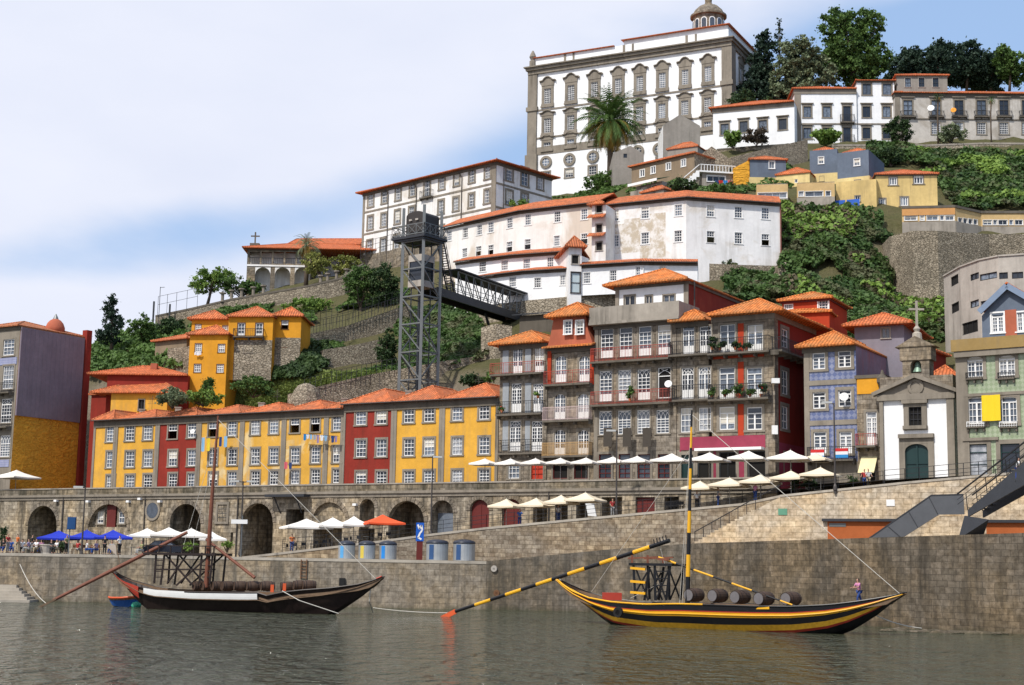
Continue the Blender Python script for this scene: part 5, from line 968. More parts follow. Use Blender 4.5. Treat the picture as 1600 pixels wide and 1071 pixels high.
# ---------- convent on the left ----------
co = Bld('convent', 'low convent with a pillared loggia over arches and a cross at its left end', 'church', (387, 389), (486, 391), Y=244, depth=14, base=P(400, 470, 244).z - 2, wall=m_granwall)
F = co.front; pl = co.pl; holes = []
zt, zb = F.uz(400, 394)[1], F.uz(400, 412)[1]; nb_ = 5
for i in range(5): x0 = 389 + i * 18.6; h = F.hole(x0 + 1, 394, x0 + 17, 412.5); holes.append((*h, 0))
for x in (410, 441, 472): h = F.hole(x - 12, 418, x + 12, 462); holes.append((*h, (h[1] - h[0]) / 2))
mb = MB()
for u0, u1, a, b_, r in holes:
    if r: spandrel(mb, u0, u1, b_ - r, b_, 0, .25, r, lambda x, y, z: pl.pt(x, z, y), 12)
mb.pbox(pl, .05, pl.W - .05, 2.6, 2.8, co.z0, co.z1 - .1); mb.pbox(pl, 0, pl.W, -.12, 2.6, F.uz(400, 415)[1] - .15, F.uz(400, 415)[1] + .15); co.part('loggia', mb, m_whiteold)
mb = MB(); zr = zb + 1.0; mb.bar(pl.pt(0, zr, .1), pl.pt(pl.W, zr, .1), .09)
for i in range(int(pl.W / .3)): mb.bar(pl.pt(i * .3, zb, .1), pl.pt(i * .3, zr, .1), .04)
co.part('railing', mb, m_iron, uv=False); co.left.holes.append((9, 12.5, zb, zt)); co.finish(roof=None, cornice=.2)
hip(co, pl, -.8, 24, -1.0, 15, co.z1, 2.5, m_tiler, root=co.root)
cw_ = Bld('convent_wing', 'long white convent wing with a tiled roof running up to the seminary', 'church', (486, 384), (566, 384), Y=252, depth=12, base=P(500, 440, 250).z - 2, wall=m_white); cw_.finish(rm=m_tiler, rise=2.4, over=.8, oside=(4, 0), cornice=.4, roof='gable')
mb = MB(); p = P(398.5, 381, 246); mb.box(p.x - .8, p.x + .8, p.y - .5, p.y + .5, p.z - 1.5, p.z); mb.bar(p, p + V((0, 0, 2.0)), .22); mb.bar(p + V((-.75, 0, 1.3)), p + V((.75, 0, 1.3)), .2); co.part('cross', mb, m_granite_d)
# ---------- orange houses ----------
GO = 'orange plastered houses on the left slope'
oa = Bld('orange_house', 'tall orange house with small white sash windows and a two tier roof', 'house', (297, 524), (356, 523.5), Y=186, depth=7, base=P(300, 615, 186).z - 3, wall=m_orange, group=GO)
O = dict(sur=.07, sm=m_woodb, proj=.03, cols=3, rows=4, pm=m_paneb, ft=.09)
for x, y in ((310, 543.5), (346, 544.5), (308.5, 575.5), (344, 576)): oa.front.win(x, y, 10.5, 13, **O)
oa.finish(rm=m_tile, rise=1.5, over=.5, oside=.4, cornice=0)
ob = Bld('orange_upper_house', 'orange block with two small windows rising behind the tall orange house', 'house', (300, 500), (356, 500), Y=190, depth=7, base=20, wall=m_orange, group=GO)
for x, y in ((309.5, 513), (352, 515)): ob.front.win(x, y, 9.5, 12, **O)
ob.finish(rm=m_tile, rise=1.5, over=.5, oside=(.5, .1), cornice=0)
oc = Bld('orange_balcony_house', 'orange house with two tall white balcony doors under a hip roof', 'house', (357.5, 496), (427, 496), Y=186.3, depth=9, base=P(380, 570, 186).z - 2, wall=m_orange, group=GO)
for x in (377, 405): oc.front.win(x, 515, 11.5, 20, cols=2, rows=3, panel=.2, sur=.08, sm=m_woodb, pm=m_paneb, ft=.11)
z = oc.front.uz(390, 527)[1]; u0 = oc.front.uz(366, 527)[0]; u1 = oc.front.uz(413, 527)[0]; oc.front.balm(u0, u1, z, 1.0, m_iron, out=.7, bal=.22, slab=.12)
oc.front.win(388, 543, 13, 17, sur=.1, cols=3, rows=3, fm=m_steel, pm=m_paneb)
mb = MB(); mb.pbox(oc.pl, .9, oc.pl.W, -.05, 0, oc.z0, z - .4); oc.part('bare_stone_base', mb, m_rubbleL); oc.finish(rm=m_tile, rise=1.7, over=.5, oside=.2, cornice=0)
od = Bld('orange_small_house', 'rightmost small orange house with one half open window', 'house', (427.5, 495), (471, 495.5), Y=187, depth=7, base=P(440, 560, 186).z - 2, wall=m_orange, group=GO)
od.front.win(445, 508, 10, 13, **dict(O, open=1)); od.front.win(444, 536, 8, 14, **O)
z = od.front.uz(440, 528)[1]; mb = MB(); mb.pbox(od.pl, 0, od.pl.W, -.05, 0, od.z0, z); od.part('bare_stone_base', mb, m_rubbleL); od.finish(rm=m_tile, rise=1.4, over=.5, oside=(.2, .4), cornice=0)
b = Bld('tiled_shed', 'open shed with a low tiled roof left of the tall orange house', 'shed', (243, 535), (292, 530), Y=200, depth=7, base=26, wall=m_dark if False else m_brown); b.finish(rm=m_tile, rise=1.2, over=.5, cornice=0)
# ---------- dark red house with big roofs on the left ----------
b = Bld('dark_red_house', 'dark red house with a broad tiled roof left of the orange houses', 'house', (168, 586), (294, 588), Y=185, depth=10, base=18, wall=m_red); b.finish(rm=m_tiler, rise=1.7, over=.5, oside=(2.5, 0), cornice=0)
b.front.holes.clear(); mb = MB(); p = b.pl.pt(b.pl.W * .5, b.z1 + 1.0, 3.0); mb.box(p.x - .4, p.x + .4, p.y - .4, p.y + .4, p.z - .5, p.z + .9); b.part('chimney', mb, m_pink)
b = Bld('yellow_corner_house', 'low red and yellow house with a dormer on its tiled roof behind the row houses', 'house', (174, 615), (262, 615), Y=183, depth=8, base=11, wall=m_yellow); b.front.win(221, 633, 9, 17, cols=2, rows=1, sur=.1, pm=m_dark, fm=m_fframe); b.finish(rm=m_tile, rise=2.0, over=.6, oside=(2.6, 2.0), cornice=0)
mb = MB(); p = b.pl.pt(2.5, b.z1 + 1.0, 3.0); mb.box(p.x - .5, p.x + .5, p.y - .6, p.y + .6, p.z - .3, p.z + 1.5); b.part('dormer', mb, m_steel)
b = Bld('maroon_side_house', 'maroon wall beside the ochre building seen behind the first row house', 'house', (143, 618), (174, 617), Y=190, depth=6, base=11, wall=m_red); b.finish(rm=m_tile, rise=.5, over=.3, cornice=0)
# ---------- right top white houses ----------
D_W = dict(sur=.25, cols=2, rows=1, fm=m_fframe, pm=m_pane, hood='flat', ft=.08)
w1 = Bld('long_white_house', 'long low white house with four dark hooded windows right of the palace', 'house', (1114, 171), (1241, 160), Y=266, depth=12, base=P(1114, 232, 264).z - 3, wall=m_white)
for x, y in ((1132.5, 202.5), (1162, 198.5), (1192, 197), (1223, 194.5)): w1.front.win(x, y, 12.5, 17, **D_W)
w1.finish(rm=m_tiler, rise=2.6, over=.7, oside=(.7, 0), cornice=.8, cm=m_granite)
w2 = Bld('white_villa', 'white villa with rows of dark windows and iron balconies under a tiled hip roof', 'house', (1241, 140), (1338, 140), Y=264, depth=11, base=P(1240, 228, 262).z - 3, wall=m_white)
w2b = Bld('white_villa_tower', 'taller three storey white end of the villa with a flat eave', 'house', (1338.5, 127), (1397, 127), Y=263.8, depth=10, base=P(1240, 228, 262).z - 3, wall=m_white)
for x, b in ((1261.5, w2), (1292, w2), (1354, w2b), (1385.5, w2b)): b.front.win(x, 175.3, 12, 17, **D_W); b.front.win(x, 208.6, 12, 17, **dict(D_W, cols=2))
for x in (1354.4, 1386): w2b.front.win(x, 140, 13, 17, **dict(D_W, hood=None))
for y in (178, 211): w2.front.win(1323.5, y, 12, 23, **D_W)
for y in (192, 224): u, z = w2.front.uz(1323.5, y); w2.front.balm(u - 1.3, u + 1.3, z, 1.4, m_iron, out=.7, bal=.2)
for b in (w2, w2b):
    mb = MB()
    for y in (194, 225.5): z = b.front.uz(1330, y)[1]; mb.pbox(b.pl, 0, b.pl.W, -.1, 0, z - .12, z + .12)
    b.part('string_course', mb, m_granite)
w2.finish(rm=m_tiler, rise=2.2, over=.5, oside=(.5, 0), cornice=.9, cm=m_granite, pil=[(0, 1.2)]); w2b.finish(rm=m_tiler, rise=.8, over=.5, oside=.3, cornice=.3)
w3 = Bld('old_manor', 'weathered grey manor with iron balconies and a belvedere at the top right', 'house', (1398, 146), (1680, 149), Y=262, depth=12, base=P(1400, 226, 260).z - 3, wall=plaster('weathered_wash', (0.56, 0.52, 0.47), (.2, .18, .15), .7, patch=(.36, .32, .27), pamt=.4))
for x in (1418.7, 1462.5, 1498.4, 1533.7, 1568.7, 1604): w3.front.win(x, 168.5, 14, 23, **dict(D_W, pm=m_pane, cols=2, rows=3, mid=1, bt=.06)); u, z = w3.front.uz(x, 183); w3.front.balm(u - 1.4, u + 1.4, z, 1.0, m_iron, out=.6, bal=.22)
for x in (1462.5, 1498.4, 1533.7, 1568.7, 1604): w3.front.win(x, 201, 13.5, 18, sur=.2, cols=5, rows=5)
mb = MB(); z = w3.front.uz(1500, 186)[1]; mb.pbox(w3.pl, 0, w3.pl.W, -.1, 0, z - .25, z); w3.part('string_course', mb, m_granite_d)
w3.finish(rm=m_tile, rise=2.3, over=.6, oside=.3, cornice=.7, pil=[(0, .9)])
be = Bld('belvedere', 'small grey roof storey with three windows on top of the old manor', 'roof house', (1401, 119), (1480, 119), Y=263.5, depth=8, base=w3.z1, wall=m_grey)
for x in (1418.7, 1440, 1462): be.front.win(x, 129.5, 9.5, 14, sur=.1, cols=2, rows=2, fm=m_fframe, pm=m_pane, sm=m_concrete)
be.finish(rm=m_tiler, rise=1.6, over=.4, cornice=.2, cm=m_granite)
# ---------- small houses cluster ----------
def gable_house(name, label, L, Rr, Y, depth, base, wall, apex, rm=None, **k):
    k.setdefault('YR', Y)
    b = Bld(name, label, 'house', L, Rr, Y=Y, depth=depth, base=base, wall=wall, **k); b.ap = b.front.uz(*apex); mb = MB(); pl = b.pl; mb.prism(pl, [(0, b.z1), (pl.W, b.z1), b.ap], 0, depth); b.part('gable', mb, wall)
    if rm:
        mb = MB(); e0 = (-.4, b.z1 - .25); e1 = (pl.W + .4, b.z1 - .25); ap = b.ap
        for e in (e0, e1): mb.hexa([pl.pt(e[0], e[1], -.3), pl.pt(ap[0], ap[1], -.3), pl.pt(ap[0], ap[1], depth + .3), pl.pt(e[0], e[1], depth + .3), pl.pt(e[0], e[1] + .2, -.3), pl.pt(ap[0], ap[1] + .2, -.3), pl.pt(ap[0], ap[1] + .2, depth + .3), pl.pt(e[0], e[1] + .2, depth + .3)])
        b.part('roof', mb, rm)
    return b
b = gable_house('ruined_house', 'roofless grey gabled ruin in front of the palace with a whitewashed side', (1036, 196), (1094, 193), 256, 9, P(1040, 262, 256).z - 2, m_brown if False else m_grey, (1063, 179), sidem=m_white); b.finish(roof=None, cornice=0)
b = Bld('lean_to_house', 'lean-to with a small orange roof at the foot of the ruin', 'house', (1043, 235), (1090, 229), Y=246, depth=4, base=P(1040, 262, 246).z - 2, wall=m_grey); b.finish(rm=m_tile, rise=1.4, over=.2, cornice=0)
b = gable_house('grey_gable_house', 'small plain grey gabled house behind the large palm', (958, 240), (1006, 238), 250, 9, P(960, 292, 250).z - 3, m_grey, (985, 228)); b.front.win(977, 243, 6, 8, cols=2, rows=1, fm=m_fframe); b.finish(roof=None, cornice=0)
b = Bld('brown_stone_house', 'long brown stone house with a thin orange roof and four small white windows', 'house', (987, 262), (1085, 240), Y=242, depth=6, base=P(990, 305, 240).z - 3, wall=m_brown, sidem=m_rubble)
for x, y in ((1003.5, 271), (1020.5, 266), (1044.5, 260.5), (1068, 255)): b.front.win(x, y, 7, 11, sur=.1, cols=2, rows=1, mid=1, sm=m_frame, proj=.03, ft=.1)
b.finish(rm=m_tile, rise=1.3, over=.5, cornice=0)
b = gable_house('stone_gable_barn', 'rubble stone gabled house behind the little white terrace', (1088, 247), (1139, 250), 236, 8, P(1100, 290, 236).z - 3, m_rubble, (1112, 229)); b.finish(roof=None, cornice=0)
kk = Bld('terrace_kiosk', 'small kiosk with a green and white awning above the white houses', 'kiosk', (994, 292), (1034, 283), Y=228, depth=3, base=P(1000, 312, 228).z - 2, wall=m_conold)
kk.front.win(1006, 298, 9, 10, cols=1, rows=1, pm=m_pane); kk.front.win(1022, 294, 9, 10, cols=1, rows=1, pm=m_pane); kk.finish(roof=None, cornice=0)
mb = MB(); pl = kk.pl; mb.hexa([pl.pt(-.3, kk.z1, -1.6), pl.pt(pl.W + .3, kk.z1, -1.6), pl.pt(pl.W + .3, kk.z1 + .9, 1.5), pl.pt(-.3, kk.z1 + .9, 1.5), pl.pt(-.3, kk.z1 + .06, -1.6), pl.pt(pl.W + .3, kk.z1 + .06, -1.6), pl.pt(pl.W + .3, kk.z1 + .96, 1.5), pl.pt(-.3, kk.z1 + .96, 1.5)]); kk.part('awning', mb, plain('green_awning_cloth', (.03, .17, .10)))
mb = MB(); mb.pbox(pl, -.35, pl.W + .35, -1.66, -1.58, kk.z1 - .3, kk.z1 + .12); kk.part('awning_valance', mb, m_frame)
b = Bld('orange_roof_shed', 'narrow shed with an orange tiled roof right of the green awning', 'shed', (1003, 303), (1037, 296), Y=222, depth=3, base=P(1003, 325, 220).z - 3, wall=m_conold); b.finish(rm=m_tile, rise=1.0, over=.3, cornice=0)
tr = Bld('white_terrace_house', 'flat roofed white terrace with a parapet and one wide window above the washing line', 'house', (1097, 270), (1146, 273), Y=229, depth=5, base=P(1100, 300, 229).z - 3, wall=m_conold)
tr.front.win(1119, 280, 28, 9, cols=3, rows=1, sur=.1, sm=m_frame, pm=m_pane); tr.finish(roof=None, cornice=0); mb = MB(); mb.pbox(tr.pl, -.5, tr.pl.W + .3, -.5, 5, tr.z1, tr.z1 + .25)
for i in range(12): u = -.3 + i * (tr.pl.W + .4) / 11; mb.pbox(tr.pl, u, u + .08, -.45, -.37, tr.z1 + .25, tr.z1 + 1.2)
mb.pbox(tr.pl, -.4, tr.pl.W + .2, -.47, -.35, tr.z1 + 1.2, tr.z1 + 1.3); tr.part('parapet', mb, m_frame)
mb = MB(); A = tr.pl.pt(-.5, tr.z1 + .2, 0)
for i in range(7): mb.box(A.x - .5 * (i + 1), A.x - .5 * i, A.y - .4, A.y + .9, A.z - .45 * (i + 1) - .6, A.z - .45 * i)
mb.bar(A + V((0, -.4, 1)), A + V((-3.6, -.4, -2.2)), .12); tr.part('outside_stair', mb, m_frame)
b = Bld('slate_clad_house', 'slate blue clad box with an orange flank and small tiled roof above the cream wall', 'house', (1172, 250), (1228, 251), Y=228, depth=7, base=P(1172, 292, 228).z - 2, wall=m_slate, backm=None); b.front.win(1206, 258, 9, 12, sur=.08, cols=2, rows=1, sm=m_frame, pm=m_paneb, ft=.1)
z = b.front.uz(1190, 278)[1]; mb = MB(); mb.pbox(b.pl, -.2, b.pl.W * .75, -.25, 0, b.z0, z); b.part('cream_base', mb, m_cream); b.finish(rm=m_tile, rise=1.3, over=.3, cornice=0)
b = gable_house('orange_flank_house', 'rusty orange lean-to side of the slate clad house', (1146, 263), (1171, 252), 228.5, 5, P(1150, 292, 228).z - 2, m_ochre, (1171, 250.5), YR=228.3); b.finish(roof=None, cornice=0)
b = Bld('cream_house', 'plain cream house with a low orange roof between the slate boxes', 'house', (1213, 275), (1265, 270), Y=226, depth=8, base=P(1220, 310, 226).z - 3, wall=m_cream); b.front.win(1244, 283, 5, 6, cols=1, rows=1); b.finish(rm=m_tile, rise=1.6, over=.2, cornice=0)
b = Bld('slate_box_house', 'square slate blue box on a cream wall, nearer the palace', 'house', (1265, 236), (1308, 233), Y=227, depth=8, base=P(1265, 310, 226).z - 3, wall=m_slate); b.front.win(1283, 251, 8.5, 11, sur=.07, cols=2, rows=1, sm=m_frame, ft=.1, pm=m_paneb)
z = b.front.uz(1285, 271.5)[1]; mb = MB(); mb.pbox(b.pl, -.02, b.pl.W, -.12, 0, b.z0, z); b.part('cream_base', mb, m_cream); b.front.win(1284, 280, 7, 8, cols=1, rows=1, proj=.14, sur=.05); b.finish(rm=m_tile, rise=.9, over=-.5, cornice=0)
b = Bld('slate_corner_house', 'larger slate blue box with a shaded right flank over a cream storey', 'house', (1308, 240), (1357, 234), Y=224, depth=9, base=P(1308, 330, 222).z - 4, wall=m_slate); b.front.win(1339, 254, 9.5, 11, sur=.07, cols=2, rows=1, sm=m_frame, ft=.1, pm=m_paneb)
z = b.front.uz(1330, 278)[1]; mb = MB(); mb.pbox(b.pl, -.02, b.pl.W + .02, -.14, 0, b.z0, z); mb.pbox(b.pl, b.pl.W, b.pl.W + .14, 0, 8, b.z0, z); b.part('cream_base', mb, m_cream)
f = Fac(b.pl.pt(0, 0, -.14), b.pl.pt(b.pl.W, 0, -.14), 0, 1, b.root); f.win(1340, 287, 9, 11, cols=2, rows=1, sur=.12, proj=.02); b.finish(rm=m_tile, rise=1.0, over=-.6, cornice=0)
ta = Bld('tan_terrace_block', 'tan parapet block with a long window strip above the big white house, left one', 'house', (1182, 288), (1231, 287), Y=214, depth=7, base=P(1190, 330, 213).z - 3, wall=m_tan)
ta.front.win(1207, 306, 46, 9, cols=4, rows=1, sur=.05, sm=m_frame, pm=m_paneb, ft=.1); z = ta.front.uz(1200, 311)[1]; mb = MB(); mb.pbox(ta.pl, 0, ta.pl.W, -.06, 0, ta.z0, z); ta.part('grey_base', mb, m_conold); ta.finish(roof=None, cornice=0); mb = MB(); mb.pbox(ta.pl, 0, ta.pl.W, 0, 7, ta.z1 - .1, ta.z1); ta.part('flat_roof', mb, m_concrete)
ta = Bld('tan_terrace_block', 'tan parapet block with white window strip beside the blue balcony, right one', 'house', (1245, 286), (1304, 284), Y=213, depth=8, base=P(1250, 330, 212).z - 3, wall=m_tan)
ta.front.win(1252, 303.5, 8, 8, cols=1, rows=1, sur=.05, sm=m_frame); ta.front.win(1272, 303.5, 28, 8, cols=2, rows=1, sur=.05, sm=m_frame); ta.front.win(1294, 303, 8, 8, cols=1, rows=1, sur=.05, sm=m_frame); z = ta.front.uz(1270, 308.5)[1]; mb = MB(); mb.pbox(ta.pl, 0, ta.pl.W, -.06, 0, ta.z0, z); ta.part('grey_base', mb, m_conold); ta.finish(roof=None, cornice=0); mb = MB(); mb.pbox(ta.pl, 0, ta.pl.W, 0, 8, ta.z1 - .1, ta.z1); ta.part('flat_roof', mb, m_concrete)
cm_ = Bld('cream_cliff_house', 'stained cream house with a tiled hip roof at the edge of the ivy cliff', 'house', (1369, 274), (1464, 273), Y=214, depth=10, base=P(1380, 365, 212).z - 2, wall=m_creamold)
for x, y, w_, h_ in ((1395.5, 283.6, 12, 12), (1435, 281, 14, 13), (1377.6, 317, 12, 12), (1413, 315, 12, 14)): cm_.front.win(x, y, w_, h_, sur=.16, cols=3, rows=1, bt=.12, ft=.12, sill=.15, pm=m_pane)
cm_.finish(rm=m_tiler, rise=1.8, over=.4, oside=.3, cornice=.15)
b = Bld('cream_link_house', 'cream wall with a blue balcony between the slate corner house and the cliff house', 'house', (1306, 285), (1369, 280), Y=214.3, depth=8, base=P(1310, 350, 213).z - 3, wall=m_creamold); b.front.win(1340, 305 + 6, 8, 9, cols=2, rows=1, sur=.1); b.finish(roof=None, cornice=0)
mb = MB(); mb.pbox(b.pl, -.5, b.pl.W * .62, -1.1, 0, b.front.uz(1320, 330)[1], b.front.uz(1320, 327)[1]); o = b.part('balcony', mb, m_conold); u0, z = b.front.uz(1303, 327); u1 = b.front.uz(1345, 327)[0]; mb = MB(); mb.pbox(b.pl, u0, u0 + (u1 - u0) * .47, -1.12, -1.05, z, z + 1.0); mb.pbox(b.pl, u0 + (u1 - u0) * .53, u1, -1.12, -1.05, z, z + 1.0); mb.build('railing', plain('bright_blue_sheet', (.03, .12, .5)), o)
# long tan gallery on the cliff
ga = Poly('cliff_gallery', 'long tan and orange gallery with a white window strip on the cliff', 'building', [(1409, 323), (1492, 321), (1532, 330), (1640, 330)], (1492, 321, 203), P(1500, 364, 203).z, m_tan, 7); ga_t = plaster('orange_tan_plaster', (.62, .32, .12), (.4, .25, .12), .3)
for x, w_ in ((1423, 20), (1441, 7), (1457, 18), (1472, 7), (1484, 14)): ga.win(x, 341, w_, 8, cols=2 if w_ > 10 else 1, rows=1, sur=.05, sm=m_frame, pm=m_pane, ft=.1)
for x in (1500, 1508, 1516, 1524): ga.win(x, 345 + (x - 1500) * .1, 6, 8, cols=1, rows=1, sur=.05, sm=m_frame)
for x, w_ in ((1543, 14), (1555, 6), (1567, 14), (1580, 6), (1592, 12), (1610, 12)): ga.win(x, 348, w_, 8, cols=2 if w_ > 10 else 1, rows=1, sur=.05, sm=m_frame)
ga.finish(None); mb = MB()
for i, f in enumerate(ga.f): mb.pbox(f, 0, f.W, -.12, .0, ga.z0 - 1.5, ga.z0 + (ga.z1 - ga.z0) * .42)
mb.build('concrete_base', m_conold, ga.root); mb = MB(); f = ga.f[0]; mb.pbox(f, 0, f.W, -.1, 0, ga.z0 + (ga.z1 - ga.z0) * .66, ga.z1); mb.build('orange_fascia', ga_t, ga.root)
mb = MB(); mb.face([p for p in ga.pts] + [ga.pts[-1] + nb * 7, ga.pts[0] + nb * 7]); mb.build('flat_roof', m_concrete, ga.root)
# ---------- retaining walls ----------
def rwall(label, pts, drop, mat=None, cop=None, th=1.2, name='retaining_wall'):
    tp = [P(*p) for p in pts]; return thickwall(name, tp, [p.z - drop for p in tp], th, mat or m_rubble, cop, label, coph=.3)
rwall('rubble terrace wall under the convent garden with stone posts on top', [(243, 493, 236), (300, 481, 234), (360, 467, 232), (440, 453, 230), (480, 446, 229), (540, 432, 229), (568, 412, 232)], 7.5, cop=m_granite_d)
rwall('tall rubble wall behind the lift tower at mid slope', [(474, 524, 198), (540, 510, 202), (620, 482, 205), (640, 478, 206)], 9)
rwall('short rubble wall left of the shrubs at mid slope', [(505, 547, 189), (560, 538, 191), (604, 528, 193)], 5)
rwall('long low rubble wall running behind the roofs to the lift tower', [(455, 615, 171), (510, 601, 173), (580, 585, 175), (620, 578, 175), (690, 565, 175), (752, 556, 176)], 6)
rwall('pale rubble wall between the ivy and the first grey tenement', [(752, 512, 176), (775, 506, 175), (800, 510, 175)], 11, m_rubbleL)
rwall('high pale rubble wall carrying the lowest white houses', [(742, 494, 193), (770, 478, 191), (820, 470, 189.6), (890, 463.5, 187.5), (1000, 456, 187)], 11, m_rubbleL)
rwall('rubble wall under the big white house above the ivy', [(1085, 411, 197), (1150, 414, 196), (1228, 416, 196.5)], 6, m_rubble)
rwall('short rubble wall between dark red roofs and orange house', [(262, 545, 196), (296, 541, 194)], 5)
rwall('long pale garden wall below the manor at the top right', [(1300, 226, 256), (1450, 226, 255), (1540, 223, 254), (1680, 224, 253)], 4.5, m_rubbleL, m_conold)
rwall('rubble garden wall below the long white house', [(1120, 233, 262), (1180, 228, 258), (1245, 224, 257)], 4, m_rubble, m_granite_d)
rwall('stone yard wall above the slate clad house', [(1142, 246, 238), (1200, 232, 240), (1262, 218, 244)], 5, m_rubble)
rwall('concrete edged rubble wall under the tan terrace blocks', [(1222, 322, 211), (1290, 322, 209), (1308, 326, 209)], 2.6, m_rubble)
rwall('stone bastion wall on the cliff under the gallery', [(1376, 385, 203), (1390, 370, 197), (1425, 361, 192), (1465, 361, 190.5), (1505, 364, 192), (1545, 366, 194), (1680, 366, 193)], 15, m_rubble)
rwall('white stained wall left of the palm rocks', [(985, 300, 226), (1005, 296, 225)], 3, m_conold)
p = P(478, 622, 171); mb = MB(); mb.lathe(V((p.x, p.y, p.z - 3)), [(2.1, 0), (1.9, 2.6), (1.5, 3.7), (1.0, 4.4), (.3, 4.7)], 9); tag(mb.build('stone_mound', m_rubble), 'round rubble stone mound on the grass slope behind the yellow roofs', 'ruin')
p = P(1222, 452, 196); mb = MB(); mb.box(p.x - .5, p.x + .5, p.y - .5, p.y + .5, p.z - 2, p.z + 3.6); tag(mb.build('stone_pillar', m_rubbleL), 'stone pillar at the corner below the big white house', 'pillar')
def fence(label, pts, h=1.3, step=.9, name='fence', mat=None, bars=(1.0, .55), t=.045, rel=True):
    w = [P(*p) for p in pts]; root = empty(name, w[0], label, 'fence'); mb = MB(); mp_ = MB(); L_ = sum((b_ - a).length for a, b_ in zip(w[:-1], w[1:])); sep = step >= .9; step = max(step, L_ / 75) if sep else step
    for a, b_ in zip(w[:-1], w[1:]):
        for f in bars: mb.bar(a + V((0, 0, h * f)), b_ + V((0, 0, h * f)), t)
        n = max(1, int((b_ - a).length / step))
        for i in range(n + 1): q = a.lerp(b_, i / n); mp_.bar(q - V((0, 0, .1)), q + V((0, 0, h)), t * 1.2); mp_ = (mp_.build('post', mat or m_iron, root, uv=False), MB())[1] if sep and (i < n) else mp_
    mb.build('rail', mat or m_iron, root, uv=False); mp_.build('post' if sep else 'pickets', mat or m_iron, root, uv=False); return root
fence('dark iron fence on the mid slope path wall', [(474, 524, 197.5), (540, 510, 201.5), (620, 482, 204.5)], 1.6, .5)
fence('dark iron fence along the long low rubble wall', [(475, 611, 171.5), (510, 601, 172.6), (580, 585, 174.6), (620, 578, 174.6)], 1.4, .6)
fence('green mesh fence beside the orange houses', [(473, 510, 192), (500, 512, 195), (560, 497, 205), (622, 478, 212)], 2.2, 1.5)
fence('grey railing along the seminary base', [(563, 405, 240), (626, 389, 236)], 2.8, 1.0, bars=(1, .7, .4))
fence('wire fence at the far left end of the garden wall', [(246, 492, 235.6), (275, 486, 234.6), (308, 479, 233.6)], 3.0, 1.6)
mb = MB()
for i, (px, py) in enumerate(((347.5, 466), (361.7, 462), (377.4, 459.5), (395.7, 457), (411.6, 454.5), (501, 439), (512, 436), (526, 432), (541, 429))):
    p = P(px, py + 3, 232.4 - i * .2); q = MB(); q.lathe(V((p.x, p.y, p.z - .3)), [(.35, 0), (.25, .25), (.25, 1.2), (.5, 1.3), (.5, 1.5)], 8); tag(q.build('garden_post', m_granite), 'squat granite post on the convent garden wall, ' + ['leftmost under the bright spreading tree', 'second from the left', 'third from the left', 'just left of the convent corner', 'in front of the first convent arch', 'right of the convent palm', 'second right of the palm', 'third right of the palm', 'rightmost, near the seminary'][i], 'post', 'granite posts on the convent garden wall')
p = P(245, 500, 234); mb = MB(); mb.box(p.x - .7, p.x + 2.6, p.y - 1.5, p.y + 1.5, p.z - 1.2, p.z - .9); mb.bar(p + V((-.6, 0, -1)), p + V((-.6, 0, 3)), .25); mb.bar(p + V((2.0, 0, -2.4)), p + V((2.0, 0, 2.6)), .25); mb.bar(p + V((.3, 0, -1)), p + V((.3, 0, 5.4)), .08); mb.bar(p + V((.3, 0, 5.3)), p + V((1.0, 0, 5.35)), .07); tag(mb.build('lookout_platform', m_steeld, uv=False), 'dark steel lookout platform at the far left end of the garden wall', 'platform')
# ---------- lift tower and bridge ----------
YT = 171.0; ZT = P(650, 372, YT).z; tp_ = P(628, 372, YT); ang = R(-38); ux = V((math.cos(ang), math.sin(ang), 0)); uy = V((-math.sin(ang), math.cos(ang), 0)); wx, wy = 3.25, 3.15
tw = empty('lift_tower', (tp_.x, tp_.y, 10.6), 'tall grey steel lattice lift tower with a round roofed cabin on top', 'lift tower'); T0 = V((tp_.x + .15, tp_.y, 0)); zb = 10.6
c4 = [T0, T0 + ux * wx, T0 + ux * wx + uy * wy, T0 + uy * wy]; zp = lambda p, z: V((p.x, p.y, z))
topz = [P(628, 326, YT).z, P(664, 320, YT - 2).z, P(688, 330, YT).z, ZT + 3]
for p, z in zip(c4, topz): mb = MB(); mb.bar(zp(p, zb), zp(p, z), .34); mb.build('column', m_steel, tw)
mb = MB(); lv = [ZT - .6 - 3.3 * i for i in range(11)]
for i, z in enumerate(lv):
    for a, b_ in ((0, 1), (1, 2), (2, 3), (3, 0)): mb.bar(zp(c4[a], z), zp(c4[b_], z), .16)
mb.build('cross_beam', m_steel, tw); mb = MB()
for i, (z, z2) in enumerate(zip(lv[:-1], lv[1:])):
    for a, b_ in ((0, 1), (1, 2), (2, 3), (3, 0)): mb.bar(zp(c4[a], z), zp(c4[b_], z2), .12) if (i + a) % 2 == 0 or a in (0,) else mb.bar(zp(c4[b_], z), zp(c4[a], z2), .12)
mb.build('diagonal_brace', m_steel, tw); mb = MB(); cc_ = T0 + ux * wx / 2 + uy * wy / 2
for k in range(4): a = cc_ + ux * (.8 if k in (1, 2) else -.8) + uy * (.8 if k > 1 else -.8); mb.bar(zp(a, zb), zp(a, ZT), .14)
for i in range(22): z = ZT - 1 - i * 1.55; mb.bar(zp(cc_ - ux * .8 - uy * .8, z), zp(cc_ + ux * .8 - uy * .8, z), .07); mb.bar(zp(cc_ + ux * .8 - uy * .8, z), zp(cc_ + ux * .8 + uy * .8, z), .07)
mb.build('guide_rail', m_steeld, tw); mb = MB(); z = P(648, 440, YT).z
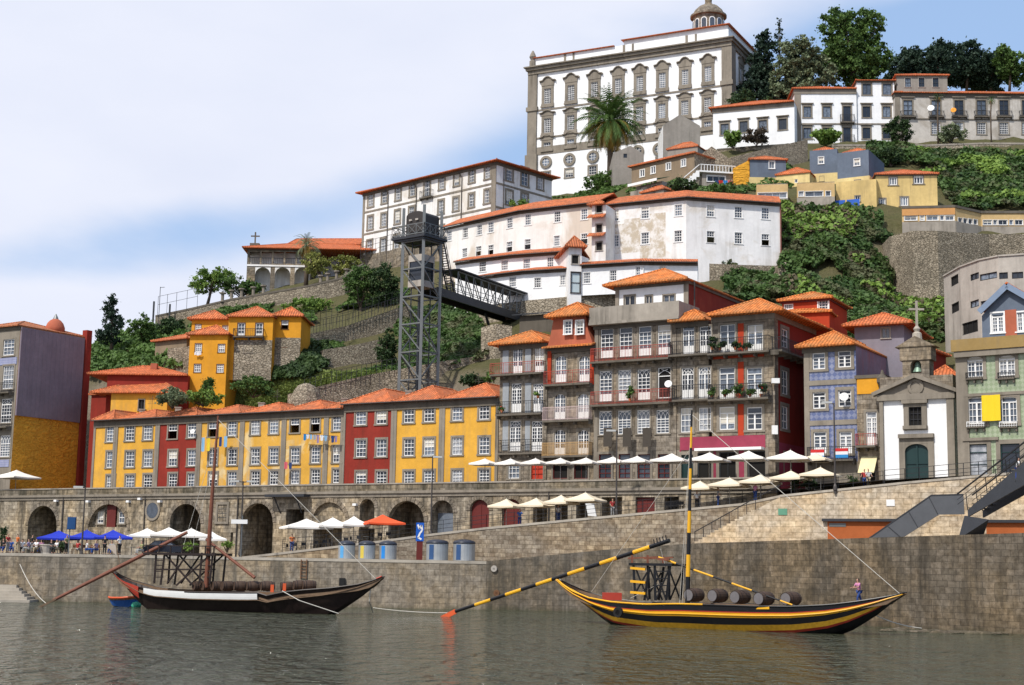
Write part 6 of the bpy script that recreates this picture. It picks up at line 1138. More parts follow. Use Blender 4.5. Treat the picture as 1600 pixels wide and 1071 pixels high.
def obox(mb, c, hx, hy, z0, z1): mb.hexa([zp(c - ux * hx - uy * hy, z0), zp(c + ux * hx - uy * hy, z0), zp(c + ux * hx + uy * hy, z0), zp(c - ux * hx + uy * hy, z0), zp(c - ux * hx - uy * hy, z1), zp(c + ux * hx - uy * hy, z1), zp(c + ux * hx + uy * hy, z1), zp(c - ux * hx + uy * hy, z1)])
obox(mb, cc_, 1.0, 1.0, z, z + 2.3); o = mb.build('lift_car', m_pane, tw); mb = MB(); obox(mb, cc_, 1.1, 1.1, z - .75, z); obox(mb, cc_, 1.1, 1.1, z + 2.3, z + 3.1)
for s1 in (-1, 1):
    for s2 in (-1, 1): mb.bar(zp(cc_ + ux * s1 * 1.05 + uy * s2 * 1.05, z), zp(cc_ + ux * s1 * 1.05 + uy * s2 * 1.05, z + 2.3), .12)
mb.build('car_frame', m_concrete, o); mb = MB(); pc = cc_ - ux * .45; obox(mb, pc, 2.6, 2.1, ZT - .3, ZT); obox(mb, pc, 2.4, 1.9, ZT - .55, ZT - .3); mb.build('platform', m_steeld, tw)
mb = MB(); cr_ = [pc + ux * s * 2.55 + uy * q * 2.05 for s, q in ((-1, -1), (1, -1), (1, 1), (-1, 1))]
for i in range(4):
    a, b_ = cr_[i], cr_[(i + 1) % 4]
    for f in (1.3, .15): mb.bar(zp(a, ZT + f), zp(b_, ZT + f), .09)
    for j in range(5):
        q0, q1 = a.lerp(b_, j / 4), a.lerp(b_, min(1, (j + 1) / 4)); mb.bar(zp(q0, ZT), zp(q0, ZT + 1.3), .07)
        if j < 4: mb.bar(zp(q0, ZT + .1), zp(q1, ZT + 1.25), .05); mb.bar(zp(q1, ZT + .1), zp(q0, ZT + 1.25), .05)
mb.build('platform_railing', m_steel, tw, uv=False); mb = MB(); nn_ = 10; hw = wx * .5 - .22; hd = wy * .5 - .22
prof = [(-hw, 0), (-hw, 2.5)] + [(-hw * math.cos(math.pi * i / nn_), 2.5 + .55 * math.sin(math.pi * i / nn_)) for i in range(1, nn_)] + [(hw, 2.5), (hw, 0)]
fa = [zp(cc_ + ux * x - uy * hd, ZT + z) for x, z in prof]; fb = [zp(cc_ + ux * x + uy * hd, ZT + z) for x, z in prof]; mb.face(fa); mb.face(fb[::-1])
for i in range(len(prof)): j = (i + 1) % len(prof); mb.face([fa[j], fa[i], fb[i], fb[j]])
o = mb.build('cabin', plain('dark_brown_sheet', (.045, .038, .035), .5), tw); mb = MB()
for x in (-.6, .4): obox(mb, cc_ + ux * x - uy * (hd + .06), .22, .12, ZT + 1.9, ZT + 2.1)
mb.build('cabin_lamp', m_concrete, o)
# bridge
br = empty('footbridge', P(689, 455, YT - .5), 'dark covered steel footbridge linking the lift tower to the hillside', 'footbridge')
A0 = P(683, 449, YT + .5); B0 = PZ(818, 493, A0.z); d = (B0 - A0).normalized(); s_ = V((-d.y, d.x, 0)); Lb = (B0 - A0).length
mb = MB()
for s in (0, 2.2): mb.bar(A0 + s_ * s - V((0, 0, .45)), B0 + s_ * s - V((0, 0, .45)), .22, 1.0)
mb.bar(A0 + s_ * 1.1 - V((0, 0, .1)), B0 + s_ * 1.1 - V((0, 0, .1)), 2.2, .12); mb.build('deck_beam', m_steeld, br)
mb = MB(); C0 = P(713, 412, YT + 1); hr = 2.75; f0 = .22
for s in (0, 2.2): mb.bar(A0 + d * Lb * f0 + s_ * s + V((0, 0, hr)), B0 + s_ * s + V((0, 0, hr)), .16)
mb.build('top_chord', m_steel, br); mb = MB(); nb2 = 9
for i in range(nb2 + 1):
    f = f0 + (1 - f0) * i / nb2
    for s in (0, 2.2):
        p = A0 + d * Lb * f + s_ * s; mb.bar(p, p + V((0, 0, hr)), .11)
        if i < nb2: q = A0 + d * Lb * (f0 + (1 - f0) * (i + 1) / nb2) + s_ * s; mb.bar(*((p, q + V((0, 0, hr))) if i >= nb2 / 2 else (p + V((0, 0, hr)), q)), .09)
mb.build('web_member', m_steel, br, uv=False); mb = MB(); p, q = A0 + d * Lb * (f0 - .02) + s_ * 1.1 + V((0, 0, hr + .2)), B0 + d * .8 + s_ * 1.1 + V((0, 0, hr + .2)); mb.bar(p, q, 3.0, .16); mb.build('canopy_roof', m_steeld, br)
mb = MB()
for s in (0, 2.2):
    for f in (1.1, .55): mb.bar(A0 + s_ * s + V((0, 0, f)), B0 + s_ * s + V((0, 0, f)), .06)
mb.build('handrail', m_steel, br, uv=False); mb = MB(); mb.bar(A0.lerp(B0, .62) + s_ * 1.1 - V((0, 0, .9)), A0.lerp(B0, .78) + s_ * 1.4 - V((0, 0, 5)), .25); mb.bar(B0 + s_ * 1.1 - V((0, 0, .9)), B0 + s_ * 1.1 - V((0, 0, 6)), .5); mb.build('strut', m_steeld, br)
st = empty('lift_stair', c4[1], 'steep open steel stair from the lift platform down to the footbridge', 'stair'); a = zp(c4[2] + ux * .3, ZT - .1); b_ = A0 + d * 4.6 + s_ * .4; mb = MB(); w_ = V((s_.x, s_.y, 0)) * .9
for s in (0, 1): mb.bar(a + w_ * s, b_ + w_ * s, .1, .28); mb.bar(a + w_ * s + V((0, 0, 1)), b_ + w_ * s + V((0, 0, 1)), .06)
for i in range(9):
    for s in (0, 1): q = a.lerp(b_, i / 8) + w_ * s; mb.bar(q, q + V((0, 0, 1)), .05)
mb.build('stair_frame', m_steeld, st, uv=False); mb = MB()
for i in range(22): q = a.lerp(b_, (i + .5) / 22); mb.bar(q, q + w_, .3, .05)
mb.build('tread', m_steel, st, uv=False)
b = Bld('lift_shelter', 'dark metal roofed shelter at the hillside end of the footbridge', 'shelter', (812, 494), (885, 489), Y=183, depth=4, base=P(820, 520, 184).z - 1, wall=m_granite_d); b.finish(roof=None, cornice=0); shed(b.pl, -.8, b.pl.W + 6, -.6, 4, b.z1, b.z1 + .9, m_steeld, b.root)
# ---------- stair parapet and gangway on the right ----------
BP2 = BPL.off(-1.9); root = empty('stair_parapet', BP2.pt(BP2.uz(1430, 820)[0], 5.5), 'dark grey steel stair parapet against the beige wall', 'parapet'); pp = [BP2.uz(*q) for q in ((1358, 842), (1455, 775), (1505, 773.5), (1507, 804), (1467, 804.5), (1408, 842))]
mb = MB(); mb.prism(BP2, pp, 0, .12); mb.build('steel_plate', plain('gunmetal_plate', (.10, .105, .115), .5, .2), root); mb = MB()
for a_, b2 in ((pp[0], pp[1]), (pp[1], pp[2])): mb.bar(BP2.pt(a_[0], a_[1] + .04, .06), BP2.pt(b2[0], b2[1] + .04, .06), .18, .09)
for q in ((1388, 823, 1410, 842), (1420, 800, 1434, 824), (1452, 778, 1465, 803)): a_, b2 = BP2.uz(q[0], q[1]), BP2.uz(q[2], q[3]); mb.bar(BP2.pt(*a_, -.02), BP2.pt(*b2, -.02), .05)
mb.build('edge_trim', m_steeld, root, uv=False)
mb = MB(); q0, q1 = BP2.uz(1468, 806), BP2.uz(1507, 842); mb.pbox(BP2, q0[0], q1[0], .13, 1.8, 4.8, q0[1] - .05); q2 = BP2.uz(1408, 842); mb.prism(BP2, [(q2[0], 4.9), (q0[0], 4.9), (q0[0], q0[1] - .05)], .13, 1.8); mb.build('stair_block', m_beige, root)
gw = empty('gangway', P(1512, 808, 106), 'heavy dark steel gangway stair climbing out of frame at the right', 'gangway'); a = P(1512, 797, 107); b_ = P(1640, 688, 99); wv = V((.75, .62, 0)).normalized() * 1.9
mb = MB(); dn = V((0, 0, -1.25)); dn2 = V((0, 0, -2.0))
for s in (0, 1): o_ = wv * s; w2_ = V((.12, .1, 0)); mb.hexa([a + o_ + V((0, 0, -.5)), a + o_ + w2_ + V((0, 0, -.5)), b_ + o_ + w2_ + dn2, b_ + o_ + dn2, a + o_, a + o_ + w2_, b_ + o_ + w2_, b_ + o_])
mb.build('girder', plain('gunmetal_girder', (.06, .065, .075), .45, .3), gw); mb = MB()
for i in range(17): q = a.lerp(b_, i / 16) + V((0, 0, .12)); mb.hexa([q + V((-.05, 0, 0)), q + V((.45, -.3, 0)), q + wv + V((.45, -.3, 0)), q + wv + V((-.05, 0, 0))] + [v_ + V((0, 0, .07)) for v_ in (q + V((-.05, 0, 0)), q + V((.45, -.3, 0)), q + wv + V((.45, -.3, 0)), q + wv + V((-.05, 0, 0)))])
mb.build('tread', m_granite_d, gw); mb = MB()
for s in (0, 1):
    for h, t_ in ((1.15, .09), (.75, .03), (.4, .03)): mb.bar(a + wv * s + V((-.6, .4, h)), b_ + wv * s + V((0, 0, h)), t_)
    for i in range(9): q = a.lerp(b_, i / 8) + wv * s; mb.bar(q, q + V((-.1, 0, 1.15)), .05)
mb.build('handrail', m_iron, gw, uv=False); mb = MB(); mb.hexa([P(1497, 843, 107), P(1535, 843, 107), P(1535, 843, 109), P(1497, 843, 109), P(1507, 806, 107), P(1545, 812, 105), P(1545, 812, 107), P(1507, 806, 109)]); mb.build('foot_bracket', m_steeld, gw)
fence('thin dark railing on the forecourt edge in front of the chapel and green house', [(1382, 756, 121.9), (1414, 753.5, 121.3), (1553, 741, 117.8), (1680, 731, 114.8)], 1.1, 1.1, 'railing', bars=(1, .6, .3), t=.04)
fence('thin dark railing on the ramp wall below the cream parasols', [(441, 862.5, 134.2), (577, 847, 134.2), (670, 834.6, 134.2), (760, 824, 133.3), (961, 805, 130.8), (1160, 786.5, 127.3), (1219, 774, 125.3), (1380, 757, 121.9)], 1.1, 1.2, 'railing', bars=(1, .66, .33), t=.035)
# ================= VEGETATION =================
def quads(name, pos, size, mat, parent=None, loc=None, up=0.0, tone=None, aspect=1.0, normal=None):
    n = len(pos); d = rng.normal(size=(n, 3)); 
    if normal is not None: d = d * 0.55 + normal
    d[:, 2] += up; d /= np.linalg.norm(d, axis=1)[:, None]; h = rng.normal(size=(n, 3)); a = np.cross(d, h); a /= np.linalg.norm(a, axis=1)[:, None]; b = np.cross(d, a)
    s = size * rng.uniform(.6, 1.35, n)[:, None]; a = a * s * .5; b = b * s * .5 * aspect
    # each leaf clump is a folded pair of triangles
    v = np.stack([pos - a - b * .6, pos + a * .9 - b, pos + a + b * .7, pos - a * .8 + b + d * s * .15], 1).reshape(-1, 3)
    base = np.array(WL[parent.name]) if parent is not None else np.zeros(3); o0 = np.array(loc) if loc is not None else (base if parent is not None else pos.mean(0)); v = v - o0
    me = bpy.data.meshes.new(name); me.vertices.add(n * 4); me.vertices.foreach_set('co', v.astype(np.float32).ravel()); me.loops.add(n * 4); me.loops.foreach_set('vertex_index', np.arange(n * 4, dtype=np.int32)); me.polygons.add(n); me.polygons.foreach_set('loop_start', np.arange(n, dtype=np.int32) * 4)
    me.update(calc_edges=True); at = me.attributes.new('tone', 'FLOAT', 'FACE'); tn = rng.uniform(0, 1, n) if tone is None else np.clip(tone, 0, 1); at.data.foreach_set('value', tn.astype(np.float32)); me.materials.append(mat); me.validate()
    o = bpy.data.objects.new(name, me); COL.objects.link(o); o.location = V(o0) - V(base); 
    if parent is not None: o.parent = parent
    WL[o.name] = V(o0); return o
G_dark = leafmat('leaf_dark', (0.017, 0.039, 0.017), (0.063, 0.105, 0.031)); G_mid = leafmat('leaf_mid', (0.031, 0.070, 0.017), (0.126, 0.210, 0.049)); G_bright = leafmat('leaf_bright', (0.056, 0.119, 0.021), (0.238, 0.350, 0.070)); G_yel = leafmat('leaf_yellow', (0.098, 0.126, 0.028), (0.364, 0.364, 0.098))
G_grey = leafmat('leaf_grey', (0.070, 0.098, 0.049), (0.238, 0.280, 0.154)); G_ivy = leafmat('leaf_ivy', (0.017, 0.045, 0.014), (0.098, 0.168, 0.042), (0.098, 0.105, 0.049)); G_blue = leafmat('leaf_cedar', (0.014, 0.031, 0.022), (0.049, 0.084, 0.049)); G_grass = leafmat('grass_blades', (0.084, 0.126, 0.028), (0.280, 0.336, 0.098)); m_bark = plain('bark', (.10, .075, .055), .95)
def clumps(blobs, per, csz, Y, yz=1.0):
    out = []
    for cx, cy, rx, ry, dy in blobs:
        c = np.array(P(cx, cy, Y + dy)); k = (Y + dy) / FP; R_ = np.array([rx * k, rx * k * yz, ry * k]); m = max(6, int(per * 2.6 * (rx * ry) / 400))
        for _ in range(m):
            d = rng.normal(size=3); d /= np.linalg.norm(d); r = rng.uniform(.08, 1.0) ** .5; out.append((c + d * R_ * r, csz * k * rng.uniform(.6, 1.3)))
    return out
def leaves(cl, n, size, fl=.75):
    m = np.array([c[1] ** 2 for c in cl]); idx = rng.choice(len(cl), n, p=m / m.sum()); ctr = np.array([cl[i][0] for i in idx]); r = np.array([cl[i][1] for i in idx]); d = rng.normal(size=(n, 3)); d /= np.linalg.norm(d, axis=1)[:, None]
    p = ctr + d * (r * np.abs(rng.normal(0, .62, n)))[:, None] * np.array([1, 1, fl]); ct = rng.uniform(0, .5, len(cl))[idx]; return p, np.clip(ct + rng.uniform(0, .5, n), 0, 1)
def tree(name, label, px, py, Y, blobs, n, mat, leaf=2.6, per=14, csz=8, trunk=.25, group=None, cat='tree', branches=True):
    b0 = P(px, py, Y); root = empty(name, b0, label, cat, group); cl = clumps(blobs, per, csz, Y); k = Y / FP; p, tn = leaves(cl, n, leaf * k); quads('crown', p, leaf * k, mat, root, tone=tn)
    mb = MB(); cx = sum(b[0] for b in blobs) / len(blobs); top = P(cx, min(b[1] for b in blobs) + 2, Y); midp = b0.lerp(top, .45) + V((.2, 0, 0)); mb.tube([b0 - V((0, 0, 1)), b0.lerp(midp, .5) + V((.1, 0, 0)), midp, top], [trunk * 1.3, trunk, trunk * .75, trunk * .15], 7)
    if branches:
        for c, r in cl[::max(1, len(cl) // 14)]: s = b0.lerp(top, rng.uniform(.3, .7)); c = V(c); mb.tube([s, s.lerp(c, .5) + V((0, 0, .2)), c], [trunk * .45, trunk * .25, trunk * .08], 5, False)
    mb.build('trunk', m_bark, root, smooth=True); return root
def bush(label, px, py, Y, rx, ry, n, mat, leaf=2.4, name='shrub', group=None, csz=5, top=None): 
    k = Y / FP; cl = clumps([(px, py, rx, ry, 0)], 22, csz, Y); p, tn = leaves(cl, n, leaf * k); b0 = P(px, py + ry, Y); root = empty(name, b0, label, 'shrub', group); quads('foliage', p, leaf * k, mat, root, tone=tn)
    mb = MB()
    for c, r in cl[:7]: mb.tube([b0 - V((0, 0, .3)), V(c)], [.07, .03], 5, False)
    mb.build('stem', m_bark, root); return root
def palm(label, px, pyb, pyc, Y, rpx, nf, trunk, droop=1.0, mat=G_mid, lf=2, skirt=True):
    b0 = P(px, pyb, Y); top = P(px + (1 if rpx > 20 else 0), pyc, Y); root = empty('palm_tree', b0, label, 'palm'); k = Y / FP; mb = MB(); L = top.z - b0.z; mb.tube([b0 - V((0, 0, 1)), b0 + V((0, 0, L * .3)), b0 + V((.05, 0, L * .7)), top], [trunk * 1.2, trunk, trunk * .95, trunk * 1.1], 9); mb.build('trunk', m_bark, root, smooth=True)
    for nm, ms, q in (('frond', mat, 1), ('dry_frond', leafmat('dry_frond_leaf', (.10, .07, .015), (.42, .27, .05)), 0)):
        vv, ff, tt = [], [], []; cnt = nf if q else int(nf * .5)
        for i in range(cnt):
            az = rng.uniform(0, 2 * math.pi); el = R(rng.uniform(-25, 80)) if q else R(rng.uniform(-70, 0)); ln = rpx * k * rng.uniform(.85, 1.12) * (1 if q else .84); dr = V((math.cos(az), math.sin(az), 0)); sd_ = V((-dr.y, dr.x, 0)); p = V(top); e = el; st_ = 9; tone = rng.uniform(0, .6)
            for j in range(st_):
                dl = ln / st_; nx = p + dr * (math.cos(e) * dl) + V((0, 0, math.sin(e) * dl)); e -= R(9 * droop) * (.5 + j / st_ * 1.6); w = ln * .085 * math.sin(math.pi * (j + .8) / (st_ + .8)); up_ = V((0, 0, -w * .55)) 
                for s in (-1, 1):
                    for h in range(2):   # leaflets with gaps
                        a = p.lerp(nx, h * .5); b = p.lerp(nx, h * .5 + .32); tip = a + sd_ * (s * w) + (nx - p) * .9 + up_; i0 = len(vv); vv += [a, b, tip + (nx - p) * .12, tip]; ff.append((i0, i0 + 1, i0 + 2, i0 + 3)); tt.append(tone + rng.uniform(0, .4))
                p = nx
        me = bpy.data.meshes.new(nm); me.from_pydata([tuple(v_ - b0) for v_ in vv], [], ff); at = me.attributes.new('tone', 'FLOAT', 'FACE'); at.data.foreach_set('value', np.array(tt, dtype=np.float32)); me.materials.append(ms); o = bpy.data.objects.new('crown' if q else 'dry_skirt', me); COL.objects.link(o); o.parent = root
    return root
tree_ = tree
palm('big palm with a thick skirt of drooping fronds in front of the palace', 953, 292, 190, 262, 64, 170, .55, .8, G_mid)
palm('palm standing in front of the convent loggia', 478, 445, 384, 236, 31, 46, .35, 1.1, G_grey, skirt=False)
palm('small palm in front of the manor, left one', 1466, 224, 152, 258, 13, 40, .16, 1.4, G_dark); palm('small palm in front of the manor, right one', 1549, 222, 157, 257, 11, 34, .13, 1.5, G_mid)
# skyline trees
tree('cedar_tree', 'dark layered cedar just right of the palace', 1196, 190, 282, [(1196, 70, 14, 22, 0), (1190, 105, 22, 26, 0), (1178, 140, 32, 30, 0), (1210, 150, 34, 28, 0)], 20000, G_blue, 3.1, 18, 6.5)
tree('spindly_conifer', 'thin sparse conifer poking up beside the cedar', 1217, 120, 284, [(1217, 36, 3, 10, 0), (1217, 55, 8, 12, 0), (1218, 75, 12, 14, 0)], 1100, G_blue, 2.0, 40, 3.0, .14)
tree('olive_green_tree', 'rounded grey green tree between the cedar and the tall leafy tree', 1250, 165, 278, [(1250, 92, 38, 40, 0), (1230, 120, 30, 30, 0), (1275, 120, 34, 30, 0), (1250, 145, 50, 18, 0)], 30000, G_grey, 3.0, 16, 6)
tree('tall_leafy_tree', 'tallest leafy green tree on the skyline', 1330, 140, 285, [(1308, 40, 30, 30, 0), (1355, 42, 28, 30, 0), (1330, 80, 50, 36, 0), (1300, 98, 34, 28, 0), (1362, 92, 30, 30, 0), (1335, 118, 50, 22, 0)], 36000, G_mid, 3.1, 15, 7, .6)
for i, (x, y, rx, ry, lab) in enumerate(((1418, 100, 36, 22, 'dark cedar canopy right of the tall leafy tree'), (1466, 92, 34, 24, 'dark cedar canopy over the belvedere'), (1510, 92, 36, 28, 'dark cedar canopy right of the belvedere'), (1548, 104, 30, 20, 'low dark cedar canopy near the right edge'))):
    tree('cedar_tree', lab, x, 135, 296 + i, [(x, y + 12, rx * 1.15, ry * 1.15, 0), (x + 4, y - 10, rx * .6, ry * .8, 0), (x - 8, y + 30, rx, 14, 3)], 17000, G_blue, 3.2, 16, 7, group='dark cedars behind the manor')
tree('light_green_tree', 'lighter green tree at the right end of the skyline', 1577, 135, 292, [(1568, 86, 18, 16, 0), (1585, 108, 26, 28, 0)], 10000, G_mid, 3.0, 16, 6)
tree('dark_bush_tree', 'dark green tree mass at the foot of the palace flank', 1165, 195, 272, [(1158, 162, 22, 26, 0), (1190, 168, 22, 18, 0)], 7000, G_dark, 2.3, 16, 6)
# left skyline
tree('cypress_tree', 'dark ragged cypress on the left skyline', 174, 545, 214, [(176, 466, 7, 12, 0), (172, 485, 12, 16, 0), (178, 505, 16, 18, 0), (170, 525, 20, 16, 0)], 8500, G_blue, 2.2, 26, 4.5)
tree('round_tree', 'round green tree beside the cypress', 224, 548, 212, [(223, 512, 25, 20, 0), (232, 525, 14, 12, 0)], 8500, G_mid, 2.1, 18, 5.5)
tree('spreading_tree', 'bright green spreading tree left of the convent', 322, 478, 238, [(322, 442, 24, 20, 0), (345, 432, 22, 12, 0)], 7500, G_bright, 2.2, 18, 6); tree('spreading_tree', 'darker green spreading tree touching the convent arches', 375, 475, 237, [(365, 446, 26, 14, 0), (392, 450, 20, 11, 0)], 6500, G_mid, 2.2, 18, 6)
tree('garden_tree', 'yellow green garden tree just right of the convent palm', 500, 440, 233, [(495, 412, 22, 18, 0)], 3800, G_yel, 2.2, 16, 5); tree('garden_tree', 'loose yellow green garden tree below the seminary corner', 535, 438, 233, [(538, 413, 24, 16, 0)], 3800, G_yel, 2.2, 16, 5)
tree('dense_tree', 'dense dark green tree left of the lift tower', 598, 500, 214, [(600, 438, 26, 26, 0), (600, 465, 22, 20, 0)], 11000, G_dark, 2.2, 18, 6); tree('dense_tree', 'mid green tree between the garden wall and the dense dark tree', 562, 500, 215, [(562, 442, 24, 30, 0)], 8500, G_mid, 2.2, 18, 6)
bush('bright green rounded hedge bush below the convent garden wall', 486, 482, 222, 44, 15, 8500, G_bright, 2.2); bush('green bush under the spreading trees on the garden wall', 372, 488, 226, 26, 10, 3500, G_mid); bush('dark bush under the lookout platform', 268, 512, 222, 22, 17, 5500, G_dark)
bush('dark bush on the low wall right of the lift tower', 740, 596, 168, 24, 12, 3800, G_dark); bush('small green bush behind the last yellow roof', 765, 590, 166, 12, 8, 1800, G_mid); bush('olive green bush beside the tall orange house', 270, 622, 172, 24, 14, 5500, G_grey); bush('dark shrub column left of the lift tower', 606, 545, 184, 16, 34, 5500, G_dark); bush('feathery shrub on the slope below the tall orange house', 325, 606, 178, 9, 18, 1600, G_mid); bush('wide bright green shrub hiding the foot of the tall orange house', 318, 620, 175, 32, 12, 5500, G_bright); bush('mid green shrub on the grass slope under the balcony house', 395, 604, 178, 36, 14, 6000, G_mid)
bush('dark conifer bush left of the tan block', 1065, 292, 220, 24, 13, 4200, G_dark); bush('rosemary like bush behind the big white house roof', 1128, 297, 216, 30, 9, 3200, G_mid); bush('bush under the big palm', 945, 288, 256, 34, 20, 6500, G_mid); bush('small bush on the brown house slope', 1075, 272, 236, 9, 8, 1100, G_mid)
bush('bright green bush on the long white house wall', 1146, 217, 257, 16, 14, 3200, G_bright); bush('dark purple bush on the long white house wall', 1182, 214, 257, 20, 12, 3600, leafmat('leaf_purple', (.04, .03, .025), (.12, .09, .06))); bush('dark tree like bush between the villa and the manor', 1405, 204, 257, 22, 20, 5500, G_dark); bush('bush with big leaves in front of the villa', 1292, 212, 257, 20, 13, 2600, G_bright, 4.0); bush('grey green bush in front of the manor', 1486, 210, 256, 26, 14, 4200, G_grey); bush('tiny weeds on the white house roof', 812, 318, 222, 16, 5, 900, G_bright)
bush('shrub on the cliff under the cream cliff house', 1372, 372, 203, 22, 10, 2600, G_dark); bush('dark shrub at the top of the ivy between the slate and cream houses', 1392, 244, 240, 26, 14, 4500, G_dark)
# ivy and ground cover spread over the real hillside
def inpoly(px, py, poly):
    c = np.zeros(len(px), bool); n = len(poly)
    for i in range(n):
        (x0, y0), (x1, y1) = poly[i], poly[(i + 1) % n]; cond = ((y0 > py) != (y1 > py)); xi = (x1 - x0) * (py - y0) / ((y1 - y0) + 1e-9) + x0; c ^= cond & (px < xi)
    return c
CMn = np.array(CM); CPn = np.array(CP)
def projn(p): q = (p - CPn) @ CMn; return 800 + q[:, 0] / -q[:, 2] * FP, 535.5 - q[:, 1] / -q[:, 2] * FP
def cover(name, label, poly, yr, n, mat, size, lift=(0, .8), cat='ivy', mask=None, kind='stuff', grass=False):
    r = np.array([P(x, y, yy_) for x, y in poly for yy_ in yr]); x0, x1 = r[:, 0].min(), r[:, 0].max(); acc = []; tot = 0
    for _ in range(30):
        X = rng.uniform(x0, x1, 40000); Y = rng.uniform(yr[0], yr[1], 40000); Z = hgt(X, Y); e = .5; gx = (hgt(X + e, Y) - Z) / e; gy = (hgt(X, Y + e) - Z) / e; ar = np.sqrt(1 + gx ** 2 + gy ** 2); p = np.stack([X, Y, Z], 1); u, v_ = projn(p); ok = inpoly(u, v_, poly) & (rng.uniform(0, 4, 40000) < ar)
        if mask is not None: nz_ = np.sin(X * .35 + Y * .21) + np.sin(X * .13 - Y * .33 + 1) + np.sin(X * .8 + 2) * .5 + np.sin(Y * .9) * .5; ok &= nz_ > mask
        nn = np.stack([-gx, -gy, np.ones_like(gx)], 1) / ar[:, None]; acc.append(np.concatenate([p, nn], 1)[ok]); tot += ok.sum()
        if tot >= n: break
    a = np.concatenate(acc)[:n]; 
    if len(a) == 0: return
    p, nn = a[:, :3], a[:, 3:]; wob = (np.sin(p[:, 0] * .9 + p[:, 1] * .5) * np.sin(p[:, 2] * 1.1 + p[:, 0] * .4) + 1) / 2; l_ = lift[0] + (lift[1] - lift[0]) * (wob * .7 + rng.uniform(0, .3, len(p))); p = p + nn * l_[:, None]; tone = np.clip(wob * .55 + rng.uniform(0, .45, len(p)), 0, 1)
    o = quads(name, p, size, mat, tone=tone, normal=(np.tile([0, 0, .0], (len(p), 1)) if grass else nn * .8), aspect=(3 if grass else 1)); return tag(o, label, cat, kind=kind)
cover('ivy', 'thick dark ivy covering the cliff below the cream houses', [(1218, 330), (1300, 328), (1372, 345), (1392, 385), (1380, 440), (1392, 465), (1420, 478), (1478, 470), (1480, 545), (1330, 560), (1255, 480), (1130, 470), (1130, 420), (1218, 440)], (160, 225), 60000, G_ivy, .42, (0, 2.2), mask=-1.45)
RC = [(1218, 330), (1300, 328), (1372, 345), (1392, 385), (1380, 440), (1400, 480), (1478, 480), (1480, 545), (1330, 560), (1255, 480), (1130, 470), (1218, 440)]
cover('ivy', 'patches of brighter yellow green climber on the cliff below the cream houses', RC, (160, 225), 9000, G_bright, .45, (.6, 2.5), mask=.9)
cover('ivy', 'dry brown and grey creeper stems on the cliff below the cream houses', RC, (160, 225), 7000, leafmat('dry_creeper', (.05, .04, .025), (.17, .14, .08)), .5, (.5, 2.3), mask=.7)
cover('shrubs', 'light green shrubs mixed in the creeper under the manor wall', [(1400, 245), (1700, 250), (1700, 325), (1480, 318)], (205, 262), 7000, G_bright, .5, (.5, 2.2), cat='shrubs', mask=.8)
cover('ivy', 'dark creeper below the manor garden wall', [(1355, 228), (1450, 240), (1700, 246), (1700, 330), (1500, 330), (1466, 300), (1464, 268), (1400, 258), (1355, 262)], (205, 262), 30000, G_ivy, .45, (0, 1.8))
cover('ivy', 'green creeper hanging behind the lift tower legs', [(625, 485), (690, 478), (752, 486), (760, 560), (690, 582), (625, 585)], (172, 214), 16000, G_ivy, .38, (0, 1.2))
cover('ivy', 'dark shrubs and creeper under the orange houses', [(330, 600), (380, 562), (470, 540), (512, 545), (508, 590), (440, 598), (360, 612)], (176, 205), 14000, G_dark, .4, (0, 1.6), cat='shrubs')
cover('grass', 'long grass on the slope behind the yellow row houses', [(280, 650), (330, 606), (440, 596), (520, 585), (620, 585), (620, 650)], (165, 192), 34000, G_grass, .26, (0, .5), cat='grass', grass=True)
cover('weeds', 'patchy weeds on the terraced slope left of the lift tower', [(470, 500), (640, 450), (640, 600), (510, 600)], (175, 232), 10000, G_mid, .34, (0, .7), cat='weeds', mask=.9)
cover('shrubs', 'mixed green shrubs on the left hillside beside the violet building', [(130, 535), (300, 530), (300, 585), (130, 590)], (186, 240), 20000, G_mid, .4, (0, 2.2), cat='shrubs')
cover('weeds', 'scrub along the foot of the convent garden wall', [(240, 500), (480, 470), (560, 450), (560, 505), (300, 540), (240, 535)], (196, 234), 16000, G_mid, .36, (0, 1.0), cat='weeds', mask=.3)
cover('scrub', 'scrub and ivy around the palace foot and small houses', [(830, 270), (1000, 260), (1240, 235), (1240, 330), (960, 330), (830, 330)], (222, 285), 16000, G_mid, .42, (0, .9), cat='shrubs', mask=.1)
cover('scrub', 'dark plants at the foot of the cliff behind the tenements', [(1000, 470), (1230, 440), (1480, 520), (1480, 640), (1000, 640)], (158, 178), 16000, G_ivy, .4, (0, 1.5), cat='shrubs')
# ================= BOATS =================
ordn = 'first second third fourth fifth sixth seventh eighth ninth tenth eleventh twelfth'.split()
c_black = plain('black_boat_paint', (.012, .012, .014), .35, var=.2); c_yel = plain('yellow_boat_paint', (.78, .40, .02), .4, var=.1); c_ored = plain('red_boat_paint', (.42, .05, .03), .5); c_och = plain('worn_yellow_paint', (.66, .36, .03), .6, var=.3, sc=4)
c_dbrown = plain('tarred_wood', (.028, .018, .016), .45, var=.3, sc=3); c_wood = plain('weathered_deck_wood', (.20, .13, .08), .8, var=.25, sc=3); c_spar = plain('reddish_spar_wood', (.20, .07, .04), .6, var=.25, sc=3); c_white = plain('white_boat_paint', (.74, .74, .72), .5, var=.08); c_rope = plain('rope', (.55, .52, .46), .9)
c_barrel = plain('barrel_oak', (.075, .045, .03), .7, var=.3, sc=5); c_barend = plain('barrel_end_grey', (.16, .15, .155), .7, var=.15, sc=5); c_hoop = plain('rusty_hoop', (.04, .03, .028), .6, .5); c_orange = plain('orange_red_paint', (.62, .10, .03), .5); c_rubber = plain('rubber', (.012, .012, .012), .7)
def li(tab, x):
    return poly_interp([(a, b) for a, b in tab], x)[0]
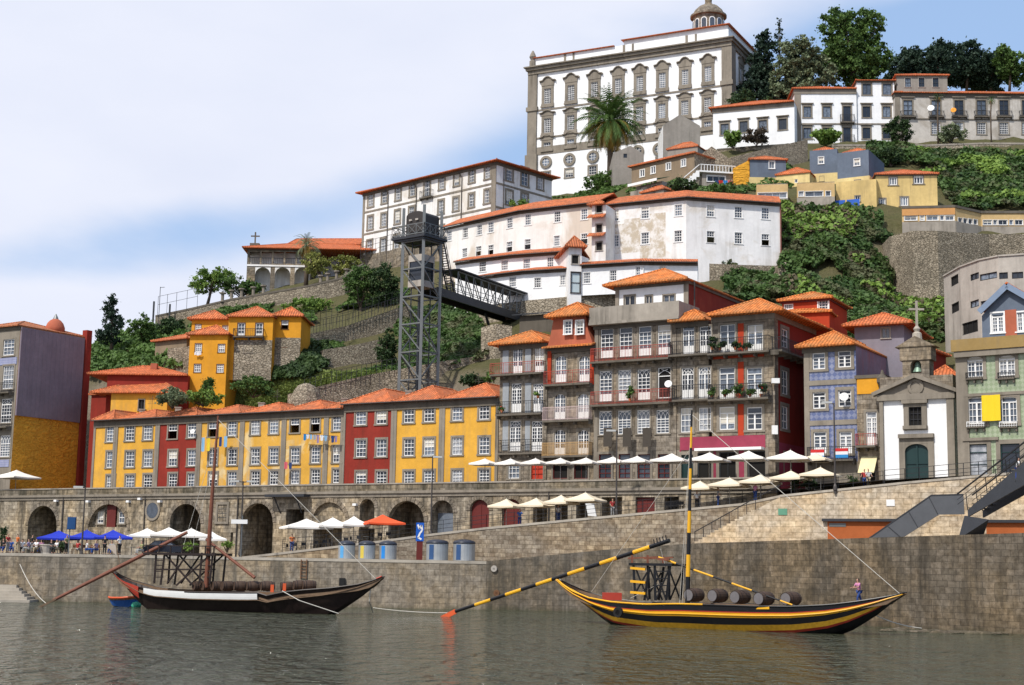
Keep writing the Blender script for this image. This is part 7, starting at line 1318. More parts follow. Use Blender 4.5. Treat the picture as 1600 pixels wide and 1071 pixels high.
def hull(root, pl, sheer, keel, beam, bands, deckmat, ex=.7, n=46, deckdrop=.45):
    sh = [pl.uz(*p) for p in sheer]; kl = [pl.uz(*p) for p in keel]; u0, u1 = sh[0][0], sh[-1][0]; st = []
    for i in range(n + 1):
        t = i / n; t = .5 - .5 * math.cos(math.pi * t) * .9 / .9; u = u0 + (u1 - u0) * t; zs = li(sh, u); zk = min(li(kl, u), zs - .08); b = beam * max(.03, math.sin(math.pi * min(max(t, .004), .996))) ** ex; st.append((u, zs, zk, b))
    fr = sorted({0.0, .12, *[f for f, _ in bands], 1.0}); mats = []; 
    for _, m in bands:
        if m not in mats: mats.append(m)
    def yv(f, b): return b * (1 - (1 - f) ** 2.0) ** .62
    mb = MB()
    for s in (-1, 1):
        for a, c in zip(st[:-1], st[1:]):
            for f0, f1 in zip(fr[:-1], fr[1:]):
                fm = (f0 + f1) / 2; m = [m for f, m in bands if fm < f][0]; mb.mi = mats.index(m)
                q = lambda S, f: pl.pt(S[0], S[2] + (S[1] - S[2]) * f, s * yv(f, S[3])); mb.face([q(a, f0), q(c, f0), q(c, f1), q(a, f1)] if s < 0 else [q(c, f0), q(a, f0), q(a, f1), q(c, f1)])
    # subtle plank relief
    o = mb.build('hull', mats, root, smooth=False); mb = MB()
    for a, c in zip(st[:-1], st[1:]):
        for s in (-1, 1):
            i0, i1 = a[3] * .92, c[3] * .92; mb.face([pl.pt(a[0], a[1], s * a[3]), pl.pt(c[0], c[1], s * c[3]), pl.pt(c[0], c[1], s * i1), pl.pt(a[0], a[1], s * i0)]); mb.face([pl.pt(a[0], a[1], s * i0), pl.pt(c[0], c[1], s * i1), pl.pt(c[0], max(c[2] + .05, c[1] - deckdrop), s * i1), pl.pt(a[0], max(a[2] + .05, a[1] - deckdrop), s * i0)])
        mb.face([pl.pt(a[0], max(a[2] + .05, a[1] - deckdrop), -a[3] * .92), pl.pt(c[0], max(c[2] + .05, c[1] - deckdrop), -c[3] * .92), pl.pt(c[0], max(c[2] + .05, c[1] - deckdrop), c[3] * .92), pl.pt(a[0], max(a[2] + .05, a[1] - deckdrop), a[3] * .92)])
    mb.build('deck', deckmat, root)
    return st, yv
def rub(root, pl, st, yv, f, t0, t1, mat, name='rubbing_strake', r=.05, side=-1, dz=0):
    pts = [pl.pt(S[0], S[2] + (S[1] - S[2]) * f + dz, side * (yv(f, S[3]) + r * .3)) for i, S in enumerate(st) if t0 <= i / (len(st) - 1) <= t1]; mb = MB(); mb.tube(pts, r, 6); return mb.build(name, mat, root)
def striped(root, name, A, B, fr, r0, r1, mA, mB, n=9):   # fr: list of breakpoints 0..1, alternating mA, mB
    A, B = V(A), V(B); fs = [0] + list(fr) + [1]; mb = MB()
    for i, (a, b) in enumerate(zip(fs[:-1], fs[1:])): mb.mi = i % 2; mb.tube([A.lerp(B, a), A.lerp(B, b)], [r0 + (r1 - r0) * a, r0 + (r1 - r0) * b], n)
    return mb.build(name, [mA, mB], root)
def fx(x0, x1, xs): return [(x - x0) / (x1 - x0) for x in xs]
def barrel(c, ax, L=1.0, r=.40, label='', group=None, end=None):
    ax = V(ax).normalized(); root = empty('barrel', V(c) - V((0, 0, r)), label, 'barrel', group); mb = MB(); h = L / 2; mb.lathe(c, [(r * .78, -h + .03), (r * .82, -h), (r * .93, -h * .5), (r, 0), (r * .93, h * .5), (r * .82, h), (r * .78, h - .03)], 18, axis=ax); mb.build('staves', c_barrel, root)
    mb = MB(); mb.lathe(c, [(r * .77, -h + .012), (.01, -h + .008)], 18, axis=ax); mb.lathe(c, [(r * .77, h - .03), (.01, h - .028)], 18, axis=ax); mb.build('barrel_head', end or c_barend, root); mb = MB()
    for k in (-.9, -.55, .55, .9): rr_ = r * (1 - .18 * abs(k) ** 2); mb.lathe(c, [(rr_, h * k - .025), (rr_ + .008, h * k - .02), (rr_ + .008, h * k + .02), (rr_, h * k + .025)], 18, axis=ax)
    mb.build('hoop', c_hoop, root); return root
def rope(label, pts, r=.025, sag=0, name='rope', mat=None):
    w = [V(p) for p in pts]; out = []
    for a, b in zip(w[:-1], w[1:]):
        for i in range(9): f = i / 8; p = a.lerp(b, f); p.z -= sag * 4 * f * (1 - f); out.append(p)
    mb = MB(); mb.tube(out, r, 5); return tag(mb.build(name, mat or c_rope, uv=False), label, 'rope')
# ---- black and yellow boat ----
BR = Plane(P(870, 906, 105), P(1413, 932, 91)); bo = empty('rabelo_boat', BR.pt(BR.W / 2, 0), 'black and yellow striped cargo sailboat with barrels moored at the right', 'boat')
sheer = [(870, 905), (884, 914), (905, 925), (935, 935), (975, 941), (1030, 944.5), (1080, 943.5), (1140, 945), (1200, 947), (1260, 947.5), (1310, 945), (1350, 940), (1380, 935), (1400, 931), (1415, 927)]; keel = [(870, 909), (885, 922), (905, 938), (930, 956), (952, 975), (975, 988), (1050, 1002), (1150, 1008), (1250, 1006), (1300, 998), (1335, 984), (1370, 962), (1395, 942), (1415, 930)]
st_r, yv = hull(bo, BR, sheer, keel, 2.3, [(.30, c_black), (.37, c_ored), (.52, c_och), (.70, c_black), (.82, c_yel), (.85, c_ored), (1.01, c_black)], c_wood)
rub(bo, BR, st_r, yv, .99, 0, .50, c_yel, r=.06, dz=.05); rub(bo, BR, st_r, yv, .76, .02, .97, c_yel, r=.045); rub(bo, BR, st_r, yv, .99, .5, 1, c_black, 'gunwale', r=.05, dz=.03); rub(bo, BR, st_r, yv, .99, 0, 1, c_black, 'gunwale', r=.05, side=1, dz=.03)
def onb(pl, px, py, y=0): u, z = pl.uz(px, py); return pl.pt(u, z, y)
mb = MB(); a, b = onb(BR, 1172, 949, -2.1), onb(BR, 1223, 949.5, -2.05); mb.bar(a, b, .1, .16); a, b = onb(BR, 1140, 951, -2.1), onb(BR, 1223, 952, -2.05); mb.build('yellow_plank', c_yel, bo)
A = PZ(690, 963.5, 0.0); A.z = .03; B = P(1046, 845, 99.5); d = (B - A)
xs = [712, 742.7, 767, 790.5, 815, 838.5, 863, 888, 914, 938, 964.5, 990, 1015.7]
def oarpt(x):
    lo, hi = 0., 1.
    for _ in range(30):
        m = (lo + hi) / 2
        if proj(A.lerp(B, m))[0] < x: lo = m
        else: hi = m
    return lo
ss = [oarpt(x) for x in xs]; oar = striped(bo, 'steering_oar', A.lerp(B, ss[0]), B, [(s - ss[0]) / (1 - ss[0]) for s in ss[1:]], .12, .15, c_black, c_yel)
mb = MB(); o0, o1 = A + V((-.3, 0, -.35)), A.lerp(B, ss[0]); mb.bar(o0, o1, .1, .36); mb.build('oar_blade', c_orange, bo); mb = MB()
for k in range(5): mb = MB(); p = A.lerp(B, .94 + k * .012); mb.bar(p + V((0, 0, .1)), p + V((-.06, 0, .42)), .07); mb.build('oar_peg', c_black, bo)
mb = MB(); y0, y1 = -1.0, 1.0
tp = [(1001, 884, 1004, 937), (1026, 886, 1018, 938), (1034, 884, 1035, 938), (1058, 884, 1052, 938)]
for x0, ya, x1, yb in tp:
    for y in (y0, y1): mb.bar(onb(BR, x0, ya, y), onb(BR, x1, yb, y), .16)
for ya, yb, xa, xb in ((890, 938, 1035, 1052), (938, 890, 1036, 1056), (890, 938, 1005, 1024), (925, 895, 1005, 1022)):
    for y in (y0, y1): mb.bar(onb(BR, xa, ya, y), onb(BR, xb, yb, y), .09)
for y_ in (893, 904, 915, 925): mb.bar(onb(BR, 1036, y_, y0), onb(BR, 1056, y_, y0), .07)
mb.build('steering_tower', c_black, bo); mb = MB(); a, b = onb(BR, 996, 878, 0), onb(BR, 1063, 884, 0); ax = BR.u; 
mb.hexa([BR.pt(BR.uz(996, 882)[0], BR.uz(996, 884)[1], -1.2), BR.pt(BR.uz(1063, 884)[0], BR.uz(996, 884)[1], -1.2), BR.pt(BR.uz(1063, 884)[0], BR.uz(996, 884)[1], 1.2), BR.pt(BR.uz(996, 882)[0], BR.uz(996, 884)[1], 1.2)] + [BR.pt(BR.uz(996, 882)[0], BR.uz(996, 880)[1], -1.2), BR.pt(BR.uz(1063, 884)[0], BR.uz(996, 880)[1], -1.2), BR.pt(BR.uz(1063, 884)[0], BR.uz(996, 880)[1], 1.2), BR.pt(BR.uz(996, 882)[0], BR.uz(996, 880)[1], 1.2)]); mb.build('tower_platform', c_black, bo)
mb = MB()
for y in (-1.1, 1.1): mb.bar(onb(BR, 994, 873, y), onb(BR, 1040, 871, y), .08, .1); 
for x in (1000, 1024): 
    for y in (-1.1, 1.1): mb.bar(onb(BR, x, 880, y), onb(BR, x, 868, y), .13)
mb.bar(onb(BR, 1040, 874, -1.1), onb(BR, 1058, 875, -1.1), .1, .15); mb.build('tower_rail', c_spar, bo); mb = MB()
for y_ in (889, 909.5, 926.5): mb.bar(onb(BR, 998, y_ - 1, -1.12), onb(BR, 1021, y_ + 1, -1.12), .12, .16)
mb.build('tower_step', c_yel, bo); mb = MB(); mb.box(*(lambda p: (p.x - .6, p.x + .7, p.y - .4, p.y + .4, p.z - .3, p.z + .2))(onb(BR, 955, 931, 0))); mb.build('red_locker', c_ored, bo)
mb = MB(); p0 = onb(BR, 993, 956, -2.36); mb.lathe(p0, [(.18, -.1), (.34, -.1), (.36, 0), (.34, .1), (.18, .1), (.18, -.1)], 16, axis=BR.n); mb.build('tyre_fender', c_rubber, bo)
mA, mB_ = P(1074, 948, 98.2), P(1081, 641, 98.0); ysx = [902, 868, 834, 800, 766, 733.6, 701, 668]; mast = striped(bo, 'mast', mA, mB_, [(948 - y) / (948 - 641) for y in ysx], .17, .06, c_black, c_yel)
A, B = P(1029, 871, 99.5), P(1255, 951.5, 93.8); striped(bo, 'yard', A, B, fx(1029, 1255, [1058, 1087, 1118, 1147, 1178, 1221, 1239]), .075, .05, c_yel, c_black)
for i, (x, y, w_) in enumerate(((1090, 930, 'left-most barrel'), (1127, 931, 'second barrel from the mast'), (1162, 933, 'third barrel from the mast'), (1199, 935.5, 'fourth barrel from the mast'), (1232, 936, 'rearmost half hidden barrel'))):
    c = onb(BR, x, y, -.5 + (.9 if i == 4 else 0)); barrel(c, (.70, .71, 0), 1.3, .47, w_ + ' on the black and yellow boat', 'grey-ended barrels on the black and yellow boat')
mt = mB_ - V((0, 0, .3)); rope('long pale stay from the striped mast top to the right bow', [mt, onb(BR, 1407, 929)], .022); rope('pale stay from the striped mast down to the left of the tower', [P(1080, 700, 98), onb(BR, 930, 925, -.5)], .016)
for px, L in ((1062, 'thin shroud left of the striped mast'), (1066, 'thin shroud touching the striped mast')): rope(L, [P(1080, 665, 98), P(px, 943, 98.5)], .016)
rope('mooring rope from the right bow down to the quay rocks', [onb(BR, 1355, 953, -.4), P(1440, 982, 93)], .03, .2); rope('thin halyard from the steering oar to the boat stern', [P(1030, 850, 100), P(1045, 905, 100), P(985, 935, 100)], .014)
# ---- dark boat with white band ----
BL = Plane(P(178, 892, 118), P(598, 902, 110.5)); bo2 = empty('rabelo_boat', BL.pt(BL.W / 2, 0), 'dark brown cargo sailboat with a white band and red stern moored at the left', 'boat')
sheer = [(177, 892), (185, 900), (200, 908), (222, 914.5), (232, 918), (260, 922), (320, 925), (400, 926), (433, 926), (436, 931), (462, 925), (490, 922), (530, 919), (565, 914), (585, 908), (599, 902)]; keel = [(177, 896), (190, 910), (205, 925), (220, 943), (232, 954), (250, 966), (320, 975), (400, 978), (480, 974), (515, 966), (540, 950), (565, 933), (585, 917), (599, 905)]
st_l, yv = hull(bo2, BL, sheer, keel, 2.2, [(1.01, c_dbrown)], c_wood)
def skin(root, pl, st, yv, f0, f1, x0, x1, mat, name, out=.03):
    mb = MB(); u0 = pl.uz(x0, 920)[0]; u1 = pl.uz(x1, 920)[0]; S_ = [s for s in st if u0 <= s[0] <= u1]
    k = 3
    for a, c in zip(S_[:-1], S_[1:]):
        for j in range(k):
            fa, fb = f0 + (f1 - f0) * j / k, f0 + (f1 - f0) * (j + 1) / k
            for s in (-1, 1): q = lambda S, f: pl.pt(S[0], S[2] + (S[1] - S[2]) * f, s * (yv(f, S[3]) + out)); mb.face([q(a, fa), q(c, fa), q(c, fb), q(a, fb)])
    return mb.build(name, mat, root)
skin(bo2, BL, st_l, yv, .80, 1.01, 231, 433, c_white, 'white_band'); skin(bo2, BL, st_l, yv, .45, 1.01, 176, 231, c_ored, 'red_stern'); rub(bo2, BL, st_l, yv, .99, .38, 1, c_dbrown, 'gunwale', r=.06, dz=.03); rub(bo2, BL, st_l, yv, .99, .90, .99, c_ored, 'red_bow_rail', r=.07, dz=.06); rub(bo2, BL, st_l, yv, .78, .12, .98, c_wood, 'rubbing_strake', r=.035); rub(bo2, BL, st_l, yv, .99, 0, 1, c_dbrown, 'gunwale', r=.05, side=1, dz=.03)
for q_ in ((441, 921, -1.6), (458, 919, -1.4)): mb = MB(); p = onb(BL, *q_); mb.box(p.x - .12, p.x + .12, p.y - .1, p.y + .1, p.z - .2, p.z + .35); mb.build('red_bollard', c_orange, bo2)
A = PZ(64, 948, 0.02); B = P(293, 832, 119); mb = MB(); mb.tube([A.lerp(B, .08), A.lerp(B, .5), B], [.12, .16, .13], 9); mb.build('steering_oar', c_spar, bo2); mb = MB(); mb.bar(A + V((-.2, 0, -.1)), A.lerp(B, .1), .5, .14); mb.build('oar_blade', c_wood, bo2)
mb = MB()
for x0, ya, x1, yb in ((255, 866, 252, 912), (268, 866, 262, 914), (326, 864, 322, 912), (343, 864, 338, 912)):
    for y in (-1.0, 1.0): mb.bar(onb(BL, x0, ya, y), onb(BL, x1, yb, y), .14)
for xa, ya, xb, yb in ((270, 868, 312, 915), (302, 868, 272, 912), (253, 890, 326, 890), (286, 915, 338, 868)):
    for y in (-1.0, 1.0): mb.bar(onb(BL, xa, ya, y), onb(BL, xb, yb, y), .11)
for y_ in (876, 884, 893, 902): mb.bar(onb(BL, 326, y_, -1), onb(BL, 342, y_, -1), .07); mb.bar(onb(BL, 254, y_, -1), onb(BL, 266, y_, -1), .07)
mb.build('steering_tower', c_dbrown, bo2); u0, z0 = BL.uz(238, 866); u1, z1 = BL.uz(350, 860); mb = MB(); mb.pbox(BL, u0, u1, -1.3, 1.3, z0 - .05, z0 + .12)
for x in (245, 262, 280, 298, 316, 334, 347): u = BL.uz(x, 862)[0]; mb.pbox(BL, u - .04, u + .04, -1.3, -1.22, z0 + .1, z0 + .7)
mb.pbox(BL, u0, u1, -1.32, -1.2, z0 + .62, z0 + .7); mb.build('tower_platform', c_dbrown, bo2); mb = MB(); mb.tube([P(322, 918, 114.3), P(331, 780, 114.2), P(341, 650, 114)], [.19, .15, .07], 9); mb.build('mast', c_spar, bo2)
mb = MB(); mb.tube([P(322, 843, 114.5), P(398, 903, 113)], [.1, .13], 8); mb.build('yard', c_spar, bo2)
mb = MB(); a = P(187, 880, 118); mb.bar(a, P(181, 851, 118), .05); mb.build('flag_staff', c_wood, bo2); mb = MB(); mb.face([P(181, 851, 118), P(182, 868, 118), P(166, 853, 118.3)]); mb.face([P(166, 853, 118.34), P(182, 868, 118.04), P(181, 851, 118.04)]); mb.build('pennant', plain('faded_pennant', (.45, .38, .32)), bo2)
for i, x in enumerate((317, 331, 346, 361, 381, 401, 423)): barrel(onb(BL, x, 916, -.5), (.80, .6, 0) if i < 4 else (.93, .37, 0), 1.0, .40, ['leftmost dark barrel behind the mast', 'second dark barrel from the mast', 'third dark barrel from the mast', 'fourth dark barrel from the mast', 'long lying dark barrel mid boat', 'dark barrel over the end of the white band', 'dark barrel left of the red bollards'][i] + ' on the dark boat', 'dark barrels on the left boat', c_barrel)
for i, x in enumerate((446, 466, 480)): barrel(onb(BL, x, 917 - (2 if i else 0), .3), (.93, .37, 0), 1.0, .40, ['barrel between the red bollards', 'barrel just right of the red bollards', 'rightmost barrel'][i] + ' on the dark boat', 'dark barrels on the left boat', c_barrel)
mt = P(341, 656, 114); rope('long pale stay from the brown mast top to the right bow', [mt, onb(BL, 588, 906)], .022); rope('pale mooring line looping down the right side of the dark hull', [onb(BL, 462, 923, -2.2), onb(BL, 490, 938, -2.3), PZ(529, 959, .1)], .035); rope('thin shroud left of the brown mast', [P(339, 680, 114), P(268, 915, 116)], .016); rope('thin shroud right of the brown mast', [P(339, 700, 114), P(303, 842, 116), P(300, 910, 116)], .016); rope('mooring rope from the quay down to the water at the far left', [P(31, 882, 128), PZ(72, 943, 0.1)], .03, .4); rope('mooring line from the dark boat bow down to the water', [onb(BL, 579, 918), onb(BL, 577, 940), PZ(583, 958, .05)], .03); rope('long low mooring line at the waterline between the boats', [PZ(583, 950, .3), PZ(700, 958, .15)], .03, .1)
bd = empty('dinghy', PZ(193, 946, 0), 'small blue dinghy with a red top behind the dark boat stern', 'dinghy'); DP = Plane(P(171, 940, 121), P(222, 940, 119.5)); s_, y_ = hull(bd, DP, [(171, 933), (180, 934), (200, 934), (222, 932)], [(171, 938), (178, 948), (200, 951), (222, 946)], .8, [(1.01, plain('blue_boat_paint', (.03, .12, .42), .4))], c_wood, n=16, deckdrop=.2); rub(bd, DP, s_, y_, .99, 0, 1, c_orange, 'gunwale', r=.09)
mb = MB(); p = PZ(213, 946, .15); mb.lathe(p, [(.01, -.3), (.35, -.2), (.42, 0), (.3, .22), (.01, .3)], 12); tag(mb.build('buoy', plain('green_plastic', (.05, .35, .22), .4), smooth=True), 'green float beside the blue dinghy', 'buoy')
# ================= STREET FURNITURE =================
m_cw = plain('white_canvas', (.78, .74, .68), .85, var=.04); m_cc = plain('cream_canvas', (.72, .62, .46), .85, var=.06); m_cb = plain('blue_canvas', (.015, .035, .42), .8, var=.1); m_co = plain('red_canvas', (.75, .10, .03), .8, var=.06); m_pole = plain('parasol_pole', (.35, .33, .3), .6); m_cp = plain('purple_canvas', (.3, .06, .3), .8)
def parasol(label, px, py, Y, hw, gz, mat, group, drop=None, n=4, rot=.5, cat='parasol'):
    top = P(px, py, Y); k = Y / FP; w = hw * k * 1.12; dr = (drop or w * .36) * .9; root = empty('parasol', (top.x, top.y, gz), label, cat, group); mb = MB(); seg = 5; val = .16
    def ed(i, r_, z_): a = 2 * math.pi * i / n + rot + math.pi / n; return top + V((math.cos(a) * w * r_ * 1.12, math.sin(a) * w * r_ * 1.12, z_))
    rings = [(0.02, 0), (.33, -dr * .42), (.66, -dr * .74), (1, -dr)]
    for i in range(n):
        for (ra, za), (rb, zb) in zip(rings[:-1], rings[1:]):
            m = lambda r_, z_: (ed(i, r_, z_) + ed(i + 1, r_, z_)) / 2 - V((0, 0, .05 * r_))
            mb.face([ed(i, ra, za), ed(i, rb, zb), m(rb, zb), m(ra, za)]); mb.face([m(ra, za), m(rb, zb), ed(i + 1, rb, zb), ed(i + 1, ra, za)])
        a, b, c = ed(i, 1, -dr), m(1, -dr), ed(i + 1, 1, -dr); v_ = V((0, 0, -val)); mb.face([a, a + v_, b + v_, b]); mb.face([b, b + v_, c + v_, c])
    o = mb.build('canopy', mat, root, uv=False); sol = o.modifiers.new('thick', 'SOLIDIFY'); sol.thickness = .02; mb = MB(); mb.tube([V((top.x, top.y, gz)), top + V((0, 0, .12))], .035, 6); mb.lathe(V((top.x, top.y, gz)), [(.28, 0), (.28, .08), (.06, .12)], 10)
    for i in range(n): mb.bar(top - V((0, 0, dr * 1.3)), ed(i, .6, -dr * .7), .025)
    mb.build('pole', m_pole, root, uv=False); return root
UP = AP.off(2.2); where = ['in front of the last yellow house', 'in front of the white ground floor window of the first tenement', 'in front of the red door', 'under the tan balcony', 'under the right end of the tan balcony', 'under the first brown banner', 'under the third brown banner', 'left of the striped mast', 'right of the striped mast', 'under the rolled awning', 'at the corner house edge']
for i, (x, y, w) in enumerate(((758, 717, 21), (798, 717, 21), (837, 716.5, 20), (876, 716, 20), (916, 715.5, 21), (958, 714, 22), (996, 713, 22), (1050, 709, 31), (1109, 707.5, 31), (1170, 705, 32), (1235, 704, 36))):
    p = UP.hit(x, y); parasol('white terrace parasol ' + where[i], x, y, p.y, w, 10.8, m_cw if i > 6 else m_cw, 'white parasols along the upper terrace', rot=AP.th + .02 * i)
p = UP.hit(1275, 709); parasol('cream parasol behind the last white terrace parasol by the blue house', 1275, 709, p.y + 2, 26, 10.9, m_cc, 'white parasols along the upper terrace', rot=AP.th)
parasol('white parasol in front of the building at the left edge', 26, 735, P(0, 0, 1).y * 0 + AP.hit(26, 735).y + 1.2, 30, 10.8, m_cw, 'white parasols along the upper terrace', rot=AP.th)
def rampz(x, off=.15): return lastz(RW, x)[0] - off
LP_ = AP.off(-3.0)
for i, (x, y, w, L) in enumerate(((791.5, 780, 25, 'leftmost cream parasol over the ramp in front of the dark red doors'), (838, 778.5, 25, 'second cream parasol over the ramp'), (877, 774, 25, 'third cream parasol over the ramp'), (915, 770, 29, 'largest right hand cream parasol over the ramp above the white board'))):
    p = LP_.hit(x, y); parasol(L, x, y, p.y, w, rampz(p.x), m_cc, 'cream parasols over the ramp', rot=AP.th + .1, drop=.75)
for i, (x, y, w, L) in enumerate(((1094, 752, 27, 'first weathered cream parasol right of the striped mast'), (1140, 747, 31, 'second weathered cream parasol above the stair top'), (1188, 742, 31, 'third weathered cream parasol below the corner house'), (1236, 736, 31, 'fourth weathered cream parasol with a red sign under it'), (1282, 730.5, 31, 'last weathered cream parasol beside the lamp post'))):
    p = AP.off(-2.2).hit(x, y); parasol(L, x, y, p.y, w, rampz(p.x), m_cc, 'weathered cream parasols at the top of the ramp', rot=AP.th + .1, drop=.7)
for x, y, w, m, L in ((92, 829.5, 36, m_cb, 'leftmost blue parasol on the quay'), (136, 828.5, 32, m_cb, 'middle blue parasol on the quay'), (177, 828.5, 32, m_cb, 'right blue parasol on the quay'), (230, 826, 33, m_cw, 'leftmost white parasol on the quay'), (264, 824.5, 33, m_cw, 'second white parasol on the quay'), (299, 826, 33, m_cw, 'third white parasol on the quay'), (331, 831, 24, m_cw, 'rightmost small white parasol behind the brown mast')):
    parasol(L + (' above the seated people' if m is m_cb else ' behind the dark boat'), x, y, 137 if m is m_cb else 139, w, 4.08, m, 'parasols on the quay', rot=.3, drop=.75)
for x, y, w, m, L in ((479, 811, 40, m_cw, 'large cream-white parasol at the ramp foot'), (520, 809, 30, m_cw, 'cream-white parasol touching the large one at the ramp foot'), (553, 807, 24, m_cw, 'small white parasol left of the red one'), (598, 804.5, 33, m_co, 'bright red parasol with a purple corner on the ramp')):
    tp_q = P(x, y, 137); parasol(L, x, y, 137 if m is m_co else 137.5, w, rampz(tp_q.x), m, 'parasols at the foot of the ramp', rot=.35, drop=.85)
# bins
def binc(px, w, py0, stripe, label):
    Y = 130; c = P(px, 868, Y); c.z = 4.09; r = w / 2 * Y / FP; root = empty('recycling_bin', c, label, 'bin', 'round recycling bins on the quay'); mb = MB(); H = P(px, py0 + 5, Y).z - 4.09; mb.lathe(c, [(r * .97, 0), (r, .05), (r, H), (r * .95, H + .02)], 24); mb.build('drum', plain('galvanised_drum', (.42, .44, .45), .45, .5), root, smooth=False)
    mb = MB(); mb.lathe(c, [(r * 1.03, H), (r * 1.04, H + .1), (r * .9, H + .25), (r * .5, H + .36), (.02, H + .4)], 24); mb.build('lid', plain('dark_bin_lid', (.03, .035, .05), .4), root, smooth=True)
    mb = MB()
    for k in range(3): a0, a1 = -math.pi / 2 - .75 + k * .16, -math.pi / 2 - .75 + (k + 1) * .16; q = lambda a, z: c + V((math.cos(a) * r * 1.012, math.sin(a) * r * 1.012, z)); mb.face([q(a0, .1), q(a1, .1), q(a1, H - .08), q(a0, H - .08)])
    mb.build('sticker', stripe, root)
binc(541.5, 26, 847, plain('pale_blue_sticker', (.10, .35, .65)), 'grey bin with a pale blue sticker, leftmost of the round bins'); binc(573, 26, 847, plain('yellow_sticker', (.65, .5, .08)), 'grey bin with a yellow sticker, second of the round bins'); binc(606, 27, 847, plain('strong_blue_sticker', (.02, .22, .62)), 'grey bin with a bright blue sticker beside the sign post'); binc(683, 34, 845, plain('navy_sticker', (.03, .08, .2)), 'wide grey bin just right of the blue sign'); binc(725, 34, 845, plain('navy_sticker', (.03, .08, .2)), 'wide grey bin, rightmost of the round bins')
# blue sign
sg = empty('sign_pillar', P(656, 868, 131.3), 'tall blue sign with a white wave shape on a dark red post by the bins', 'sign'); a, b = P(650.5, 817, 131.3), P(662, 846, 131.3); mb = MB(); mb.box(a.x, b.x, 131.2, 131.4, b.z, a.z); mb.build('board', plain('sign_blue', (.01, .10, .48), .4), sg); mb = MB(); mb.box(a.x + .08, b.x - .08, 131.25, 131.35, 4.09, b.z); mb.build('post', m_doord, sg)
mb = MB(); pts = [(-.2, .9), (-.05, .66), (.12, .86), (.2, .6), (.0, .42), (-.15, .2), (.15, .1)]; H = a.z - b.z; cx_ = (a.x + b.x) / 2
w_ = [V((cx_ + x * 1.0, 131.16, b.z + H * z)) for x, z in pts]
for p, q in zip(w_[:-1], w_[1:]): pass
mb2 = MB()
for (x0, z0), (x1, z1) in zip(pts[:-1], pts[1:]): P0, P1 = V((cx_ + x0, 131.18, b.z + H * z0)), V((cx_ + x1, 131.18, b.z + H * z1)); d = (P1 - P0).normalized(); nn = V((-d.z, 0, d.x)) * .075; mb2.face([P0 - nn, P1 - nn, P1 + nn, P0 + nn])
mb2.build('white_emblem', m_frame, sg)
def lamp(label, px, pyt, pyb, Y, arms=((-1, 0),), r=.07, mat=None, globe=False):
    a, b = P(px, pyt, Y), P(px, pyb, Y); a.x = b.x; root = empty('street_lamp', b, label, 'street lamp'); mb = MB(); mb.tube([b - V((0, 0, .3)), b + V((0, 0, .8)), b.lerp(a, .5), a], [r * 1.6, r * 1.2, r, r * .8], 8); mb.lathe(b, [(r * 2.6, 0), (r * 2.2, .3), (r * 1.3, .5)], 8)
    for dx, dz in arms: mb.bar(a - V((0, 0, .1)), a + V((dx * .75, 0, dz)), .08)
    mb.build('pole', mat or m_gutter, root); mb = MB()
    for dx, dz in arms:
        c = a + V((dx * .75, 0, dz)); 
        if globe: mb.lathe(a, [(.1, 0), (.28, .2), (.3, .4), (.18, .6), (.02, .66)], 12)
        else: mb.box(c.x - .42, c.x + .42, c.y - .16, c.y + .16, c.z - .1, c.z + .06)
    mb.build('lamp_head', plain('lamp_glass', (.5, .5, .48), .4) if not globe else m_cc, root); return root
lamp('grey lamp post with a white head at the left end of the quay', 127, 761, 870, 130.5, ((-.8, 0),)); lamp('dark lamp post with cross arms behind the brown mast', 375, 752, 868, 130.5, ((-1, 0), (1, 0))); lamp('double headed lamp post in front of the yellow houses', 673, 713, 838, 135.5, ((-.6, 0.05), (.6, -.05))); lamp('lamp post in front of the wide grey tenement', 963, 673, 804, 132, ((-.7, 0),)); lamp('lamp post in front of the blue tiled house', 1305, 630, 766, 120.5, ((-.8, .05),)); p = AP.off(1.5).hit(278, 730); lamp('old maroon lantern post in front of the maroon row house', 278, 706, 760, p.y, (), .06, m_doord, True)
dp = empty('direction_sign', P(380, 868, 130), 'white direction sign on a pole beside the dark arch', 'sign'); a, b = P(362, 812, 130), P(387, 819, 130); mb = MB(); mb.box(a.x, b.x, 129.8, 129.9, b.z, a.z); mb.build('board', m_frame, dp); mb = MB(); c = P(379, 806, 130); mb.tube([V((c.x, 130, 4.1)), c], .05, 6); mb.build('post', m_steel, dp)
dp = empty('square_sign', P(112, 868, 131), 'small dark blue square sign on a thin post left of the lamp', 'sign'); a, b = P(107, 809, 131), P(118, 827, 131); mb = MB(); mb.box(a.x, b.x, 130.8, 130.9, b.z, a.z); mb.box(a.x - .05, b.x + .05, 130.9, 130.93, b.z - .05, a.z + .05); mb.build('board', plain('navy_sign', (.01, .06, .18)), dp); mb = MB(); c = P(110, 811, 131); mb.tube([V((c.x, 131, 4.1)), V((c.x, 131, a.z))], .05, 6); mb.build('post', m_steel, dp)
mb = MB(); 
a_, b_ = P(919, 787, 133), P(933, 806, 130.5); mb.hexa([a_ + V((0, 0, -1.1)), a_ + V((.75, 0, -1.15)), a_ + V((.8, .1, -1.15)), a_ + V((.05, .1, -1.1)), a_ + V((-.25, 0, 0)), a_ + V((.5, 0, 0)), a_ + V((.55, .1, 0)), a_ + V((-.2, .1, 0))]); tag(mb.build('menu_board', m_frame), 'white tilted menu board on the ramp under the largest cream parasol', 'board')
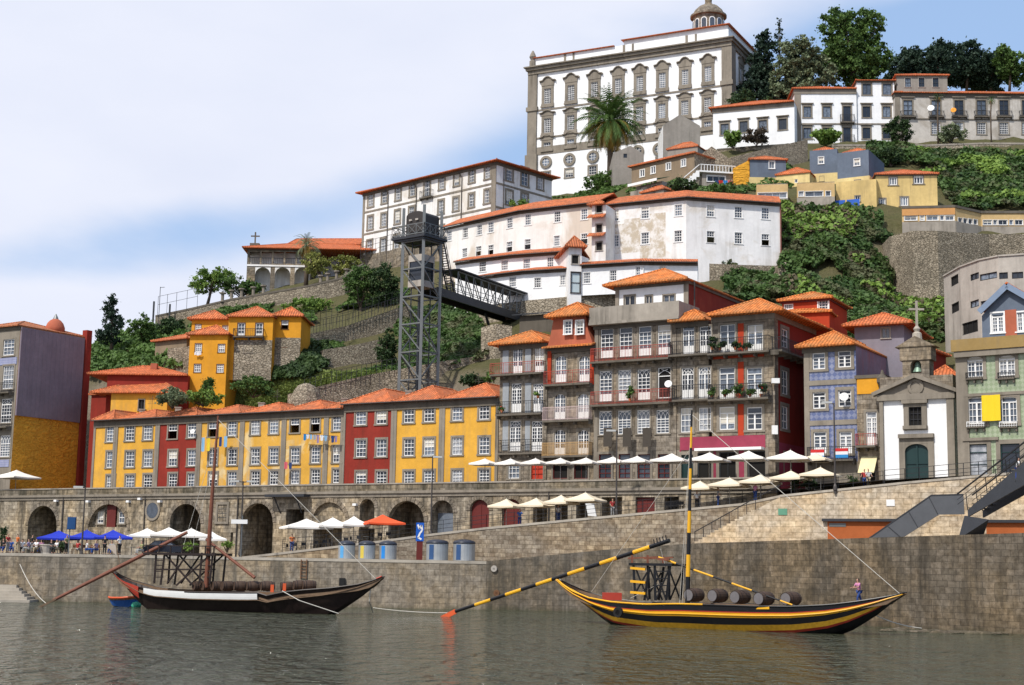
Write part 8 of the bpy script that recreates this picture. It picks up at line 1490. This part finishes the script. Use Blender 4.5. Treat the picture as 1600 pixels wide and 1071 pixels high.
# quay fittings
qf = Plane(QW[1], QW[2]); ld = empty('quay_ladder', qf.pt(qf.uz(476, 890)[0], .5, -.1), 'rusty ladder fixed to the pale quay wall', 'ladder'); mb = MB(); u = qf.uz(475, 890)[0]; zt = 4.0; zb = qf.uz(475, 905)[1]
for s in (-.25, .25): mb.bar(qf.pt(u + s, zt, -.12), qf.pt(u + s, zb, -.12), .07)
mb.build('rail', m_woodb, ld, uv=False); mb = MB()
for i in range(6): z = zb + (zt - zb) * (i + .5) / 6; mb.bar(qf.pt(u - .25, z, -.12), qf.pt(u + .25, z, -.12), .05)
mb.build('rung', m_woodb, ld, uv=False)
for px, py, L in ((772, 889, 'stone mooring ring high on the dark quay wall'), (776, 927, 'mooring ring lower on the dark quay wall')):
    pl_ = Plane(QW[3], QW[4]); u, z = pl_.uz(px, py); mb = MB(); mb.lathe(pl_.pt(u, z, -.1), [(.1, -.08), (.26, -.08), (.28, .1), (.1, .1), (.1, -.08)], 14, axis=pl_.n); tag(mb.build('mooring_ring', m_concrete if py < 900 else m_woodb), L, 'ring')
mb = MB(); u, z = qf.uz(535, 909); mb.pbox(qf, u - .25, u + .25, -.2, 0, z - .35, z + .3); tag(mb.build('rubber_block', c_rubber), 'small black rubber block on the pale quay wall', 'fender')
mb = MB(); q0 = Plane(QW[0], QW[1]); 
for i in range(6): u1 = q0.uz(60, 930)[0]; mb.pbox(q0, 0, u1 - i * .35, -3.2 + i * .5, 0, -1, .2 + i * .24)
tag(mb.build('quay_steps', m_coping), 'stone steps down to the water at the far left of the quay', 'steps')
# rocks at the right foot of the dark wall
for i in range(16):
    px = 1385 + i * 12 + rng.uniform(-4, 4); c = PZ(px, 984 + (px - 1385) * .035 + rng.uniform(-1.5, 1.5), .05); mb = MB(); r_ = rng.uniform(.3, .65); prof = [(.01, -r_ * .5), (r_ * .8, -r_ * .3), (r_, .05), (r_ * .7, r_ * .4), (.01, r_ * .55)]; mb.lathe(c, prof, 7, ang0=rng.uniform(0, 3)); o = mb.build('shore_rock', m_quayD); o.scale = (1.3, .8, .7)
    tag(o, f'dark wet rock, {(ordn + ["thirteenth", "fourteenth", "fifteenth", "sixteenth"])[i]} from the left at the foot of the right quay wall', 'rock', 'dark rocks at the waterline on the right')
# ---------- laundry, dishes, flags, plants ----------
def garment(pl, px, py, w, h, mat, label, kind='shirt', y=-.9, group='washing hung from the row house windows'):
    u, z = pl.uz(px, py); k = pl.pt(u, z).y / FP; W_, H_ = w * k, h * k; mb = MB(); n = 5; f = lambda i, zz: pl.pt(u + W_ * (i / n - .5), zz, y - .05 * math.sin(i * 2.3))
    for i in range(n): dz = .06 * math.sin(i * 1.7); mb.face([f(i, z - H_ + dz), f(i + 1, z - H_ + .06 * math.sin((i + 1) * 1.7)), f(i + 1, z), f(i, z)])
    if kind == 'shirt': mb.face([f(0, z - H_ * .4), f(0, z), pl.pt(u - W_ * .75, z - H_ * .05, y), pl.pt(u - W_ * .7, z - H_ * .4, y)]); mb.face([f(n, z), f(n, z - H_ * .4), pl.pt(u + W_ * .7, z - H_ * .4, y), pl.pt(u + W_ * .75, z - H_ * .05, y)])
    o = mb.build('garment', mat, uv=False); s = o.modifiers.new('t', 'SOLIDIFY'); s.thickness = .015; return tag(o, label, 'laundry', group)
cl = {k: plain('cloth_' + k, c, .9) for k, c in dict(blue=(.03, .22, .5), white=(.7, .7, .72), grey=(.35, .36, .4), pink=(.6, .12, .15), lilac=(.35, .25, .4), brown=(.3, .18, .1), yellow=(.75, .55, .04), sky=(.25, .45, .65), navy=(.03, .06, .18), red=(.5, .03, .03)).items()}
for px, w, h, c, kd in ((484.5, 5, 10, 'blue', 'towel'), (489, 4, 7, 'white', 'shirt'), (494, 4, 8, 'sky', 'towel'), (500, 5, 8, 'grey', 'shirt'), (505, 4, 13, 'lilac', 'towel'), (511, 5, 9, 'white', 'shirt'), (517, 4, 9, 'sky', 'shirt'), (522, 4, 8, 'brown', 'towel'), (528, 5, 11, 'navy', 'shirt'), (533, 4, 10, 'lilac', 'towel')):
    garment(HP, px, 679.5 + (px - 484) * .06, w, h, cl[c], f'{c} {kd} on the washing line below the open top windows, {"left" if px < 500 else "middle" if px < 520 else "right"} part', kd)
mb = MB(); mb.bar(onb(HP, 481, 679.3, -.9), onb(HP, 537, 682.8, -.9), .03); mb.bar(onb(HP, 481, 679.3, -.9), onb(HP, 481, 679.3, 0), .03); tag(mb.build('washing_line', m_iron, uv=False), 'washing line under the open top windows', 'line')
for px, py, w, h, c, L in ((326, 685, 6, 22, 'sky', 'long pale blue towel hanging left of the brown mast'), (334.5, 686, 6, 20, 'yellow', 'bright yellow towel hanging beside the brown mast'), (353, 684, 5, 15, 'navy', 'navy trousers hanging right of the brown mast'), (361, 683, 6, 17, 'sky', 'pale blue jeans hanging right of the navy trousers'), (455, 723, 6, 11, 'pink', 'pink top hung under the first floor window'), (462, 724, 5, 10, 'navy', 'navy shirt hung beside the pink top')): garment(HP, px, py, w, h, cl[c], L, 'towel')
G2 = 'washing below the white terrace'; tp2 = tr.pl
for px, c, L in ((1118, 'navy', 'black and navy shirt'), (1124, 'red', 'red shirt'), (1131, 'blue', 'blue shorts'), (1138, 'pink', 'pink shirt'), (1144, 'pink', 'second pink shirt, rightmost')): garment(tp2, px, 284, 5, 9, cl[c], L + ' on the line below the white terrace', 'shirt', -.8, G2)
garment(oa.pl, 311, 551, 11, 5, cl['white'], 'white sheet bunched under a window of the tall orange house', 'towel', -.4, 'washing at the orange house')
def dish(pl, px, py, r, mat, label, y=-.5):
    u, z = pl.uz(px, py); k = pl.pt(u, z).y / FP; r *= k; root = empty('satellite_dish', pl.pt(u, z, 0), label, 'dish'); c = pl.pt(u, z, y); ax = V((-.35, -1, .35)); mb = MB(); mb.lathe(c, [(.02, 0), (r * .6, .08 * r), (r, .28 * r), (r, .3 * r), (r * .55, .12 * r), (.02, .04)], 20, axis=ax); mb.build('reflector', mat, root, smooth=True); mb = MB(); mb.bar(pl.pt(u, z, 0), c, .05); mb.bar(c, c + ax.normalized() * r * 1.1, .03); mb.build('arm', m_steel, root, uv=False)
dish(HP, 306, 675.5, 4, m_frame, 'white satellite dish on the narrow maroon row house'); dish(HP, 1053, 603, 6, m_frame, 'white satellite dish beside the wide tenement balcony', -1.2); dish(AP.off(5.5), 1322, 622, 7, m_frame, 'white satellite dish in a blue house window'); dish(w3.pl, 1452, 173, 5.5, m_frame, 'white satellite dish on the old manor', -1.2); dish(w3.pl, 1487, 176, 4.5, plain('orange_dish', (.75, .30, .03)), 'orange satellite dish on the old manor', -1.2)
for px, py, L in ((1283, 704, 'red white and blue flag hung on the blue house balcony, left one'), (1320, 702, 'red white and blue flag hung on the blue house balcony, right one')):
    pl_ = AP.off(5.5); u, z = pl_.uz(px, py); w_, h_ = .62, .28; root = empty('flag', pl_.pt(u, z - .8, -.95), L, 'flag', 'flags on the blue house')
    for j, m_ in enumerate((cl['red'], cl['white'], cl['blue'])): mb = MB(); mb.pbox(pl_, u - w_, u + w_, -.99 - j * .002, -.97, z - h_ * (j + 1), z - h_ * j - .002); mb.build('stripe', m_, root)
G_pot = plain('terracotta_pot', (.42, .14, .06)); cnt = 0
def plant(px, py, w, h, n, mat, label, pl=None, y=-.85, pot=True, group=None, fl=None):
    pl = pl or CB.pl; u, z = pl.uz(px, py); c0 = pl.pt(u, z, y); k = c0.y / FP; root = empty('potted_plant', c0, label, 'plant', group); cl_ = [(np.array(c0 + V((rng.uniform(-w, w) * k * .7, rng.uniform(-.2, .2), .28 + rng.uniform(.1, 1) * h * k))), rng.uniform(.15, .3)) for _ in range(max(3, int(w * 1.2)))]; p, tn = leaves(cl_, n, .1); quads('foliage', p, .13, mat, root, tone=tn); mb = MB()
    for d in range(max(1, int(w * k * 2 / .5))): q = c0 + pl.u * ((d + .5) * .5 - w * k); mb.lathe(q, [(.11, 0), (.16, .25), (.17, .28)], 8)
    mb.build('pot', G_pot, root)
    if fl: p = np.array([np.array(c[0]) for c in cl_]).repeat(4, 0) + rng.normal(0, .12, (len(cl_) * 4, 3)); quads('flowers', p, .12, fl, root)
m_flr = leafmat('red_petals', (.5, .02, .02), (.8, .06, .05)); GP = 'potted plants on the corner house balconies'
for px, py, w, h, L in ((1120, 549, 6, 14, 'tall dark balcony plant at the joint of the two upper balconies'), (1134, 549, 8, 8, 'spreading balcony plant under the pale curtained upper door'), (1156, 549, 6, 7, 'small balcony plants between the two upper doors'), (1173, 549, 6, 4, 'low balcony plants under the upper right door'), (1120, 622, 7, 9, 'dense green plant at the left end of the lower corner balcony'), (1142, 622, 8, 6, 'trailing plants under the lower left corner door'), (1160, 622, 7, 13, 'big bushy plant between the lower corner doors'), (1180, 622, 7, 6, 'low green plants under the open lower door')): plant(px, py, w, h, 900, G_mid if py > 600 else G_dark, L, group=GP)
plant(1197, 622, 7, 14, 900, G_dark, 'red geraniums at the right end of the lower corner balcony', fl=m_flr); plant(992, 629, 6, 22, 900, G_mid, 'tall palm like pot plant on the wide tenement lower balcony'); plant(846, 624, 3, 3, 250, G_bright, 'small bright green plant on the first tenement balcony', pl=HP, y=-.8); plant(790, 646, 3, 2, 200, G_mid, 'red flowers at the left end of the first tenement balcony', pl=HP, y=-.8, fl=m_flr)
for px, L in ((300, 'bright green planter on the quay under the white parasols'), (355, 'green planter on the quay right of the brown mast'), (98, 'dark green planter behind the seated people'), (6, 'tall green plant at the far left of the quay')):
    bush(L, px, 853 if px > 10 else 838, 134, 10 if px > 10 else 6, 5 if px > 10 else 16, 900, G_bright if px > 200 else G_dark, 1.8, name='planter')
for px, L in ((1245, 'dark green bushes in planters below the fourth cream parasol'), (1268, 'green planter hedge left of the lamp post'), (1330, 'leafy pot plant at the foot of the blue house')): bush(L, px, 752 if px > 1300 else 757, 126.5, 11 if px < 1300 else 8, 9, 1500, G_dark, 1.8, name='planter')
# cafe furniture on the ramp and quay
def chair_mesh(mat_):
    mb = MB(); 
    for x in (-.2, .2):
        for y in (-.2, .2): mb.box(x - .02, x + .02, y - .02, y + .02, 0, .45 if y < 0 else .9)
    mb.box(-.23, .23, -.23, .23, .43, .47); mb.box(-.2, .2, .19, .22, .6, .88); o = mb.build('cafe_chair', mat_, loc=(0, 0, 0), uv=False); return o
ch0 = chair_mesh(m_iron); ch1 = chair_mesh(m_woodb); tb = MB(); tb.lathe((0, 0, 0), [(.25, 0), (.25, .03), (.03, .05), (.03, .7), (.38, .71), (.38, .74)], 14); tb0 = tb.build('cafe_table', m_steel, loc=(0, 0, 0), uv=False)
def put(src, p, rz, label, cat, group, first=[]):
    if src.name in first: o = src.copy(); COL.objects.link(o)
    else: o = src; first.append(src.name)
    o.location = p; o.rotation_euler.z = rz; return tag(o, label, cat, group)
k = 0
for px in np.linspace(452, 606, 15):
    q = P(px, 850, 136.5); z = rampz(q.x); k += 1
    if k % 4 == 0: put(tb0, (q.x, q.y + .2, z), 0, f'round cafe table behind the ramp railing, {ordn[k // 4 - 1]} from the left', 'table', 'cafe tables on the ramp')
    else: put(ch0, (q.x, q.y, z), (k % 3) * 1.3, f'dark cafe chair behind the ramp railing, place {k} counted from the left', 'chair', 'dark cafe chairs on the ramp')
for i, px in enumerate((1045, 1050, 1055, 1062, 1067)): q = P(px, 795, 131); put(ch0, (q.x, q.y, rampz(q.x)), .4, f'{ordn[i]} dark cafe chair from the left, on the ramp just left of the striped mast', 'chair', 'cafe chairs left of the striped mast')
for i, px in enumerate((116, 134, 146, 152, 160, 170)): q = P(px, 865, 133); put(ch1, (q.x, q.y, 4.09), i * 1.1, f'{ordn[i]} brown wooden cafe chair from the left under the blue parasols', 'chair', 'wooden chairs under the blue parasols')
for i, px in enumerate((140, 164, 205)): q = P(px, 865, 134); put(tb0, (q.x, q.y, 4.09), 0, f'{ordn[i]} round cafe table from the left under the quay parasols', 'table', 'cafe tables on the quay')
mb = MB(); q = P(73, 860, 131.5); mb.lathe(V((q.x, q.y, 4.09)), [(.55, 0), (.5, .1), (.62, .7), (.68, .75), (.68, .85), (.55, .85), (.5, .6)], 14); tag(mb.build('stone_planter', m_concrete), 'round stone planter on the quay edge by the seated people', 'planter')
# car
car = empty('parked_car', P(255, 862, 139), 'dark parked car half hidden behind the brown steering oar', 'car'); c = P(258, 862, 139); CPn_ = Plane(V((c.x - 2.1, 139, 0)), V((c.x + 2.1, 138.2, 0))); z = 4.1; body = [(0, .35), (.05, .75), (.9, .92), (1.5, 1.38), (2.9, 1.42), (3.6, .98), (4.15, .88), (4.2, .35)]
mb = MB(); mb.prism(CPn_, [(a, z + b) for a, b in body], -.85, .85); mb.build('body', plain('dark_car_paint', (.03, .035, .05), .2, .5), car, bev=.05); mb = MB(); mb.prism(CPn_, [(1.05, z + .95), (1.55, z + 1.32), (2.15, z + 1.34), (2.15, z + .95)], -.87, .87); mb.prism(CPn_, [(2.25, z + .95), (2.25, z + 1.34), (2.85, z + 1.34), (3.4, z + .98)], -.87, .87); mb.build('side_window', m_pane, car)
for u in (.8, 3.4):
    for y in (-.8, .62): mb = MB(); mb.lathe(CPn_.pt(u, z + .32, y + .1), [(.3, -.1), (.32, -.08), (.32, .08), (.3, .1)], 16, axis=CPn_.n); w_ = mb.build('wheel', c_rubber, car); mb = MB(); mb.lathe(CPn_.pt(u, z + .32, y - .005), [(.18, 0), (.16, .02)], 12, axis=CPn_.n); mb.build('rim', m_steel, w_)
# ================= PEOPLE =================
skinm = plain('skin', (.42, .24, .17), .6, var=.05)
def skel(name, V_, E_, Rr_, mat, parent, sub=1):
    me = bpy.data.meshes.new(name); me.from_pydata(V_, E_, []); me.materials.append(mat); o = bpy.data.objects.new(name, me); COL.objects.link(o); m = o.modifiers.new('skin', 'SKIN')
    if not me.skin_vertices: return o
    for i, r in enumerate(Rr_): me.skin_vertices[0].data[i].radius = (r, r) if not isinstance(r, tuple) else r
    me.skin_vertices[0].data[0].use_root = True; m.use_smooth_shade = True; s = o.modifiers.new('sub', 'SUBSURF'); s.levels = sub; s.render_levels = sub
    if parent is not None: o.parent = parent
    return o
def person(px, pyf, Y, rz, top, leg, hair, label, pose='stand', gz=None, hc=None, skirt=False, arm=None, bald=False):
    b0 = P(px, pyf, Y); 
    if gz is not None: b0.z = gz
    root = empty('person', b0, label, 'person', rz=rz)
    if pose == 'sit': hip_, kn, an, dz = (0, 0, .50), lambda s: (s * .12, -.42, .50), lambda s: (s * .12, -.45, .08), -.42
    elif pose == 'walk': hip_, kn, an, dz = (0, 0, .92), lambda s: (s * .09, -.16 * s - .05, .50), lambda s: (s * .09, -.24 * s + .08, .08), 0
    elif pose == 'climb': hip_, kn, an, dz = (0, 0, .92), lambda s: (s * .1, -.3 if s > 0 else .02, .62 if s > 0 else .48), lambda s: (s * .1, -.22 if s > 0 else .1, .28 if s > 0 else .06), 0
    else: hip_, kn, an, dz = (0, 0, .92), lambda s: (s * .10, -.02, .50), lambda s: (s * .11, .02, .08), 0
    L_ = dz; ln = -.10 if pose in ('walk', 'climb') else .0
    ch_ = (0, ln * .6, 1.22 + L_); nk = (0, ln, 1.45 + L_); hd1 = (0, ln - .02, 1.55 + L_); hd2 = (0, ln - .03, 1.68 + L_)
    sh_ = lambda s: (s * .19, ln * .9, 1.40 + L_); el = lambda s: (s * .26, ln - .05, 1.14 + L_); ha = lambda s: (s * .24, ln - .25, 1.02 + L_)
    if arm == 'forward' or pose == 'sit': el = lambda s: (s * .23, ln - .12, 1.15 + L_); ha = lambda s: (s * .14, ln - .38, 1.12 + L_)
    if arm == 'up': ha = lambda s: (s * .2, ln - .35, 1.35 + L_)
    hp = lambda s: (s * .09, hip_[1], hip_[2] - .03); toe = lambda s: (an(s)[0], an(s)[1] - .16, an(s)[2] - .05)
    Vv = [hip_, (0, hip_[1] * .5 + ln * .3, hip_[2] + .16), ch_, nk, hd1, hd2]; Ev = [(0, 1), (1, 2), (2, 3), (3, 4), (4, 5)]; Rv = [(.14, .10), (.125, .09), (.15, .10), .052, .075, .072]
    for s in (-1, 1):
        i = len(Vv); Vv += [hp(s), kn(s), an(s), toe(s), sh_(s), el(s), ha(s)]; Ev += [(0, i), (i, i + 1), (i + 1, i + 2), (i + 2, i + 3), (2, i + 4), (i + 4, i + 5), (i + 5, i + 6)]; Rv += [.085, .058, .038, .035, .052, .04, .028]
        h = ha(s); d = V((0, -1, -.25)).normalized()
        for f in range(5):   # fingers and thumb, each its own chain rooted in the palm
            ofs = V(((f - 1.5) * .018, 0, 0)) if f < 4 else V((-s * .035, .03, .01)); a = V(h) + d * (.05 if f < 4 else .01) + ofs; b = a + d * (.045 if f < 4 else .03) + (V((0, 0, -.012)) if f < 4 else V((-s * .02, 0, 0))); j = len(Vv); Vv += [tuple(a), tuple(b)]; Ev += [(i + 6, j), (j, j + 1)]; Rv += [.011, .008]
    skel('body', Vv, Ev, Rv, skinm, root)
    Vt = [(0, hip_[1], hip_[2] + .03), Vv[1], ch_, (0, ln, 1.40 + L_)]; Et = [(0, 1), (1, 2), (2, 3)]; Rt = [(.155, .115), (.145, .108), (.17, .12), (.08, .07)]
    for s in (-1, 1): i = len(Vt); e = V(sh_(s)).lerp(V(el(s)), .8); Vt += [sh_(s), tuple(e)]; Et += [(2, i), (i, i + 1)]; Rt += [.072, .055]
    skel('shirt', Vt, Et, Rt, top, root)
    Vl = [(0, hip_[1], hip_[2] + .02)]; El = []; Rl = [(.15, .12)]
    for s in (-1, 1): i = len(Vl); e = V(kn(s)).lerp(V(an(s)), .85); Vl += [hp(s), kn(s), tuple(e)]; El += [(0, i), (i, i + 1), (i + 1, i + 2)]; Rl += [(.115, .12) if skirt else .1, .14 if skirt else .075, .06]
    skel('skirt' if skirt else 'trousers', Vl, El, Rl, leg, root)
    Vh = [(0, ln + .02, 1.70 + L_), (0, ln + .05, 1.62 + L_)] + ([(0, ln + .08, 1.48 + L_)] if hair == 'long' else []); skel('hair', Vh, [(i, i + 1) for i in range(len(Vh) - 1)], [(.082, .078), (.078, .062), (.05, .04)][:len(Vh)], hc or plain('dark_hair', (.02, .013, .01)), root)
    mb = MB(); f = V((0, ln - .105, 1.61 + L_))
    for s in (-1, 1): mb.lathe(f + V((s * .028, .012, .02)), [(.002, -.009), (.010, 0), (.002, .009)], 6)
    WLl = mb.build('eyes', c_rubber, loc=(0, 0, 0), uv=False); WLl.parent = root
    mb = MB()
    for s in (-1, 1): a = V(an(s)); mb.hexa([a + V(q) for q in ((-.045, -.2, -.085), (.045, -.2, -.085), (.045, .05, -.085), (-.045, .05, -.085), (-.04, -.19, -.03), (.04, -.19, -.03), (.045, .05, .02), (-.045, .05, .02))])
    WLl = mb.build('shoes', c_rubber, loc=(0, 0, 0), uv=False); WLl.parent = root
    return root
cp = {k: plain('fabric_' + k, c, .9) for k, c in dict(pink=(.55, .22, .38), jean=(.03, .06, .2), white=(.75, .75, .75), black=(.02, .02, .022), orange=(.6, .16, .04), blue=(.04, .12, .4), grey=(.3, .3, .3), olive=(.25, .27, .12), red=(.4, .04, .04), skirt=(.03, .07, .3), khaki=(.4, .33, .22), lilac=(.3, .25, .4)).items()}
u_, _ = BR.uz(1341, 940); zdeck = BR.uz(1343, 946)[1]
person(1343, 946, BR.pt(u_, 0).y, R(-70), cp['pink'], cp['jean'], 'long', 'woman in a pink top and blue trousers walking on the black and yellow boat bow', 'walk', gz=zdeck - .05, arm='forward')
person(1590, 753, 102.3, R(75), cp['white'], cp['skirt'], 'long', 'woman in a white top and blue skirt climbing the gangway at the right edge', 'climb', skirt=True, hc=plain('black_hair', (.01, .008, .008)))
PL = [(4, 868, 'black', 'jean', 'sit', 'person in black seated at the far left under the tall plant'), (11, 868, 'red', 'grey', 'stand', 'person in a red top standing at the far left'), (26, 868, 'orange', 'khaki', 'stand', 'man in an orange shirt and khaki trousers standing on the quay edge'), (34, 868, 'white', 'black', 'sit', 'person in white and black crouching beside the orange shirted man'), (44, 868, 'lilac', 'grey', 'sit', 'seated person in a lilac top left of the stone planter'),
      (56, 868, 'white', 'khaki', 'sit', 'person in a pale top leaning forward beside the stone planter'), (79, 868, 'black', 'black', 'sit', 'seated person in black right of the stone planter'), (135, 868, 'white', 'blue', 'sit', 'seated person in a white top under the middle blue parasol'), (163, 866, 'black', 'black', 'stand', 'waiter dressed in black under the right blue parasol'), (186, 868, 'white', 'black', 'stand', 'waiter in a white shirt and black trousers beside the lamp side tables'), (221, 866, 'olive', 'grey', 'sit', 'person in an olive top seated under the leftmost white parasol')]
for i, (x, y, t_, l_, po, L) in enumerate(PL): person(x, y, 130.3 + (i % 4) * .5, R((i * 67) % 360), cp[t_], cp[l_], 'short', L, po, gz=4.09, arm='forward' if i % 3 == 0 else None)
q = P(1090, 790, 127); person(1089, 790, 129.5, R(180), cp['white'], cp['black'], 'short', 'waiter in a white shirt seen from behind right of the striped mast', 'stand', gz=rampz(q.x))
q = P(958, 803, 131); person(957, 803, 132.5, R(20), cp['red'], cp['grey'], 'short', 'person in a red top standing on the ramp by the lamp post', 'stand', gz=rampz(q.x))
q = P(1357, 752, 124); person(1357, 752, 124.5, R(10), cp['white'], cp['khaki'], 'short', 'person in a white top in front of the narrow house awning', 'stand', gz=rampz(q.x)); person(1351, 752, 125, R(-30), cp['red'], cp['jean'], 'short', 'shorter person in red beside the awning of the narrow house', 'stand', gz=rampz(q.x))
EX = [(16, 'blue', 'jean', 'sit', 'person in blue sitting low between the red topped and orange shirted people'), (49, 'black', 'grey', 'stand', 'tall person in black standing just left of the stone planter'), (64, 'pink', 'jean', 'sit', 'seated person in pink just left of the planter rim'), (88, 'white', 'khaki', 'sit', 'seated person in white under the left edge of the first blue parasol'), (103, 'olive', 'black', 'stand', 'person in an olive top between the square sign and the lamp'), (121, 'red', 'grey', 'sit', 'seated person in red left of the grey lamp post'), (150, 'lilac', 'jean', 'sit', 'seated person in lilac between the middle and right blue parasols'), (174, 'grey', 'jean', 'sit', 'seated person in grey beside the black clad waiter')]
for i, (x, t_, l_, po, L) in enumerate(EX): person(x, 868, 131.8 + (i % 3) * .7, R((i * 97 + 30) % 360), cp[t_], cp[l_], 'long' if i % 3 == 2 else 'short', L, po, gz=4.09)
for i, (x, y, c_2, L) in enumerate(((812, 813, 'blue', 'person in blue under the gap between the first two cream ramp parasols'), (872, 809, 'white', 'person in white under the third cream ramp parasol'), (1122, 785, 'grey', 'person in grey between the first two weathered parasols'), (1180, 778, 'pink', 'person in pink under the third weathered parasol'))): q = LP_.hit(x, y); person(x, y, q.y + .3, R(40 * i), cp[c_2], cp['jean'], 'short', L, 'stand', gz=rampz(q.x))
person(456, 851, 135.5, R(30), cp['orange'], cp['jean'], 'short', 'person in an orange top at the foot of the ramp by the railing', 'stand', gz=rampz(P(456, 850, 133).x))
